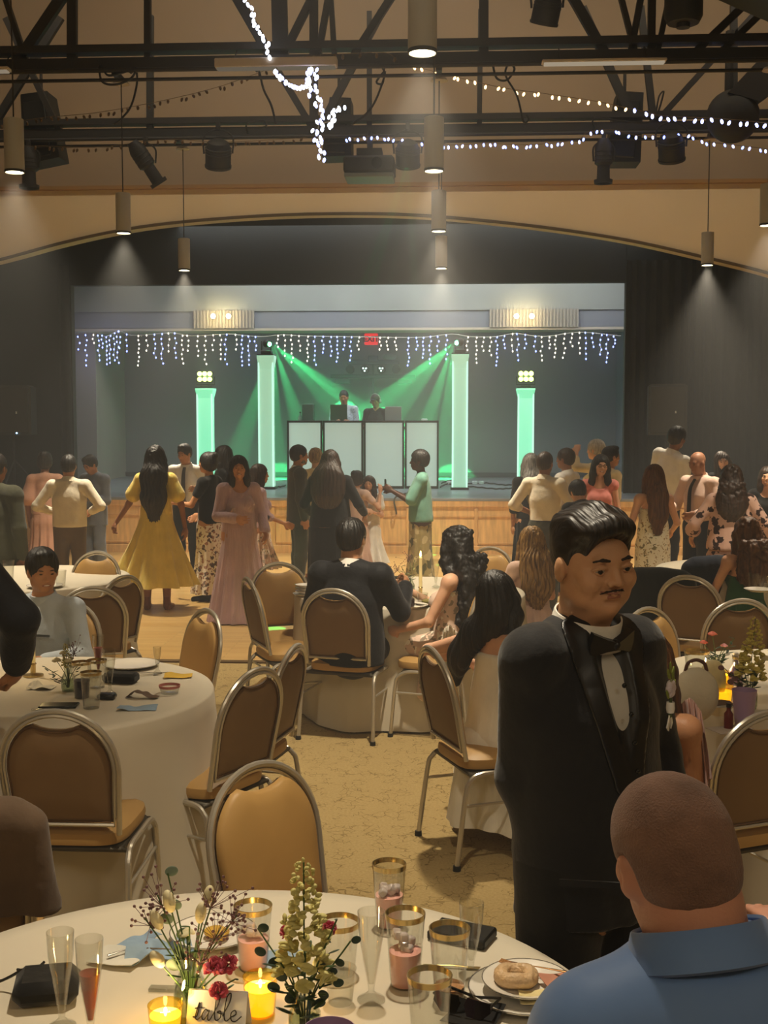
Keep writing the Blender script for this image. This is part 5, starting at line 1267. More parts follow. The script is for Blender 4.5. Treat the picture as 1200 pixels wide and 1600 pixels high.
# --- group at the left of the dance floor
guest(-8, 703, 9.6, -15, 'person in a dark olive suit cut by the left photo edge', skin='brown', clothes=[('jacket', OLV, {}), ('trousers', OLV, {}), ('collar', WHT, {})], shoe=SHB)
guest(70, 702, 13.4, 10, 'woman from behind in a salmon pink dress at the far left, dark hair pinned up', sex='f', skin='brown', hair=('bun', 'black', {}), clothes=[('bodice', PNK, dict(sleeve=.8, puff=.045)), ('skirt', PNK, std(r1=(.27, .24)))])
guest(107, 707, 12.2, 8, 'man from behind in a loose cream white shirt and taupe trousers', hair=('short', 'black', {}), clothes=[('shirt', CRM, dict(loose=.02)), ('collar', CRM, {}), ('trousers', TAU, {}), ('belt', DKT, {})], L=((-.16, -.03, -.22), (.12, .19, -.08)), Rr=((.16, -.03, -.22), (-.12, .19, -.08)), shoe=SHB)
guest(147, 706, 14.2, 150, 'man in a grey blue suit looking down at his hands', hair=('quiff', 'black', {}), skin='tan', hp=-28, clothes=[('jacket', GRB, dict(open=1)), ('shirt', WHT, dict(o=.006, sleeve=0)), ('trousers', GRB, {})], facing=True, shoe=SHB, **HOLD)
YB = guest(243, 693, 12.0, 3, 'woman in a yellow dress with very long wavy black hair, lifting her skirt', sex='f', skin='brown', hair=('wavy', 'black', dict(ln=.42, width=.115, vol=1.1)),
      clothes=[('bodice', YEL, dict(sleeve=.62, puff=.03, neckcut=False)), ('skirt', YEL, std(1.06, .27, (.40, .33), nf=11, amp=.03, flare=1.15, hem=lambda a: .28 * max(0, cos(a - pi)) ** 6))],
      L=((-.13, .02, -.26), (-.14, .02, -.20)), Rr=((.11, -.01, -.27), (.03, .04, -.25)), hands={-1: dict(curl=.9)})
t, p, k = YB
for s_ in (-1, 1):          # block-heeled ankle boots
    m = MB(); x = s_ * .105 * k; y = -.02; m.tube([(x, y - .03, .003), (x, y - .03, .06)], [.018, .026], 10); m.tube([(x, y - .02, .06), (x, y + .04, .05), (x + s_ * .02, y + .15, .022)], [.038, .038, .026], 12); m.tube([(x, y - .01, .05), (x, y - .01, .14)], [.036, .034], 12); m.build('shoe', SHT, t)
guest(291, 690, 14.6, 176, 'man in a white shirt, grey tie and black trousers behind the yellow dress', skin='tan', hair=('quiff', 'black', {}), hp=-12, hy=-18, clothes=[('shirt', WHT, {}), ('collar', WHT, {}), ('tie', TIE, {}), ('trousers', BLK, {}), ('belt', SHB, {})], facing=True, shoe=SHB, L=((-.10, -.02, -.26), (.06, .18, .02)), Rr=((.12, -.05, -.25), (.02, .14, -.18)))
guest(326, 703, 12.6, 72, 'woman in a black top and long dark-flowered white skirt, turned left', sex='f', skin='tan', hair=('bun', 'black', {}), clothes=[('bodice', BLK2, dict(sleeve=.5, hem=-.02)), ('skirt', FLS, std(1.0, .10, (.22, .20), nf=9, amp=.015))], facing=True, shoe=NAV, L=((-.05, .12, -.25), (.0, .24, .02)), Rr=((.05, .05, -.27), (0, .2, -.12)))
guest(350, 693, 13.6, 80, 'woman with dark hair half hidden behind the black top woman', sex='f', skin='light', hair=('long', 'black', dict(ln=.3)), clothes=[('bodice', BLK2, dict(sleeve=1.9)), ('skirt', BLK2, std(r1=(.22, .2)))], facing=True)
guest(373, 708, 11.3, -152, 'smiling woman in a dusty lilac long-sleeved gown with long black hair', sex='f', skin='tan', bulk=1.12, hair=('long', 'black', dict(ln=.36, width=.10)), hy=-16, clothes=[('bodice', LIL, dict(sleeve=1.85, puff=.012)), ('skirt', LIL, std(1.08, .02, (.33, .29), nf=17, amp=.014, flare=1.1))], facing=True, smile=1, L=((-.07, .04, -.27), (.02, .16, -.16)), Rr=((.08, .06, -.26), (-.12, .2, -.02)))
C9 = guest(404, 722, 12.4, -70, 'woman in mauve lace holding a dark clutch, right of the lilac gown', sex='f', skin='tan', hair=('long', 'dbrown', dict(ln=.26)), clothes=[('bodice', LIL, dict(sleeve=1.2)), ('skirt', LAC, std(1.0, .45, (.24, .22)))], facing=True, Rr=((.05, .06, -.27), (.0, .22, -.10)))
g = W(413, 808, 12.2); m = MB(); m.box((0, 0, 0), (.10, .05, .07), rot=roty(.5), bev=.012); o = m.build('clutch_bag', cloth('clutch_navy', '2a2438')); o.location = g; tag(o, 'small dark clutch bag held by the woman in mauve lace', 'bag')
# --- group in the middle
B10 = guest(466, 692, 13.6, -72, 'grey-bearded man in an olive suit facing right, in the middle group', skin='tan', hair=('short', 'black', {}), clothes=[('jacket', OLV, {}), ('collar', WHT, {}), ('trousers', OLV, {})], facing=True, shoe=SHB)
t, p, k = B10; S = Sdf(); a = lambda x, y, z: p.head + p.Hd @ V(x, y, z)
S.ell(a(0, .052, -.088), (.036, .032, .026), .02, p.Hd); [S.ell(a(s_ * .045, .02, -.07), (.022, .034, .028), .02, p.Hd) for s_ in (-1, 1)]; mesh_obj('beard', S.mesh(.008), HR['grey'], t, k, hair_disp(.002))
guest(493, 697, 14.3, -20, 'short-haired blond woman behind the olive suit', sex='f', skin='light', hair=('curlyshort', 'blond', {}), clothes=[('bodice', CRP, dict(sleeve=1.2)), ('skirt', CRP, std(r1=(.24, .2)))])
guest(516, 700, 12.4, -6, 'woman all in black with long dark brown hair, seen from behind in the middle group', sex='f', skin='tan', bulk=1.35, hair=('long', 'dbrown', dict(ln=.30, width=.145, vol=1.25)), clothes=[('blouse', BLK2, dict(loose=.05, hem=-.05, name='tunic')), ('skirt', BLK2, std(1.0, .12, (.28, .24), hips=.25, nf=8, amp=.01))], Rr=((.14, .02, -.25), (.02, .18, -.1)), L=((-.12, .02, -.25), (.02, .18, -.1)))
guest(558, 733, 13.8, -30, 'girl with her dark hair in a bun, raising an arm', sex='f', skin='light', hair=('bun', 'black', dict(vol=1.1)), clothes=[('bodice', PKS, dict(sleeve=.5)), ('skirt', PKS, std(bot=.3, r1=(.25, .22)))], Rr=((.12, .1, -.16), (.0, .12, .22)))
guest(577, 741, 13.9, 172, 'girl in a white dress with long loose dark hair, facing the camera', sex='f', skin='light', hair=('long', 'dbrown', dict(ln=.32, front=.6)), clothes=[('bodice', WHT, dict(sleeve=.5, puff=.02)), ('skirt', WHT, std(bot=.35, r1=(.27, .24)))], facing=True, L=((-.05, .05, -.27), (.10, .2, .06)))
TL_ = guest(657, 700, 13.0, 92, 'person in a teal blouse and olive patterned skirt holding up a dark phone', sex='f', skin='dark', bulk=1.12, hair=('short', 'black', dict(vol=1.5)), clothes=[('blouse', TEA, dict(sleeve=.9, puff=.018, hem=-.04, loose=.02)), ('skirt', PAT, std(1.0, .05, (.21, .19), nf=8, amp=.008))], facing=True, L=((-.03, .13, -.24), (.03, .22, .12)), Rr=((.03, .13, -.24), (-.03, .22, .10)), hands={-1: dict(curl=.9), 1: dict(curl=.9)})
t, p, k = TL_; w0 = (p.arm[-1][2] + p.arm[1][2]) / 2 + p.T @ V(0, .075, .05); wl = t.matrix_basis @ Vector(w0 * k)
m = MB(); m.box((0, 0, 0), (.02, .075, .15), rot=rotx(-.25), bev=.006); o = m.build('phone', mat('phone_black', '101010', .2)); o.location = wl; o.rotation_euler = (0, 0, R(0)); tag(o, 'dark phone held up by the person in the teal blouse', 'phone')
guest(538, 607, 20.0, 178, 'man in a pale patterned shirt behind the booth on the stage', z0=STZ, skin='tan', hair=('short', 'black', dict(vol=.6)), hp=-10, clothes=[('shirt', SHP, {}), ('collar', SHP, {}), ('trousers', BLK, {})], facing=True, **HOLD)
DJ = guest(588, 613, 20.2, 165, 'person in black with a cap and headphones behind the silver laptop', z0=STZ, skin='tan', hair=('short', 'dbrown', {}), hp=-15, clothes=[('shirt', BLK, dict(sleeve=.9)), ('trousers', BLK, {})], facing=True, **HOLD)
t, p, k = DJ; a = lambda x, y, z: Vector(p.head + p.Hd @ V(x, y, z)) * k
m = MB(); m.tube([a(.095 * cos(x), -.01, .02 + .11 * sin(x)) for x in [pi * i / 14 for i in range(15)]], .009, 6); [m.ell(a(s_ * .094, -.005, -.01), (.018, .032, .036), Matrix(p.Hd.tolist())) for s_ in (-1, 1)]; m.build('headphones', mat('headphone_grey', 'a0a8a0', .4), t)
m = MB(); m.ell(a(0, .10, .055), (.06, .055, .008), Matrix(p.Hd.tolist())); m.build('cap_peak', BLK, t)
# --- group at the right of the dance floor
guest(829, 705, 12.9, 10, 'woman with long greying dark hair, mostly behind the white shirt at the right', sex='f', skin='tan', hair=('long', 'grey', dict(ln=.25)), clothes=[('bodice', BLK2, dict(sleeve=1.2)), ('skirt', BLK2, std(r1=(.2, .18)))])
guest(851, 702, 11.9, -28, 'man from behind in a fitted cream shirt with rolled sleeves and dark trousers', skin='ruddy', hair=('short', 'dbrown', dict(vol=.7)), clothes=[('shirt', CRM, dict(sleeve=1.3)), ('collar', CRM, {}), ('trousers', OLV, {}), ('belt', SHB, {})], L=((-.15, -.02, -.22), (.08, .2, -.1)), Rr=((.13, .03, -.24), (-.02, .22, -.06)), shoe=SHB)
guest(885, 697, 13.0, 60, 'man in a white shirt facing left behind the cream shirt', skin='ruddy', hair=('short', 'dbrown', {}), clothes=[('shirt', WHT, {}), ('collar', WHT, {}), ('trousers', BLK, {})], facing=True, **HOLD)
WG = guest(937, 707, 12.3, 176, 'smiling woman with glasses and long black hair in a pink sleeveless top', sex='f', skin='light', hair=('long', 'black', dict(ln=.24, front=.4)), hy=8, hr=-6, clothes=[('bodice', cloth('top_pink', 'd88478'), dict(sleeve=0)), ('skirt', BLK2, std(r1=(.22, .2)))], facing=True, smile=1)
t, p, k = WG; a = lambda x, y, z: Vector(p.head + p.Hd @ V(x, y, z)) * k
m = MB(); [m.tube([a(s_ * .031 + .022 * cos(x), .096, .002 + .017 * sin(x)) for x in [2 * pi * i / 14 for i in range(14)]], .0022, 5, closed=True) for s_ in (-1, 1)]; [m.tube([a(s_ * .053, .095, .003), a(s_ * .078, .0, .003)], .002, 4) for s_ in (-1, 1)]; m.tube([a(-.009, .097, .004), a(.009, .097, .004)], .002, 4); m.build('glasses', SHB, t)
guest(932, 684, 14.3, 60, 'woman with silver blond hair holding one arm up to her head', sex='f', skin='light', hair=('short', 'silver', dict(vol=1.4)), clothes=[('bodice', CRP, dict(sleeve=1.5)), ('skirt', CRP, std(r1=(.22, .2)))], L=((-.20, .08, .02), (.10, .08, .20)))
guest(953, 694, 13.5, -72, 'dark-haired bearded man facing right in the right group', skin='tan', hair=('quiff', 'black', {}), clothes=[('shirt', CRP, dict(sleeve=.9)), ('trousers', BLK, {})], facing=True)
SB = guest(925, 748, 11.0, 25, 'stooping person in black with short black hair, below the woman with glasses', skin='light', lean=26, hair=('short', 'black', dict(vol=1.5)), clothes=[('jacket', BLK, {}), ('trousers', BLK, {})], sc=1.02)
TW = guest(1040, 660, 14.0, -52, 'tall man in a white shirt leaning right, his back to the camera', skin='brown', hair=('short', 'black', {}), side=12, clothes=[('shirt', WHT, {}), ('collar', WHT, {}), ('trousers', BLK, {})], **HOLD)
guest(1022, 722, 10.7, 14, 'woman from behind in a strapless cream flowered dress with long brown hair', sex='f', skin='light', hair=('long', 'brown', dict(ln=.34, width=.10)), clothes=[('bodice', FLD, dict(sleeve=0, strapless=.36, tilt=0)), ('skirt', FLD, std(1.06, .08, (.27, .24), nf=9, amp=.014))], L=((-.08, .02, -.27), (.0, .14, -.2)), Rr=((.12, .05, -.25), (.04, .2, -.1)))
guest(1094, 700, 12.0, 128, 'bald man in a pale pink shirt and black tie facing left', skin='ruddy', bulk=1.1, hair=('bald', '', {}), hp=-14, clothes=[('shirt', PKS, {}), ('collar', PKS, {}), ('tie', DKT, {}), ('trousers', NAV, {})], facing=True, L=((-.08, .05, -.26), (.08, .2, -.05)), Rr=((.1, .05, -.26), (-.05, .2, -.02)), shoe=SHB)
guest(1131, 703, 14.2, 178, 'smiling woman with wavy dark hair looking over from behind the flowered kimono', sex='f', skin='light', hair=('wavy', 'dbrown', dict(ln=.15, front=.5)), hr=12, clothes=[('bodice', BLK2, dict(sleeve=1)), ('skirt', BLK2, std())], facing=True, smile=1)
guest(1143, 722, 10.3, -8, 'woman from behind in a pink kimono printed with dark leaves, big curly dark hair', sex='f', skin='tan', bulk=1.2, hair=('curly', 'dbrown', dict(ln=.16, width=.12, vol=1.1)), clothes=[('blouse', KIM, dict(sleeve=1.4, puff=.03, loose=.05, hem=-.02, name='kimono')), ('skirt', KIM, std(1.0, .50, (.27, .22), hips=.22, nf=8, amp=.012))], shoe=NAV, L=((-.16, .0, -.22), (-.02, .16, -.14)), Rr=((.16, .0, -.22), (.02, .16, -.14)))
guest(1199, 726, 12.4, 165, 'laughing woman cut by the right photo edge', sex='f', skin='light', hair=('long', 'dbrown', dict(ln=.2)), clothes=[('bodice', BLK2, dict(sleeve=1.4)), ('skirt', BLK2, std())], facing=True, smile=1)
guest(1170, 806, 8.5, 12, 'seated woman from behind in a strapless green dress with curly brown hair', sex='f', skin='light', sit=True, hair=('curly', 'brown', dict(ln=.2, width=.11)), clothes=[('bodice', GRN, dict(sleeve=0, strapless=.34, tilt=0)), ('skirt', GRN, dict(top=.72, bot=.40, r0=(.15, .12), r1=(.26, .26), flare=1))], L=((-.07, .10, -.25), (.1, .2, -.02)), Rr=((.07, .10, -.25), (-.1, .2, -.02)))
# --- seated in front
SM = guest(62, 853, 6.25, 170, 'smiling man with short black hair in a pale blue shirt seated behind the left table', skin='tan', vox=.009, sit=True, hy=42, hp=-8, hr=0, hair=('quiff', 'black', dict(vol=1.1)), clothes=[('shirt', PBL, dict(hem=-.05, wr=.006)), ('collar', PBL, {}), ('trousers', NAV, {})], facing=True, smile=1, wide=1.03, L=((-.10, .10, -.24), (.10, .20, .0)), Rr=((.10, .12, -.24), (-.10, .20, .02)))
t, p, k = SM; m = MB(); m.box(Vector(p.t(-.07, .168, .33)) * k, (.11, .006, .012), rot=Matrix(p.T.tolist())); m.build('pocket_edge', cloth('pocket_grey', '4e5458'), t)
guest(-158, 690, 4.12, -12, 'person in a black suit leaning over the left table, one bent arm showing', skin='tan', vox=.010, lean=10, clothes=[('jacket', BLK, dict(wr=.006)), ('trousers', BLK, {}), ('collar', WHT, {})], Rr=((.20, .03, -.20), (-.10, .17, -.16)), shoe=SHB)
guest(548, 808, 7.2, -14, 'man in a black tuxedo seated at the middle table, his back to the camera', skin='tan', vox=.009, sit=True, hy=-10, hair=('short', 'black', dict(vol=1.1)), bulk=1.12, clothes=[('jacket', BLK, dict(wr=.006)), ('collar', WHT, {}), ('trousers', BLK, {})], L=((-.10, .10, -.25), (.10, .2, .02)), Rr=((.09, .13, -.24), (-.03, .22, .14)), shoe=SHB, hands={1: dict(curl=1.0)})
CW = guest(704, 820, 7.3, 74, 'seated woman with long curly black hair in a pale lace dress, legs crossed', sex='f', skin='light', vox=.009, sit=True, lean=-4, hy=-18, hair=('curly', 'black', dict(ln=.34, width=.11, vol=1.1, sway=(-.02, 0))), clothes=[('bodice', LAC, dict(sleeve=0, strapless=.40, tilt=0)), ], L=((-.06, .10, -.26), (.06, .20, -.08)), Rr=((.05, .14, -.24), (-.03, .24, .10)),
      legs={-1: ((.02, .47, .60), (.05, .36, .17), (.10, .50, .08)), 1: ((.09, .42, .52), (.06, .26, .09), (.06, .40, .04))})
t, p, k = CW; S = Sdf(); S.cap(p.hip + V(0, 0, .04), p.hip + V(0, .03, -.02), .165, .175, .05, (1, .75, 1))
for s_ in (-1, 1): hj, kn, an, toe = p.leg[s_]; S.cap(hj, hj + (kn - hj) * .86, .105, .085, .05)
S.cap(p.hip + V(-.12, .1, 0), p.hip + V(-.14, .12, -.28), .05, .06, .05); mesh_obj('skirt', S.mesh(.009), LAC, t, k, wrinkle(.008, 14))
for s_ in (-1, 1):     # wedge sandals
    hj, kn, an, toe = p.leg[s_]; d_ = toe - an; d_[2] = 0; d_ /= np.linalg.norm(d_); m = MB(); a = an + V(0, 0, -.045); b = toe + V(0, 0, -.02)
    m.tube([Vector(a - d_ * .03) * k, Vector(a * .5 + b * .5) * k, Vector(b + d_ * .06) * k], [.034, .032, .03], 12, flat=.45, up=(1, 0, 0)); o = m.build('sandal', mat('sandal_sole', 'b8a890', .6), t)
    m = MB()
    for (q, r_) in ((an + V(0, 0, .0), .045), (an * .4 + toe * .6 + V(0, 0, .008), .040), (toe + V(0, 0, .004), .034)):
        m.tube([Vector(q + r_ * (cos(x) * V(1, 0, 0) + sin(x) * (V(0, 0, 1) if r_ < .045 else V(0, .9, .3)))) * k for x in [2 * pi * i / 16 for i in range(16)]], .007, 6, closed=True)
    m.build('strap', mat('sandal_strap', '3a2a2a', .5), o)
WW = guest(778, 890, 5.34, -56, 'seated woman in a white dress with straight black hair, one arm over the chair back', sex='f', skin='light', vox=.008, sit=True, lean=2, hy=20, hr=-14, hair=('long', 'black', dict(ln=.24, width=.070, vol=.95, sway=(-.20, .0), amp=.003)), bulk=1.08,
      clothes=[('bodice', WDR, dict(sleeve=0, strapless=.40, tilt=0, hem=-.12, wr=.009, wf=8, o=.018))], L=((-.20, -.14, -.09), (.05, .22, -.08)), Rr=((.06, .08, -.26), (-.06, .2, -.1)))
t, p, k = WW; skirt(t, k, .60, .12, (.14, .12), (.30, .31), WDR, nf=7, amp=.02, cx=(0, .10), flare=.35, hips=.25)
# fringed white shawl hanging over her chair
def drape(name, pts_top, pts_bot, mt, lab, cat, folds=9, amp=.012, thick=.006, rows=20, parent=None, curve=0, nrm=None):
    n = 60; T_ = arc_pts(pts_top, 12); B_ = arc_pts(pts_bot, 12); vs = []
    nv = Vector(nrm) if nrm else Vector((0, -1, 0))
    def at_(L, f): x = f * (len(L) - 1); i = min(int(x), len(L) - 2); return L[i].lerp(L[i + 1], x - i)
    for side in (0, 1):
        for j in range(rows):
            g = j / (rows - 1)
            for i in range(n):
                f = i / (n - 1); q = at_(T_, f).lerp(at_(B_, f), g)
                vs.append(q + nv * (amp * (.3 + g) * (sin(folds * 6.28 * f + 1.2 * g) + .4 * sin(folds * 11 * f)) + curve * sin(pi * f) - side * thick))
    fs = []; K = n * rows
    for j in range(rows - 1):
        for i in range(n - 1): a = j * n + i; fs += [(a, a + 1, a + n + 1, a + n), (K + a, K + a + n, K + a + n + 1, K + a + 1)]
    for i in range(n - 1): fs += [(i, K + i, K + i + 1, i + 1)]; a = (rows - 1) * n + i; fs += [(a, a + 1, K + a + 1, K + a)]
    for j in range(rows - 1): a = j * n; fs += [(a, a + n, K + a + n, K + a)]; a += n - 1; fs += [(a, K + a, K + a + n, a + n)]
    m = MB(); m.add(vs, fs); o = m.build(name, mt, parent, auto=80)
    if lab: tag(o, lab, cat)
    return o
drape('shawl', [W(692, 985, 5.9), W(702, 978, 5.85), W(716, 990, 5.8)], [W(690, 1130, 5.9), W(708, 1150, 5.82), W(726, 1120, 5.75)], printed('shawl_lace', 'ddd4c0', 'f4eedf', 60, .4), 'white lacy shawl hanging down beside the white dress', 'shawl', 5, .012)
guest(832, 822, 8.5, 22, 'seated woman with long wavy blond brown hair, seen from behind', sex='f', skin='light', sit=True, hair=('wavy', 'blond', dict(ln=.3, width=.12, vol=1.15, front=.3)), clothes=[('bodice', PKS, dict(sleeve=.3)), ('skirt', PKS, dict(top=.72, bot=.40, r0=(.15, .12), r1=(.26, .26), flare=1))], L=((-.10, .12, -.24), (.1, .2, .05)), Rr=((.07, .10, -.25), (-.1, .2, -.02)))
AW = guest(1015, 984, 3.95, -22, 'seated woman with auburn hair and a rose cardigan off her shoulder, behind the standing man', sex='f', skin='tan', vox=.008, sit=True, hair=('long', 'brown', dict(ln=.10, width=.085, front=.2)), clothes=[('bodice', ROS, dict(sleeve=0, strapless=.36, tilt=0, hem=-.12))], Rr=((.03, .06, -.27), (-.03, .2, -.1)), L=((-.08, .06, -.26), (.05, .2, -.05)))
drape('cardigan', [W(1064, 1100, 3.95), W(1080, 1092, 3.92), W(1096, 1112, 3.9)], [W(1082, 1225, 3.95), W(1096, 1240, 3.9), W(1112, 1215, 3.86)], cloth('cardigan_pink', 'c49a8c', bump=(9, .8, (6, 6, .6))), 'dusty pink cardigan slipping down behind the auburn-haired woman', 'cardigan', 4, .014)
# ================================================================== THE TWO MEN IN FRONT
def merge(A, B):
    if len(B[0]) == 0: return A
    return np.concatenate([A[0], B[0]]), np.concatenate([A[1], B[1] + len(A[0])])
def fine_head(S, p, sc, wide, smile=0):
    """adds eyelid folds, nostrils, cheeks and mouth corners to a head"""
    h = p.head; Q = p.Hd; a = lambda x, y, z: h + Q @ (V(x * wide, y, z) * sc)
    for s_ in (-1, 1):
        S.chain([a(s_ * .046, .074, .001), a(s_ * .038, .0865, .0075), a(s_ * .028, .0885, .0085), a(s_ * .018, .084, .003)], [.0028] * 4, .004)
        S.ell(a(s_ * .006, .099, -.040), .0035, .003, op='s')
        S.ell(a(s_ * .043, .062, -.036), (.020, .020, .019), .02, Q); S.ell(a(s_ * .040, .030, -.075), (.024, .030, .024), .03, Q)
        S.cap(a(s_ * .0235, .089, -.042), a(s_ * .040, .075, -.072), .0016, .001, .012, op='s')
    S.cap(a(0, .092, -.046), a(0, .092, -.054), .002, .002, .006, op='s')
    S.ell(a(0, .074, -.096), (.018, .016, .013), .02, Q); S.cap(a(-.014, .084, -.079), a(.014, .084, -.079), .003, None, .01, op='s')
    S.ell(a(0, .015, -.115), (.042, .045, .022), .03, Q)
TD = 2.75
t = thing('person', 'man in a black tuxedo with bow tie standing at the front right', 'person', foot(928, TD), R(-146))
kq = W(940, 785, TD).z / 1.762 * 1.012; k = kq
p = make_pose(bulk=1.04, shw=.150, hy=-6, hp=-9, hr=3, lean=-2, L=((-.09, -.02, -.27), (.06, .14, -.19)), Rr=((.0, -.045, -.27), (-.045, .085, -.22)))
SC_, WD = .955, 1.20
Sh = Sdf(); S_head(Sh, p, 2, False, SC_, WD, .9); fine_head(Sh, p, SC_, WD); S_neck(Sh, p, .060); Sh.plane(p.t(0, 0, .47), p.T @ V(0, 0, -1))
Sb = Sdf(); S_torso(Sb, p); S_legs(Sb, p); S_neck(Sb, p, .058); Sb.plane(p.t(0, 0, .50), p.T @ V(0, 0, 1))
for s_ in (-1, 1):
    hj, kn, an, toe = p.leg[s_]; Sb.cap(an, toe, .036, .028); S_arm(Sb, p, s_); S0, e_, w0 = p.arm[s_]
    hand(Sb, w0, p.T @ V(-s_ * .25, .30, -1), p.T @ V(-s_, .1, 0), s_, .35)
mesh_obj('body', merge(Sh.mesh(.0028), Sb.mesh(.0065)), skin('warm', 'c49672'), t, k)
a = lambda x, y, z: p.head + p.Hd @ (V(x * WD, y, z) * SC_); Qm = Matrix(p.Hd.tolist())
# slicked-back hair with short faded sides
S = Sdf(); g = .0025
S.ell(a(0, -.020, .034), (.0740 * WD + g, .097 + g, .090 + g), .02, p.Hd)
S.ell(a(0, -.055, -.01), (.064, .060, .062), .02, p.Hd)
S.chain([a(-.045, .052, .088), a(0, .068, .098), a(.045, .052, .088)], [.018, .020, .018], .02); S.chain([a(0, .06, .098), a(0, .0, .112), a(0, -.06, .100)], [.020, .026, .026], .03)
S.chain([a(.034, .05, .085), a(.042, .0, .090), a(.045, -.06, .085)], [.02, .026, .024], .03); S.chain([a(-.034, .05, .085), a(-.042, .0, .090), a(-.045, -.06, .085)], [.02, .026, .024], .03)
S.ell(a(0, .108, -.024), (.078 * WD, .078, .106), .006, p.Hd, op='s')
S.plane(a(0, -.02, -.050), p.Hd @ V(0, .5, -1))
for s_ in (-1, 1): S.ell(a(s_ * .086, -.002, -.022), (.018, .026, .044), .006, p.Hd, op='s'); S.ell(a(s_ * .078, .054, -.008), (.034, .034, .062), .01, p.Hd, op='s')
def comb(v, n):
    q = (v - p.head) @ p.Hd; return .0012 * np.sin(q[:, 0] * 420 + .8 * np.sin(q[:, 1] * 18) + .5 * np.sin(q[:, 2] * 14)) * np.clip((q[:, 2] - .05) * 18, 0, 1) + .0008 * snoise(v, 60)
mesh_obj('hair', S.mesh(.0034), hairm('slick', '0c0a09', '241c16', .45, (90, 7, 16)), t, k, comb)
for s_ in (-1, 1):
    e0 = a(s_ * .031, .0755, .001); m = MB(); m.ell(Vector(e0) * k, tuple(x * k * SC_ for x in (.0132,) * 3), Qm, 20, 14); ey = m.build('eye', mat('eye_white', '8e8474', .15), t)
    d_ = p.Hd @ V(.06 * s_ + .22, 1, -.28); d_ /= np.linalg.norm(d_); m = MB(); m.ell(Vector(e0 + d_ * .0094) * k, (.0066 * k, .0050 * k, .0066 * k), Qm, 14, 10); m.build('iris', mat('iris_dark', '120b07', .08), ey)
    S = Sdf(); S.ell(e0, (.0146,) * 3, .002); S.plane(a(s_ * .031, .08, .0006), p.Hd @ V(0, .25, -1)); mesh_obj('upper_eyelid', S.mesh(.0012), skin('warm', ''), t, k)
    S = Sdf(); S.ell(e0, (.0142,) * 3, .002); S.plane(a(s_ * .031, .08, -.0030), p.Hd @ V(0, .1, 1)); mesh_obj('lower_eyelid', S.mesh(.0012), skin('warm', ''), t, k)
    S = Sdf(); S.chain([a(s_ * .0145, .0885, .0225), a(s_ * .030, .0875, .0265), a(s_ * .046, .0765, .0210)], [.0020, .0028, .0012], .004); S.chain([a(s_ * .0145, .0885, .0225), a(s_ * .030, .0875, .0265), a(s_ * .046, .0765, .0210)], [.0020, .0028, .0012], .004); mesh_obj('eyebrow', S.mesh(.0014), hairm('brow', '1a110c', '2a1a12', .8), t, k, lambda v, n: .0006 * snoise(v, 300))
S = Sdf(); S.chain([a(-.029, .078, -.0585), a(-.018, .0865, -.052), a(0, .0925, -.0495)], [.0012, .0022, .0018], .003); S.chain([a(.029, .078, -.0585), a(.018, .0865, -.052), a(0, .0925, -.0495)], [.0012, .0022, .0018], .003)
mesh_obj('moustache', S.mesh(.0014), mat('stubble_dark', '2a1c14', .9), t, k, lambda v, n: .0005 * snoise(v, 300))
S = Sdf(); S.cap(a(-.026, .0790, -.0525), a(0, .0915, -.0575), .0022, .0042, .003); S.cap(a(.026, .0790, -.0525), a(0, .0915, -.0575), .0022, .0042, .003); S.cap(a(-.012, .0860, -.0665), a(.012, .0860, -.0665), .0044, None, .003); S.chain([a(-.03, .084, -.0570), a(0, .094, -.0620), a(.03, .084, -.0570)], [.0013] * 3, .002, op='s')
mesh_obj('lips', S.mesh(.0014), mat('lips_brown', '9a6450', .45), t, k)
# white wing-collar shirt, seen in the opening
garment(t, p, k, .007, 'shirt', cloth('dress_shirt_grey_white', 'c4c2ba', .7, .1, (8, .2)), o=.010, sleeve=0, wr=.002)
m = MB(); c0 = Vector(p.t(0, .000, .528)) * k; Qt = Matrix(p.T.tolist()) @ rotx(-.30)
m.lathe([((.098) * k, -.035 * k), (.084 * k, -.01 * k), (.080 * k, .024 * k), (.076 * k, .024 * k), (.078 * k, -.01 * k), (.090 * k, -.040 * k)], c0, 40, 1.0, 1.0, Qt); m.build('collar', cloth('collar_white', 'e8e4da', .6, .1), t)
# jacket
def jacket_sdf(o):
    S = Sdf(); S_torso(S, p, o, k=.06); S.cap(p.t(0, 0, .12), p.t(0, -.01, -.20), .160 * p.bulk + o - .01, .168 * p.bulk + o - .004, .05, (1, .78, 1), p.T)
    return S
VO = lambda S, r0, r1, op, k_=.006: S.cap(p.t(.0, .13, .56), p.t(.0, .165, .19), r0, r1, k_, op=op)
S = jacket_sdf(.021)
for s_ in (-1, 1):
    S_arm(S, p, s_, .023, t1=1.90); S.ell(p.sh[s_] + p.T @ V(-s_ * .012, 0, .000), .066, .03)
S.plane(p.t(0, 0, -.15), p.T @ V(0, 0, -1)); VO(S, .092, .012, 's')
jk = cloth('tuxedo_wool', '17171a', .75, .25, (30, .15)); JK = mesh_obj('jacket', S.mesh(.0065), jk, t, k, lambda v, n: .0050 * snoise(v, 10, (1, 1, .55)) + .002 * snoise(v, 26))
S = jacket_sdf(.031); VO(S, .148, .050, 'i'); VO(S, .090, .010, 's'); S.plane(p.t(0, 0, .15), p.T @ V(0, 0, -1)); S.plane(p.t(0, .02, 0), p.T @ V(0, -1, 0))
mesh_obj('lapel', S.mesh(.0045), mat('satin_black', '0b0b0d', .35, 0, .6), JK, k)
m = MB(); m.ell(Vector(p.t(.0, .200, .115)) * k, (.011, .005, .011)); m.build('button', mat('satin_black', ''), JK)
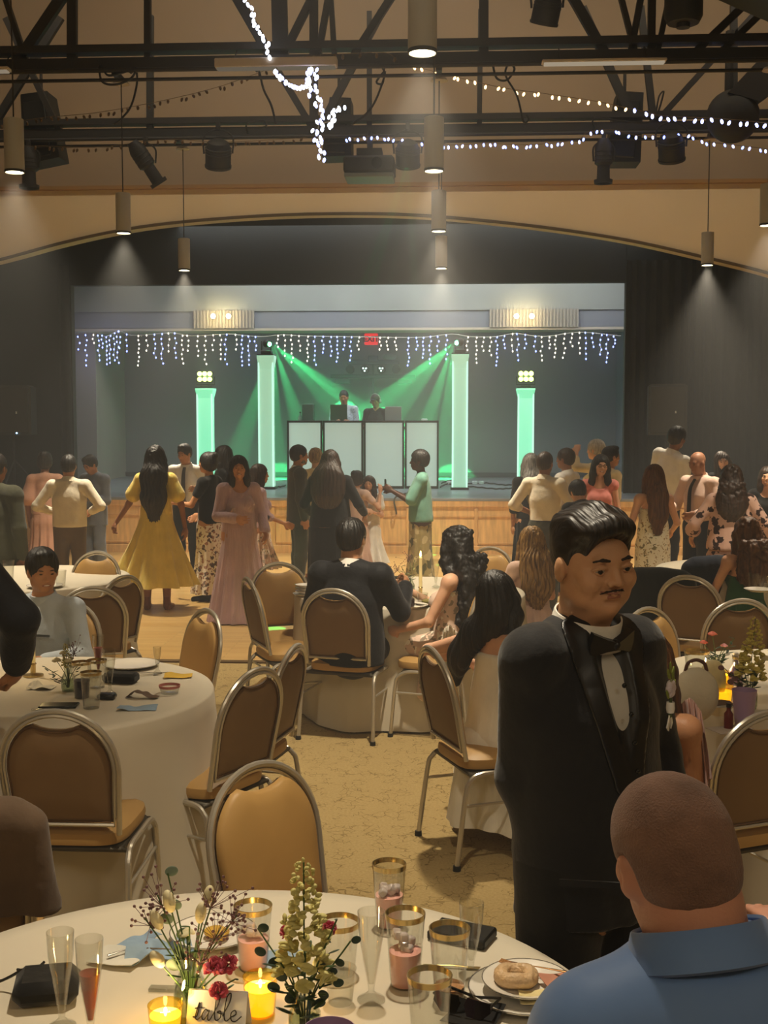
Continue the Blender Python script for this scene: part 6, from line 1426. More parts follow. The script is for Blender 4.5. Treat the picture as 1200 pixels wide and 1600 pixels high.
m = MB(); m.box(Vector(p.t(.13, .155, -.02)) * k, (.13, .006, .014), rot=Matrix(p.T.tolist()) @ rotz(-.75)); m.build('pocket_welt', jk, JK)
# bow tie
q = Vector(p.t(0, .098, .488)) * k; Qb = Matrix(p.T.tolist()) @ rotx(-.25); m = MB()
for s_ in (-1, 1): m.prism([(0, -.009), (s_ * .022, -.014), (s_ * .058, -.027), (s_ * .063, 0), (s_ * .058, .027), (s_ * .022, .014), (0, .009)][::s_], .020, Qb @ rotz(-s_ * .3), q)
m.ell(q, (.012, .014, .013), Qb); m.build('bow_tie', mat('satin_black', ''), t)
for i in range(4): m = MB(); q = Vector(p.t(0, .128 + .010 * i + .012 * (i > 0), .40 - .062 * i)) * k; m.ell(q, (.006, .005, .006)); m.build('shirt_stud', mat('stud_black', '0a0a0a', .15), t)
garment(t, p, k, .0075, 'trousers', cloth('tuxedo_trousers', '121214', .75, .2, (20, .15)), o=.022, o2=.034, wr=.006, wf=9)
shoes(t, p, k, SHB)
MAN = t; MP = p; MK = k
# boutonniere on his left lapel
bq = t.matrix_basis @ (Vector(p.t(-.112, .158, .375)) * k); b = thing('boutonniere', 'small white flower and green leaves with a white ribbon pinned to the tuxedo lapel', 'flower', bq, R(-120))
m = MB(); [m.ell((.010 * cos(x), -.0, .010 * sin(x) + .01), (.012, .008, .012), roty(x)) for x in [2 * pi * i / 6 for i in range(6)]]; m.build('blossom', cloth('petal_lilac', 'd8ccd4', .6), b)
m = MB(); [m.tube([(0, 0, 0), (dx * .6, .004, .03), (dx, .0, .055)], [.002, .0015, .001], 5) for dx in (-.015, .0, .018)]; [m.ell((dx, 0, z), (.005, .003, .014), roty(dx * 30)) for dx, z in ((-.013, .045), (.004, .058), (.016, .046), (-.02, .015), (.02, .0))]; m.build('leaves', mat('leaf_yellow_green', '7e8a3a', .6), b)
m = MB(); [m.tube([(0, 0, -.01), (dx, 0, -.055)], .003, 6) for dx in (-.004, .004, .0)]; m.build('stems', mat('stem_green', '55663a', .6), b)
m = MB(); m.lathe([(.008, -.045), (.010, -.035), (.009, -.02), (.008, -.045)], n=14); m.prism([(0, -.04), (.022, -.075), (.010, -.085)], .003); m.prism([(0, -.04), (-.014, -.07), (-.004, -.082)], .003); m.build('ribbon', cloth('ribbon_white', 'e8e6e2', .4), b)
# ---------------------------------------------------------------- seated man in the blue shirt
BD = 1.66
t = thing('person', 'man with buzzed hair in a blue shirt seated in the foreground', 'person', foot(1208, BD), R(14))
k = W(1060, 1210, BD).z / 1.365
p = make_pose(sit=True, bulk=1.22, shw=.162, hy=12, hp=-4, hr=-2, lean=6, side=-7, L=((-.10, .12, -.24), (.08, .22, .0)), Rr=((.12, .16, -.20), (.03, .2, .10)))
SC_, WD = .92, 1.02
Sh = Sdf(); S_head(Sh, p, 2, False, SC_, WD); Sh.cap(p.t(0, -.02, .46), p.head + p.Hd @ V(0, -.03, -.05), .078, .070, .03)
a = lambda x, y, z: p.head + p.Hd @ (V(x * WD, y, z) * SC_)
Sh.ell(a(0, -.062, -.075), (.050, .030, .030), .02, p.Hd); Sh.cap(a(-.05, -.088, -.108), a(.05, -.088, -.108), .003, None, .012, op='s')
for s_ in (-1, 1): Sh.ell(a(s_ * .083, .0, -.012), (.010, .016, .030), .006, p.Hd); Sh.ell(a(s_ * .088, .006, -.008), (.005, .009, .017), .005, p.Hd, op='s')
Sh.plane(p.t(0, 0, .46), p.T @ V(0, 0, -1))
Sb = Sdf(); S_torso(Sb, p); S_legs(Sb, p); Sb.plane(p.t(0, 0, .52), p.T @ V(0, 0, 1))
for s_ in (-1, 1):
    hj, kn, an, toe = p.leg[s_]; Sb.cap(an, toe, .036, .028); S_arm(Sb, p, s_); S0, e_, w0 = p.arm[s_]; hand(Sb, w0, w0 - e_, p.T @ V(-s_ * .3, .2, -1), s_, .6)
mesh_obj('body', merge(Sh.mesh(.003), Sb.mesh(.009)), skin('flushed', 'cf9880'), t, k)
S = Sdf(); g = .0045
S.ell(a(0, -.018, .028), (.074 * WD + g, .094 + g, .088 + g), .02, p.Hd); S.ell(a(0, -.045, -.03), (.066 + g, .062 + g, .058), .03, p.Hd)
S.ell(a(0, .112, -.040), (.080 * WD, .080, .105), .006, p.Hd, op='s'); S.plane(a(0, -.06, -.078), p.Hd @ V(0, .25, -1))
for s_ in (-1, 1): S.ell(a(s_ * .090, .004, -.030), (.022, .030, .050), .008, p.Hd, op='s')
bz = mat('buzzed_hair', '86685a', .8, 0, .3, sheen=.2, var=(13, .3), bump=(300, .35)); mesh_obj('hair', S.mesh(.0032), bz, t, k, lambda v, n: .0006 * snoise(v, 120))
bsh = mat('shirt_blue', '6486bc', .55, 0, .35, sheen=.35, bump=(5, .25), var=(2, .06))
S = Sdf(); S_torso(S, p, .018, k=.06); S.cap(p.t(0, -.01, .0), p.t(0, -.01, .38), .175 * p.bulk, .165 * p.bulk, .06, (1, .80, 1), p.T)
for s_ in (-1, 1): S_arm(S, p, s_, .030, t1=1.0, puff=.012); S.ell(p.sh[s_] + p.T @ V(-s_ * .02, -.01, .012), .085, .05)
def fold(v, n):
    q = v - p.hip; r_ = .0045 * snoise(v, 7, (1, 1, 1)) + .0022 * snoise(v, 18, (1, 1, .7))
    for (x0_, z0_, dx, dz, am) in ((.15, .36, .8, -1, .010), (.10, .20, .5, -1, .008), (-.12, .30, -.7, -1, .007), (.02, .30, .15, -1, .004)):
        u = (q[:, 0] - x0_) * dz / 1.3 - (q[:, 2] - z0_) * dx / 1.3; r_ = r_ + am * np.exp(-(u / .012) ** 2) * np.exp(-(((q[:, 0] - x0_) ** 2 + (q[:, 2] - z0_) ** 2) / .02))
    return r_
SB_ = mesh_obj('shirt', S.mesh(.006), bsh, t, k, fold)
c0 = Vector(p.t(0, -.018, .553)) * k; Qt = Matrix(p.T.tolist()) @ rotx(-.26) @ roty(.06)
m = MB(); m.lathe([(.112 * k, -.016 * k), (.108 * k, -.004 * k), (.094 * k, .034 * k), (.091 * k, .036 * k), (.088 * k, .032 * k), (.097 * k, -.004 * k), (.104 * k, -.020 * k), (.112 * k, -.016 * k)], c0, 56, 1, .98, Qt, cap=False); m.build('collar', bsh, t)
m = MB(); pts = [Vector(p.t(x, -.150 - .02 * (1 - (x / .2) ** 2) , .395 - .02 * (x / .2) ** 2)) * k for x in [-.2 + .04 * i for i in range(11)]]
garment(t, p, k, .012, 'trousers', NAV, o=.02, o2=.03); shoes(t, p, k, SHB)
chair(foot(1208, BD + .03), 14, 'banquet chair under the man in the blue shirt, mostly out of frame')
# ================================================================== THINGS ON THE TABLES
glass = clear('clear_plastic', (.97, .97, .96), .10); goldm = mat('gold_rim', 'c8b078', .25, metal=.9); silv = mat('cutlery_silver', 'b8b4aa', .2, metal=.9); rosg = mat('cutlery_rose_gold', 'b8895a', .22, metal=.9)
pinkl = mat('lemonade', 'f6b4a8', .2, spec=.5); rosel = mat('rose_wine', 'b8583a', .08, trans=.45, ior=1.33); orl = mat('orange_drink', 'c8642c', .2); icem = mat('ice', 'e8d8d4', .2, trans=.3); porc = mat('plate_white', 'e4ddd0', .25); paper = cloth('napkin_blue', '8ea4b8', .9, 0, (12, .5)); yelp = cloth('napkin_yellow', 'd8b048', .9, 0, (12, .5)); blackp = mat('phone_case', '141312', .3); stemm = mat('stem', '3f5a2a', .6); leafm = mat('leaf_dark', '38502c', .55); eucm = mat('leaf_eucalyptus', '7c9080', .6)
flam = glow('flame', 'ffd878', 40); waxm = mat('wax_lit', 'f0d070', .5, emit='ffc828', es=1.7); waxi = mat('wax_ivory', 'e6d8a8', .5, emit='ffcf70', es=.25); amber = clear('votive_glass', (1, .93, .66), .12); lilm = mat('plastic_lilac', 'a488a8', .4)
def PT(px, py): g = G(px, py, TT - .0062); return g
def cup(px, py, h, r, lab, liquid=None, fill=.5, rim=goldm, ice=False, body=glass, name='plastic_cup', cat='cup', loc=None, taper=.74, group='clear plastic cups on the tables'):
    t = thing(name, lab, cat, loc or PT(px, py), 0, group); rb = r * taper
    m = MB(); m.cup([(0, 0), (rb, 0), (rb + (r - rb) * .05, .004), (r, h)], .0012, n=28); m.build('wall', body, t)
    if rim: z0 = h - .011; q = rb + (r - rb) * (z0 / h); m = MB(); m.lathe([(q + .0006, z0), (r + .0008, h), (r - .0015, h + .0004), (q - .0018, z0), (q + .0006, z0)], n=28, cap=False); m.build('rim', rim, t)
    if liquid:
        f = h * fill; q = rb + (r - rb) * fill; m = MB(); m.lathe([(0, .003), (rb - .002, .003), (q - .002, f), (0, f)], n=24); m.build('drink', liquid, t)
    if ice:
        m = MB(); rd = random.Random(int(px))
        for i in range(7): m.box((rd.uniform(-.5, .5) * r, rd.uniform(-.5, .5) * r, h * fill + rd.uniform(-.002, .012 + .02 * ice)), (.017, .017, .017), rot=rotx(rd.uniform(0, 2)) @ roty(rd.uniform(0, 2)), bev=.003)
        m.build('ice', icem, t)['kind'] = 'stuff'
    return t
def flute(px, py, h, lab, liquid=None, fill=.6, s=1.0):
    t = thing('champagne_flute', lab, 'champagne flute', PT(px, py), 0, 'plastic champagne flutes'); r = .026 * s
    prof = [(0, 0), (.027 * s, .0), (.026 * s, .003), (.014, .010), (.006, .018), (.007, .03), (.013 * s, h * .38), (r * .92, h * .75), (r, h)]
    m = MB(); m.lathe(prof + [(r - .001, h), (r * .92 - .0012, h * .75), (.012 * s - .001, h * .38), (.0055, .034), (0, .032)], n=24, cap=False); m.build('bowl', glass, t)
    if liquid: m = MB(); m.lathe([(0, .034), (.0050, .036), (.0115 * s, h * .38), (.0115 * s + (r * .92 - .0135 * s) * (fill - .38) / .37, h * fill), (0, h * fill)], n=20); m.build('drink', liquid, t)
    return t
def votive(loc, lab, h=.065, r=.033, pw=1.2):
    t = thing('votive_candle', lab, 'candle', loc, 0, 'lit votive candles')
    m = MB(); m.cup([(0, 0), (r * .8, 0), (r * .84, .003), (r, h)], .002, n=26); m.build('glass', amber, t)
    m = MB(); m.lathe([(0, .003), (r * .74, .003), (r * .88, h * .70), (r * .4, h * .66), (0, h * .65)], n=24); m.build('wax', waxm, t)
    m = MB(); m.ell((0, 0, h * .78), (.0035, .0035, .009)); m.build('flame', flam, t)
    point('candle_light', Vector(loc) + Vector((0, 0, h + .02)), pw, (1, .66, .25), .01); return t
def taper(loc, h, lab, pw=3):
    t = thing('taper_candle', lab, 'candle', loc)
    m = MB(); m.lathe([(0, 0), (.045, 0), (.045, .006), (.012, .012), (.012, .05), (.016, .055), (.012, .06), (0, .06)], n=20); m.build('holder', goldm, t)
    m = MB(); m.lathe([(0, .05), (.0115, .05), (.010, h), (0, h + .002)], n=14); m.build('wax_stick', waxi, t)
    m = MB(); m.lathe([(0, h + .004), (.006, h + .014), (.005, h + .024), (.001, h + .042), (0, h + .043)], n=12); m.build('flame', flam, t)
    point('candle_light', Vector(loc) + Vector((0, 0, h + .05)), pw, (1, .68, .28), .012); return t
def plate(loc, r, lab, rim=silv, rz=0, dz=0):
    t = thing('plate', lab, 'plate', Vector(loc) + Vector((0, 0, dz)))
    m = MB(); m.lathe([(0, 0), (r * .6, 0), (r * .68, .004), (r, .016), (r, .018), (r * .66, .008), (r * .6, .005), (0, .005)], n=48); m.build('dish', porc, t)
    if rim: m = MB(); m.lathe([(r * .985, .0178), (r + .0006, .0166), (r + .0006, .0186), (r * .985, .0188), (r * .985, .0178)], n=48, cap=False); m.build('rim', rim, t)
    return t
def blob(name, loc, r, mt, lab, cat, amp=.006, f=40, parent=None, seed=0):
    m = MB(); m.ell((0, 0, r[2]), r, n=22, m=14); v = np.array(m.v); n_ = v - [0, 0, r[2]]; n_ /= np.linalg.norm(n_, axis=1)[:, None]
    v = v + n_ * (amp * snoise(v + seed, f))[:, None]; v[:, 2] = np.maximum(v[:, 2], 0); m.v = [tuple(x) for x in v]; o = m.build(name, mt, parent, auto=70); o.location = loc
    if lab: tag(o, lab, cat)
    return o
def crumple(name, px, py, sx, sy, mt, lab, cat='napkin', h=.02, rz=0, seed=0, loc=None):
    m = MB(); N = 22; vs = []; g = loc if loc is not None else PT(px, py)
    xy = np.array([((i / N - .5) * sx, (j / N - .5) * sy) for j in range(N + 1) for i in range(N + 1)]); P3 = np.c_[xy, np.zeros(len(xy))] + seed
    z = .002 + h * np.clip(.45 + .8 * snoise(P3, 26), 0, 1.4); xy = xy + .012 * np.c_[snoise(P3 + 5, 14), snoise(P3 + 9, 14)]
    Rz = rotz(rz)
    for top in (0, 1):
        for q, zz in zip(xy, z): v = Rz @ Vector((q[0], q[1], zz + .0012 * top)); vs.append(v)
    K = (N + 1) ** 2; fs = []
    for j in range(N):
        for i in range(N): a = j * (N + 1) + i; fs += [(a, a + N + 1, a + N + 2, a + 1), (K + a, K + a + 1, K + a + N + 2, K + a + N + 1)]
    ed = [i for i in range(N + 1)] + [j * (N + 1) + N for j in range(1, N + 1)] + [N * (N + 1) + i for i in range(N - 1, -1, -1)] + [j * (N + 1) for j in range(N - 1, 0, -1)]
    for a, b in zip(ed, ed[1:] + ed[:1]): fs.append((a, b, K + b, K + a))
    m.add(vs, fs); o = m.build(name, mt, auto=50); o.location = g; tag(o, lab, cat); return o
def petals(m, c, r, n=12, seed=0, open_=.6):
    rd = random.Random(seed); c = Vector(c)
    for k in range(n):
        ring = k / n; a = k * 2.4 + rd.uniform(-.2, .2); tilt = .35 + open_ * ring * 1.1; rr = r * (.35 + .6 * ring)
        d = Vector((cos(a) * sin(tilt), sin(a) * sin(tilt), cos(tilt))); Mx = d.to_track_quat('Z', 'Y').to_matrix()
        m.ell(c + d * rr * .45, (rr * .5, rr * .16, rr * .55), rotz(a + pi / 2) @ roty(0) @ rotx(-tilt * .9), 10, 7)
def stem_to(m, a, b, r=.0018, bend=.01, seed=0):
    rd = random.Random(seed); a = Vector(a); b = Vector(b); mid = (a + b) / 2 + Vector((rd.uniform(-bend, bend), rd.uniform(-bend, bend), 0)); m.tube(arc_pts([a, mid, b], 5), r, 6)
def vase(loc, h, r, lab, name='bud_vase', water=True):
    t = thing(name, lab, 'vase', loc)
    m = MB(); m.cup([(0, 0), (r * .9, 0), (r, h * .12), (r, h * .55), (r * .6, h * .78), (r * .55, h * .9), (r * .68, h)], .002, n=26); m.build('glass', clear('vase_glass', (.95, .96, .94), .16), t)
    if water: m = MB(); m.lathe([(0, .004), (r * .86, .004), (r * .95, h * .12), (r * .95, h * .45), (0, h * .45)], n=22); m.build('water', clear('vase_water', (.86, .9, .84), .1), t)
    return t
def bouquet(loc, lab, items, name='flower_bunch', base=.03):
    """items: (kind, dx, dz, dy, size, material)"""
    t = thing(name, lab, 'flowers', loc); ms = MB()
    for i, (kd, dx, dz, dy, s_, mt) in enumerate(items):
        tip = Vector((dx, dy, dz)); root = Vector((dx * .06, dy * .06, base)); mid = Vector((dx * .22, dy * .22, dz * .5)); ms.tube(arc_pts([root, mid, tip], 5), .0016, 6)
        m = MB(); d = (tip - mid).normalized()
        if kd == 'rose': petals(m, tip, s_, 16, i, .9); m.build('blossom', mt, t)
        elif kd == 'bud':
            m.ell(tip + d * s_ * .5, (s_ * .42, s_ * .42, s_ * .8), d.to_track_quat('Z', 'Y').to_matrix(), 12, 9); petals(m, tip + d * s_ * .3, s_ * .8, 6, i, .35); m.build('blossom', mt, t)
        elif kd == 'carnation':
            rd = random.Random(i)
            for k in range(46):
                u = Vector((rd.gauss(0, 1), rd.gauss(0, 1), rd.gauss(.4, 1))).normalized(); m.ell(tip + u * s_ * .55, (s_ * .30, s_ * .09, s_ * .30), u.to_track_quat('Z', 'Y').to_matrix() @ rotz(rd.uniform(0, 3)), 7, 5)
            m.build('blossom', mt, t)
        elif kd == 'stock':
            rd = random.Random(i); n = 60
            for k in range(n):
                f = k / n; q = tip - d * s_ * (1 - f); rr = s_ * (.17 * (1 - f) ** .7 + .03); a = k * 2.4; c = q + Vector((cos(a) * rr, sin(a) * rr, 0))
                for j in range(3): m.ell(c + Vector((rd.uniform(-1, 1), rd.uniform(-1, 1), rd.uniform(-1, 1))) * s_ * .035, (s_ * .055 * (1.3 - f), s_ * .02, s_ * .045 * (1.3 - f)), rotz(a + j) @ rotx(rd.uniform(0, 2)), 7, 5)
            m.build('blossom_spike', mt, t)
        elif kd in ('leaf', 'euc'):
            n = 7 if kd == 'leaf' else 6
            for k in range(n):
                f = .35 + .65 * k / n; q = root.lerp(tip, f) if k < n - 1 else tip; a = k * 2.2 + i; L = s_ * (1.1 - .3 * f)
                if kd == 'leaf': m.ell(q + Vector((cos(a), sin(a) * .6, .25)) * L * .5, (L * .55, L * .16, L * .05), rotz(a) @ roty(-.3), 9, 6)
                else: m.ell(q + Vector((cos(a), sin(a) * .4, .15)) * L * .6, (L * .5, L * .05, L * .40), roty(-.3 * cos(a)) @ rotz(.3 * sin(a)), 12, 8)
            m.build('leaves', mt, t)
        elif kd == 'filler':
            rd = random.Random(i)
            for k in range(26):
                u = Vector((rd.gauss(0, 1), rd.gauss(0, .6), rd.gauss(0, 1))) * s_ * .5; c = tip + u; m.ell(c, .0032, n=6, m=4); m.tube([c, tip - d * s_ * .5], .0006, 3)
            m.build('filler_sprig', mt, t)
    ms.build('stems', stemm, t); return t
crmf = mat('petal_cream', 'ddd2a8', .6); redf = mat('petal_red_pink', 'b8455a', .6); yelf = mat('petal_yellow', 'c9c078', .6); pkf = mat('petal_pink', 'd8949a', .6); corf = mat('petal_coral', 'd8705a', .6); filf = mat('filler_mauve', '7a5a5c', .8); dkleaf = mat('leaf_deep', '2c4030', .5)
# ---- foreground table
cup(396, 1512, .135, .040, 'tall gold-rimmed cup of pink lemonade and ice behind the red carnations', pinkl, .48, ice=1)
cup(608, 1446, .145, .0385, 'tall gold-rimmed cup of pink lemonade standing farthest from the camera', pinkl, .50, ice=.3)
cup(633, 1538, .150, .0405, 'tall gold-rimmed cup of pink lemonade with ice at the top, nearest of the pink drinks', pinkl, .48, ice=1)
cup(702, 1556, .140, .0405, 'gold-rimmed cup with a little peach drink left at the bottom', mat('peach_drink', 'cf9a6c', .2), .16)
cup(671, 1648, .150, .0405, 'empty gold-rimmed cup nearest the camera beside the sunglasses')
cup(530, 1520, .112, .043, 'gold-rimmed empty cup behind the dark eucalyptus leaves')
cup(532, 1566, .07, .032, 'small clear tumbler without a rim, left of the tall empty flute', rim=None, name='tumbler', group='clear plastic cups on the tables')
cup(515, 1705, .11, .046, 'lilac cup at the very bottom of the photo, only its rim in view', body=lilm, rim=None, name='lilac_cup', group='lilac plastic cups', taper=.75)
flute(97, 1604, .185, 'empty champagne flute at the bottom left before the black clutch'); flute(142, 1622, .19, 'champagne flute of rose wine at the bottom left', rosel, .66)
flute(580, 1562, .18, 'empty champagne flute in the middle between the cups', s=1.05); flute(736, 1524, .155, 'empty champagne flute behind the dark box on the right')
votive(PT(259, 1622), 'lit votive candle left of the table sign', pw=.9); votive(PT(407, 1583), 'lit votive candle right of the table sign', .075, .034, pw=.9)
v0_ = PT(298, 1600); vase(v0_, .135, .032, 'clear ribbed bud vase holding the cream and red flowers')
bouquet(v0_, 'bunch of cream rosebuds, red carnations and mauve sprigs in the left vase', [('bud', -.035, .225, .0, .028, crmf), ('bud', -.055, .195, -.01, .026, crmf), ('bud', .020, .205, .0, .026, crmf), ('bud', .03, .232, .02, .024, crmf), ('bud', -.048, .13, -.03, .026, crmf), ('carnation', .052, .125, -.03, .026, redf), ('carnation', .078, .128, -.02, .023, redf), ('carnation', .062, .085, -.04, .022, redf), ('rose', -.01, .17, .02, .022, crmf),
  ('euc', -.045, .285, .02, .030, eucm), ('filler', -.06, .25, 0, .045, filf), ('filler', .045, .245, .01, .045, filf), ('filler', -.085, .205, 0, .035, filf), ('filler', .06, .19, 0, .05, filf), ('filler', .03, .15, -.02, .05, filf), ('filler', .09, .215, 0, .035, filf), ('leaf', .0, .19, 0, .03, leafm), ('leaf', .09, .10, -.02, .026, leafm), ('leaf', -.03, .16, 0, .03, leafm)], 'flower_bunch', .012)
v1_ = PT(476, 1634); vase(v1_, .115, .030, 'clear bud vase holding the pale yellow stock flower')
bouquet(v1_, 'pale yellow stock flower with dark eucalyptus leaves in the right vase', [('stock', .0, .345, .0, .22, yelf), ('euc', -.085, .22, .0, .026, dkleaf), ('euc', .085, .20, .0, .022, dkleaf), ('leaf', -.05, .15, 0, .035, dkleaf), ('leaf', .06, .24, .0, .024, dkleaf), ('leaf', .04, .16, -.02, .035, leafm), ('leaf', -.02, .14, -.02, .04, leafm), ('leaf', .0, .17, .02, .04, leafm), ('carnation', -.035, .20, .03, .018, redf), ('carnation', .042, .205, .04, .018, redf)], 'flower_bunch', .012)
t = thing('table_sign', 'folded white card reading table in black script lettering', 'sign', PT(342, 1612), R(-6) + YAW)
m = MB(); [m.box((0, s_ * .018, .040), (.112, .0012, .086), rot=rotx(s_ * .38)) for s_ in (-1, 1)]; cardm = mat('card_white', 'd8d8d4', .6); m.build('card', cardm, t, smooth=False)
inkm = mat('ink_black', '111111', .6); tl = MB()
def script_path(strokes, sc_, r, mt, parent):
    for i, st in enumerate(strokes):
        m = MB(); m.tube([Vector((x * sc_, -.0185 - .0018 + (z * sc_ - .0) * .40 * .0 , z * sc_)) for x, z in [(q.x, q.z) for q in arc_pts([(x, 0, z) for x, z in st], 6)]], r, 5); o = m.build('lettering', mt, parent); o.rotation_euler = (-.38 + 0, 0, 0); o.location = (-.042, -.0042, .026)
LET = [[(-.1, .2), (.3, .35), (.45, 1.5), (.15, .3), (.35, .0), (.8, .4)], [(.05, .95), (.75, 1.1)],
       [(1.35, .75), (1.05, .9), (.75, .35), (.95, .0), (1.35, .6), (1.42, .85), (1.3, .15), (1.5, .0), (1.8, .5)],
       [(1.75, .4), (2.3, 1.6), (2.35, 2.25), (2.05, 2.0), (1.95, .6), (2.1, .02), (2.5, .25), (2.5, .8), (2.2, .7), (2.8, .55)],
       [(2.7, .4), (3.3, 1.7), (3.35, 2.4), (3.0, 2.0), (2.85, .5), (3.05, .0), (3.5, .3)], [(3.4, .3), (3.95, .6), (3.85, .95), (3.5, .7), (3.55, .1), (3.95, .0), (4.5, .45)]]
script_path(LET, 0.0200, .0011, inkm, t)
pl = PT(333, 1466); plate(pl, .095, 'white silver-rimmed plate with yellow leftovers behind the cream rosebuds'); blob('food_scraps', pl + Vector((.012, -.01, .006)), (.030, .026, .012), mat('food_yellow', 'c9a040', .5), 'yellow food scraps on the farther plate', 'food', .006, 60)
pm_ = PT(822, 1556); plate(pm_, .115, 'large white silver-rimmed plate at the right beside the man in blue'); plate(pm_, .088, 'smaller white plate stacked on the large plate', dz=.019)
fz = pm_ + Vector((-.02, -.0, .028)); m = MB(); m.tube([(.030 * cos(x), .026 * sin(x), .013 + .002 * sin(3 * x)) for x in [2 * pi * i / 22 for i in range(22)]], .0155, 10, closed=True); o = m.build('bread_ring', mat('bread_glazed', 'cfae84', .4, bump=(60, .5), var=(40, .15))); o.location = fz; tag(o, 'pale ring-shaped piece of bread on the small plate', 'food')
crumple('ham_slice', 0, 0, .075, .06, mat('ham', 'c98d74', .45, var=(30, .2)), 'pinkish folded slice of meat on the right of the small plate', 'food', .022, .6, 3, pm_ + Vector((.062, .0, .026)))
crumple('cheese_slice', 0, 0, .07, .05, mat('cheese_pale', 'd8c890', .45, var=(30, .15)), 'pale yellow slice of leftovers at the front of the small plate', 'food', .008, .1, 4, pm_ + Vector((.01, -.060, .022)))
def fork(loc, L, rz, mt, lab, tilt=0, name='fork', grp=None):
    t = thing(name, lab, name, loc, rz, grp); Rm = roty(tilt); m = MB(); m.tube([Rm @ Vector(q) for q in ((-L / 2, 0, .003), (0, 0, .005), (L * .28, 0, .003))], [.0038, .002, .003], 8, flat=.5, up=(0, 1, 0)); m.build('handle', mt, t)
    m = MB()
    if name == 'fork':
        m.box(Rm @ Vector((L * .32, 0, .003)), (L * .1, .018, .0015), rot=Rm); [m.tube([Rm @ Vector((L * .36, y, .003)), Rm @ Vector((L * .5, y, .007))], .0012, 5) for y in (-.0075, -.0025, .0025, .0075)]; m.build('tines', mt, t)
    elif name == 'spoon': m.ell(Rm @ Vector((L * .40, 0, .004)), (L * .11, .014, .003), Rm); m.build('bowl', mt, t)
    else: m.prism([(L * .26, .000), (L * .5, .001), (L * .48, .009), (L * .26, .010)], .0014, Rm @ rotx(pi / 2), Rm @ Vector((0, .004, .003))); m.build('blade', mt, t)
    return t
fork(pm_ + Vector((.02, .035, .040)), .15, 2.75, rosg, 'rose gold fork lying across the small plate', .05)
fork(PT(706, 1512), .12, -.05, goldm, 'gold knife lying flat behind the peach drink', name='knife')
m = MB(); m.box((0, 0, .011), (.135, .085, .022), bev=.004); o = m.build('gift_box', mat('box_black', '15140f', .5)); o.location = PT(722, 1466); o.rotation_euler = (0, 0, -.38); tag(o, 'flat black box behind the empty flute on the right', 'box')
t = thing('sunglasses', 'black sunglasses folded on the cloth at the bottom right of the cups', 'sunglasses', PT(722, 1590), R(-25)); m = MB()
for s_ in (-1, 1): m.prism([(s_ * .004, .0), (s_ * .012, -.020), (s_ * .042, -.022), (s_ * .060, -.004), (s_ * .058, .012), (s_ * .010, .014)][::s_], .004, rotx(-.25), (0, 0, .027)); 
m.build('lenses', mat('lens_black', '08080a', .06), t, smooth=False); m = MB(); [m.tube([(s_ * .060, 0, .035), (s_ * .058, .05, .03), (s_ * .02 - .03 * s_, .062, .012)], .003, 6) for s_ in (-1, 1)]; m.build('temple', blackp, t)
crumple('black_lace', 742, 1592, .10, .075, cloth('lace_black', '0c0b0b'), 'crumpled black lace fan beside the big plate', 'fan', .018, -.5, 11)
t = thing('clutch_bag', 'black square clutch bag with a thin strap at the bottom left of the foreground table', 'bag', PT(74, 1560), R(14)); m = MB(); m.box((0, 0, .028), (.125, .115, .05), bev=.018); m.build('body', cloth('bag_black', '0f0f10', .7), t)
m = MB(); m.tube(arc_pts([(-.05, .04, .045), (-.09, .055, .02), (-.14, .06, .006), (-.20, .05, .006)], 5), .003, 6); m.build('strap', blackp, t); m = MB(); m.tube(arc_pts([(-.01, .055, .05), (-.035, .085, .02), (-.07, .125, .008)], 5), .003, 6); m.build('strap', blackp, t)
crumple('napkin', 250, 1492, .14, .09, paper, 'crumpled pale blue napkin behind the cream rosebuds', h=.028, rz=.3, seed=1); crumple('napkin', 435, 1508, .12, .08, paper, 'pale blue napkin lying between the two flower vases', h=.014, rz=.1, seed=2); crumple('napkin', 215, 1478, .09, .05, paper, 'small twisted pale blue napkin left of the bigger one', h=.02, rz=.8, seed=6)
pt_ = PT(188, 1500); crumple('napkin', 0, 0, .11, .085, cloth('napkin_white', 'd4cfc0', .9, 0, (12, .4)), 'crumpled white napkin with cutlery on it', h=.012, rz=-.3, seed=7, loc=pt_)
fork(pt_ + Vector((.005, .005, .014)), .07, .7, silv, 'small silver spoon on the white napkin', name='spoon'); fork(PT(262, 1502) + Vector((0, 0, .022)), .09, -.1, silv, 'silver fork on the crumpled blue napkin')
m = MB(); m.box((0, 0, .004), (.075, .020, .008), bev=.002); o = m.build('favour_box', clear('favour_plastic', (.9, .9, .88), .2)); o.location = PT(262, 1548); tag(o, 'small clear plastic box left of the left vase', 'box')
cup(290, 1652, .03, .035, 'low clear dish in front of the left vase', rim=None, name='glass_dish', group='low clear dishes')
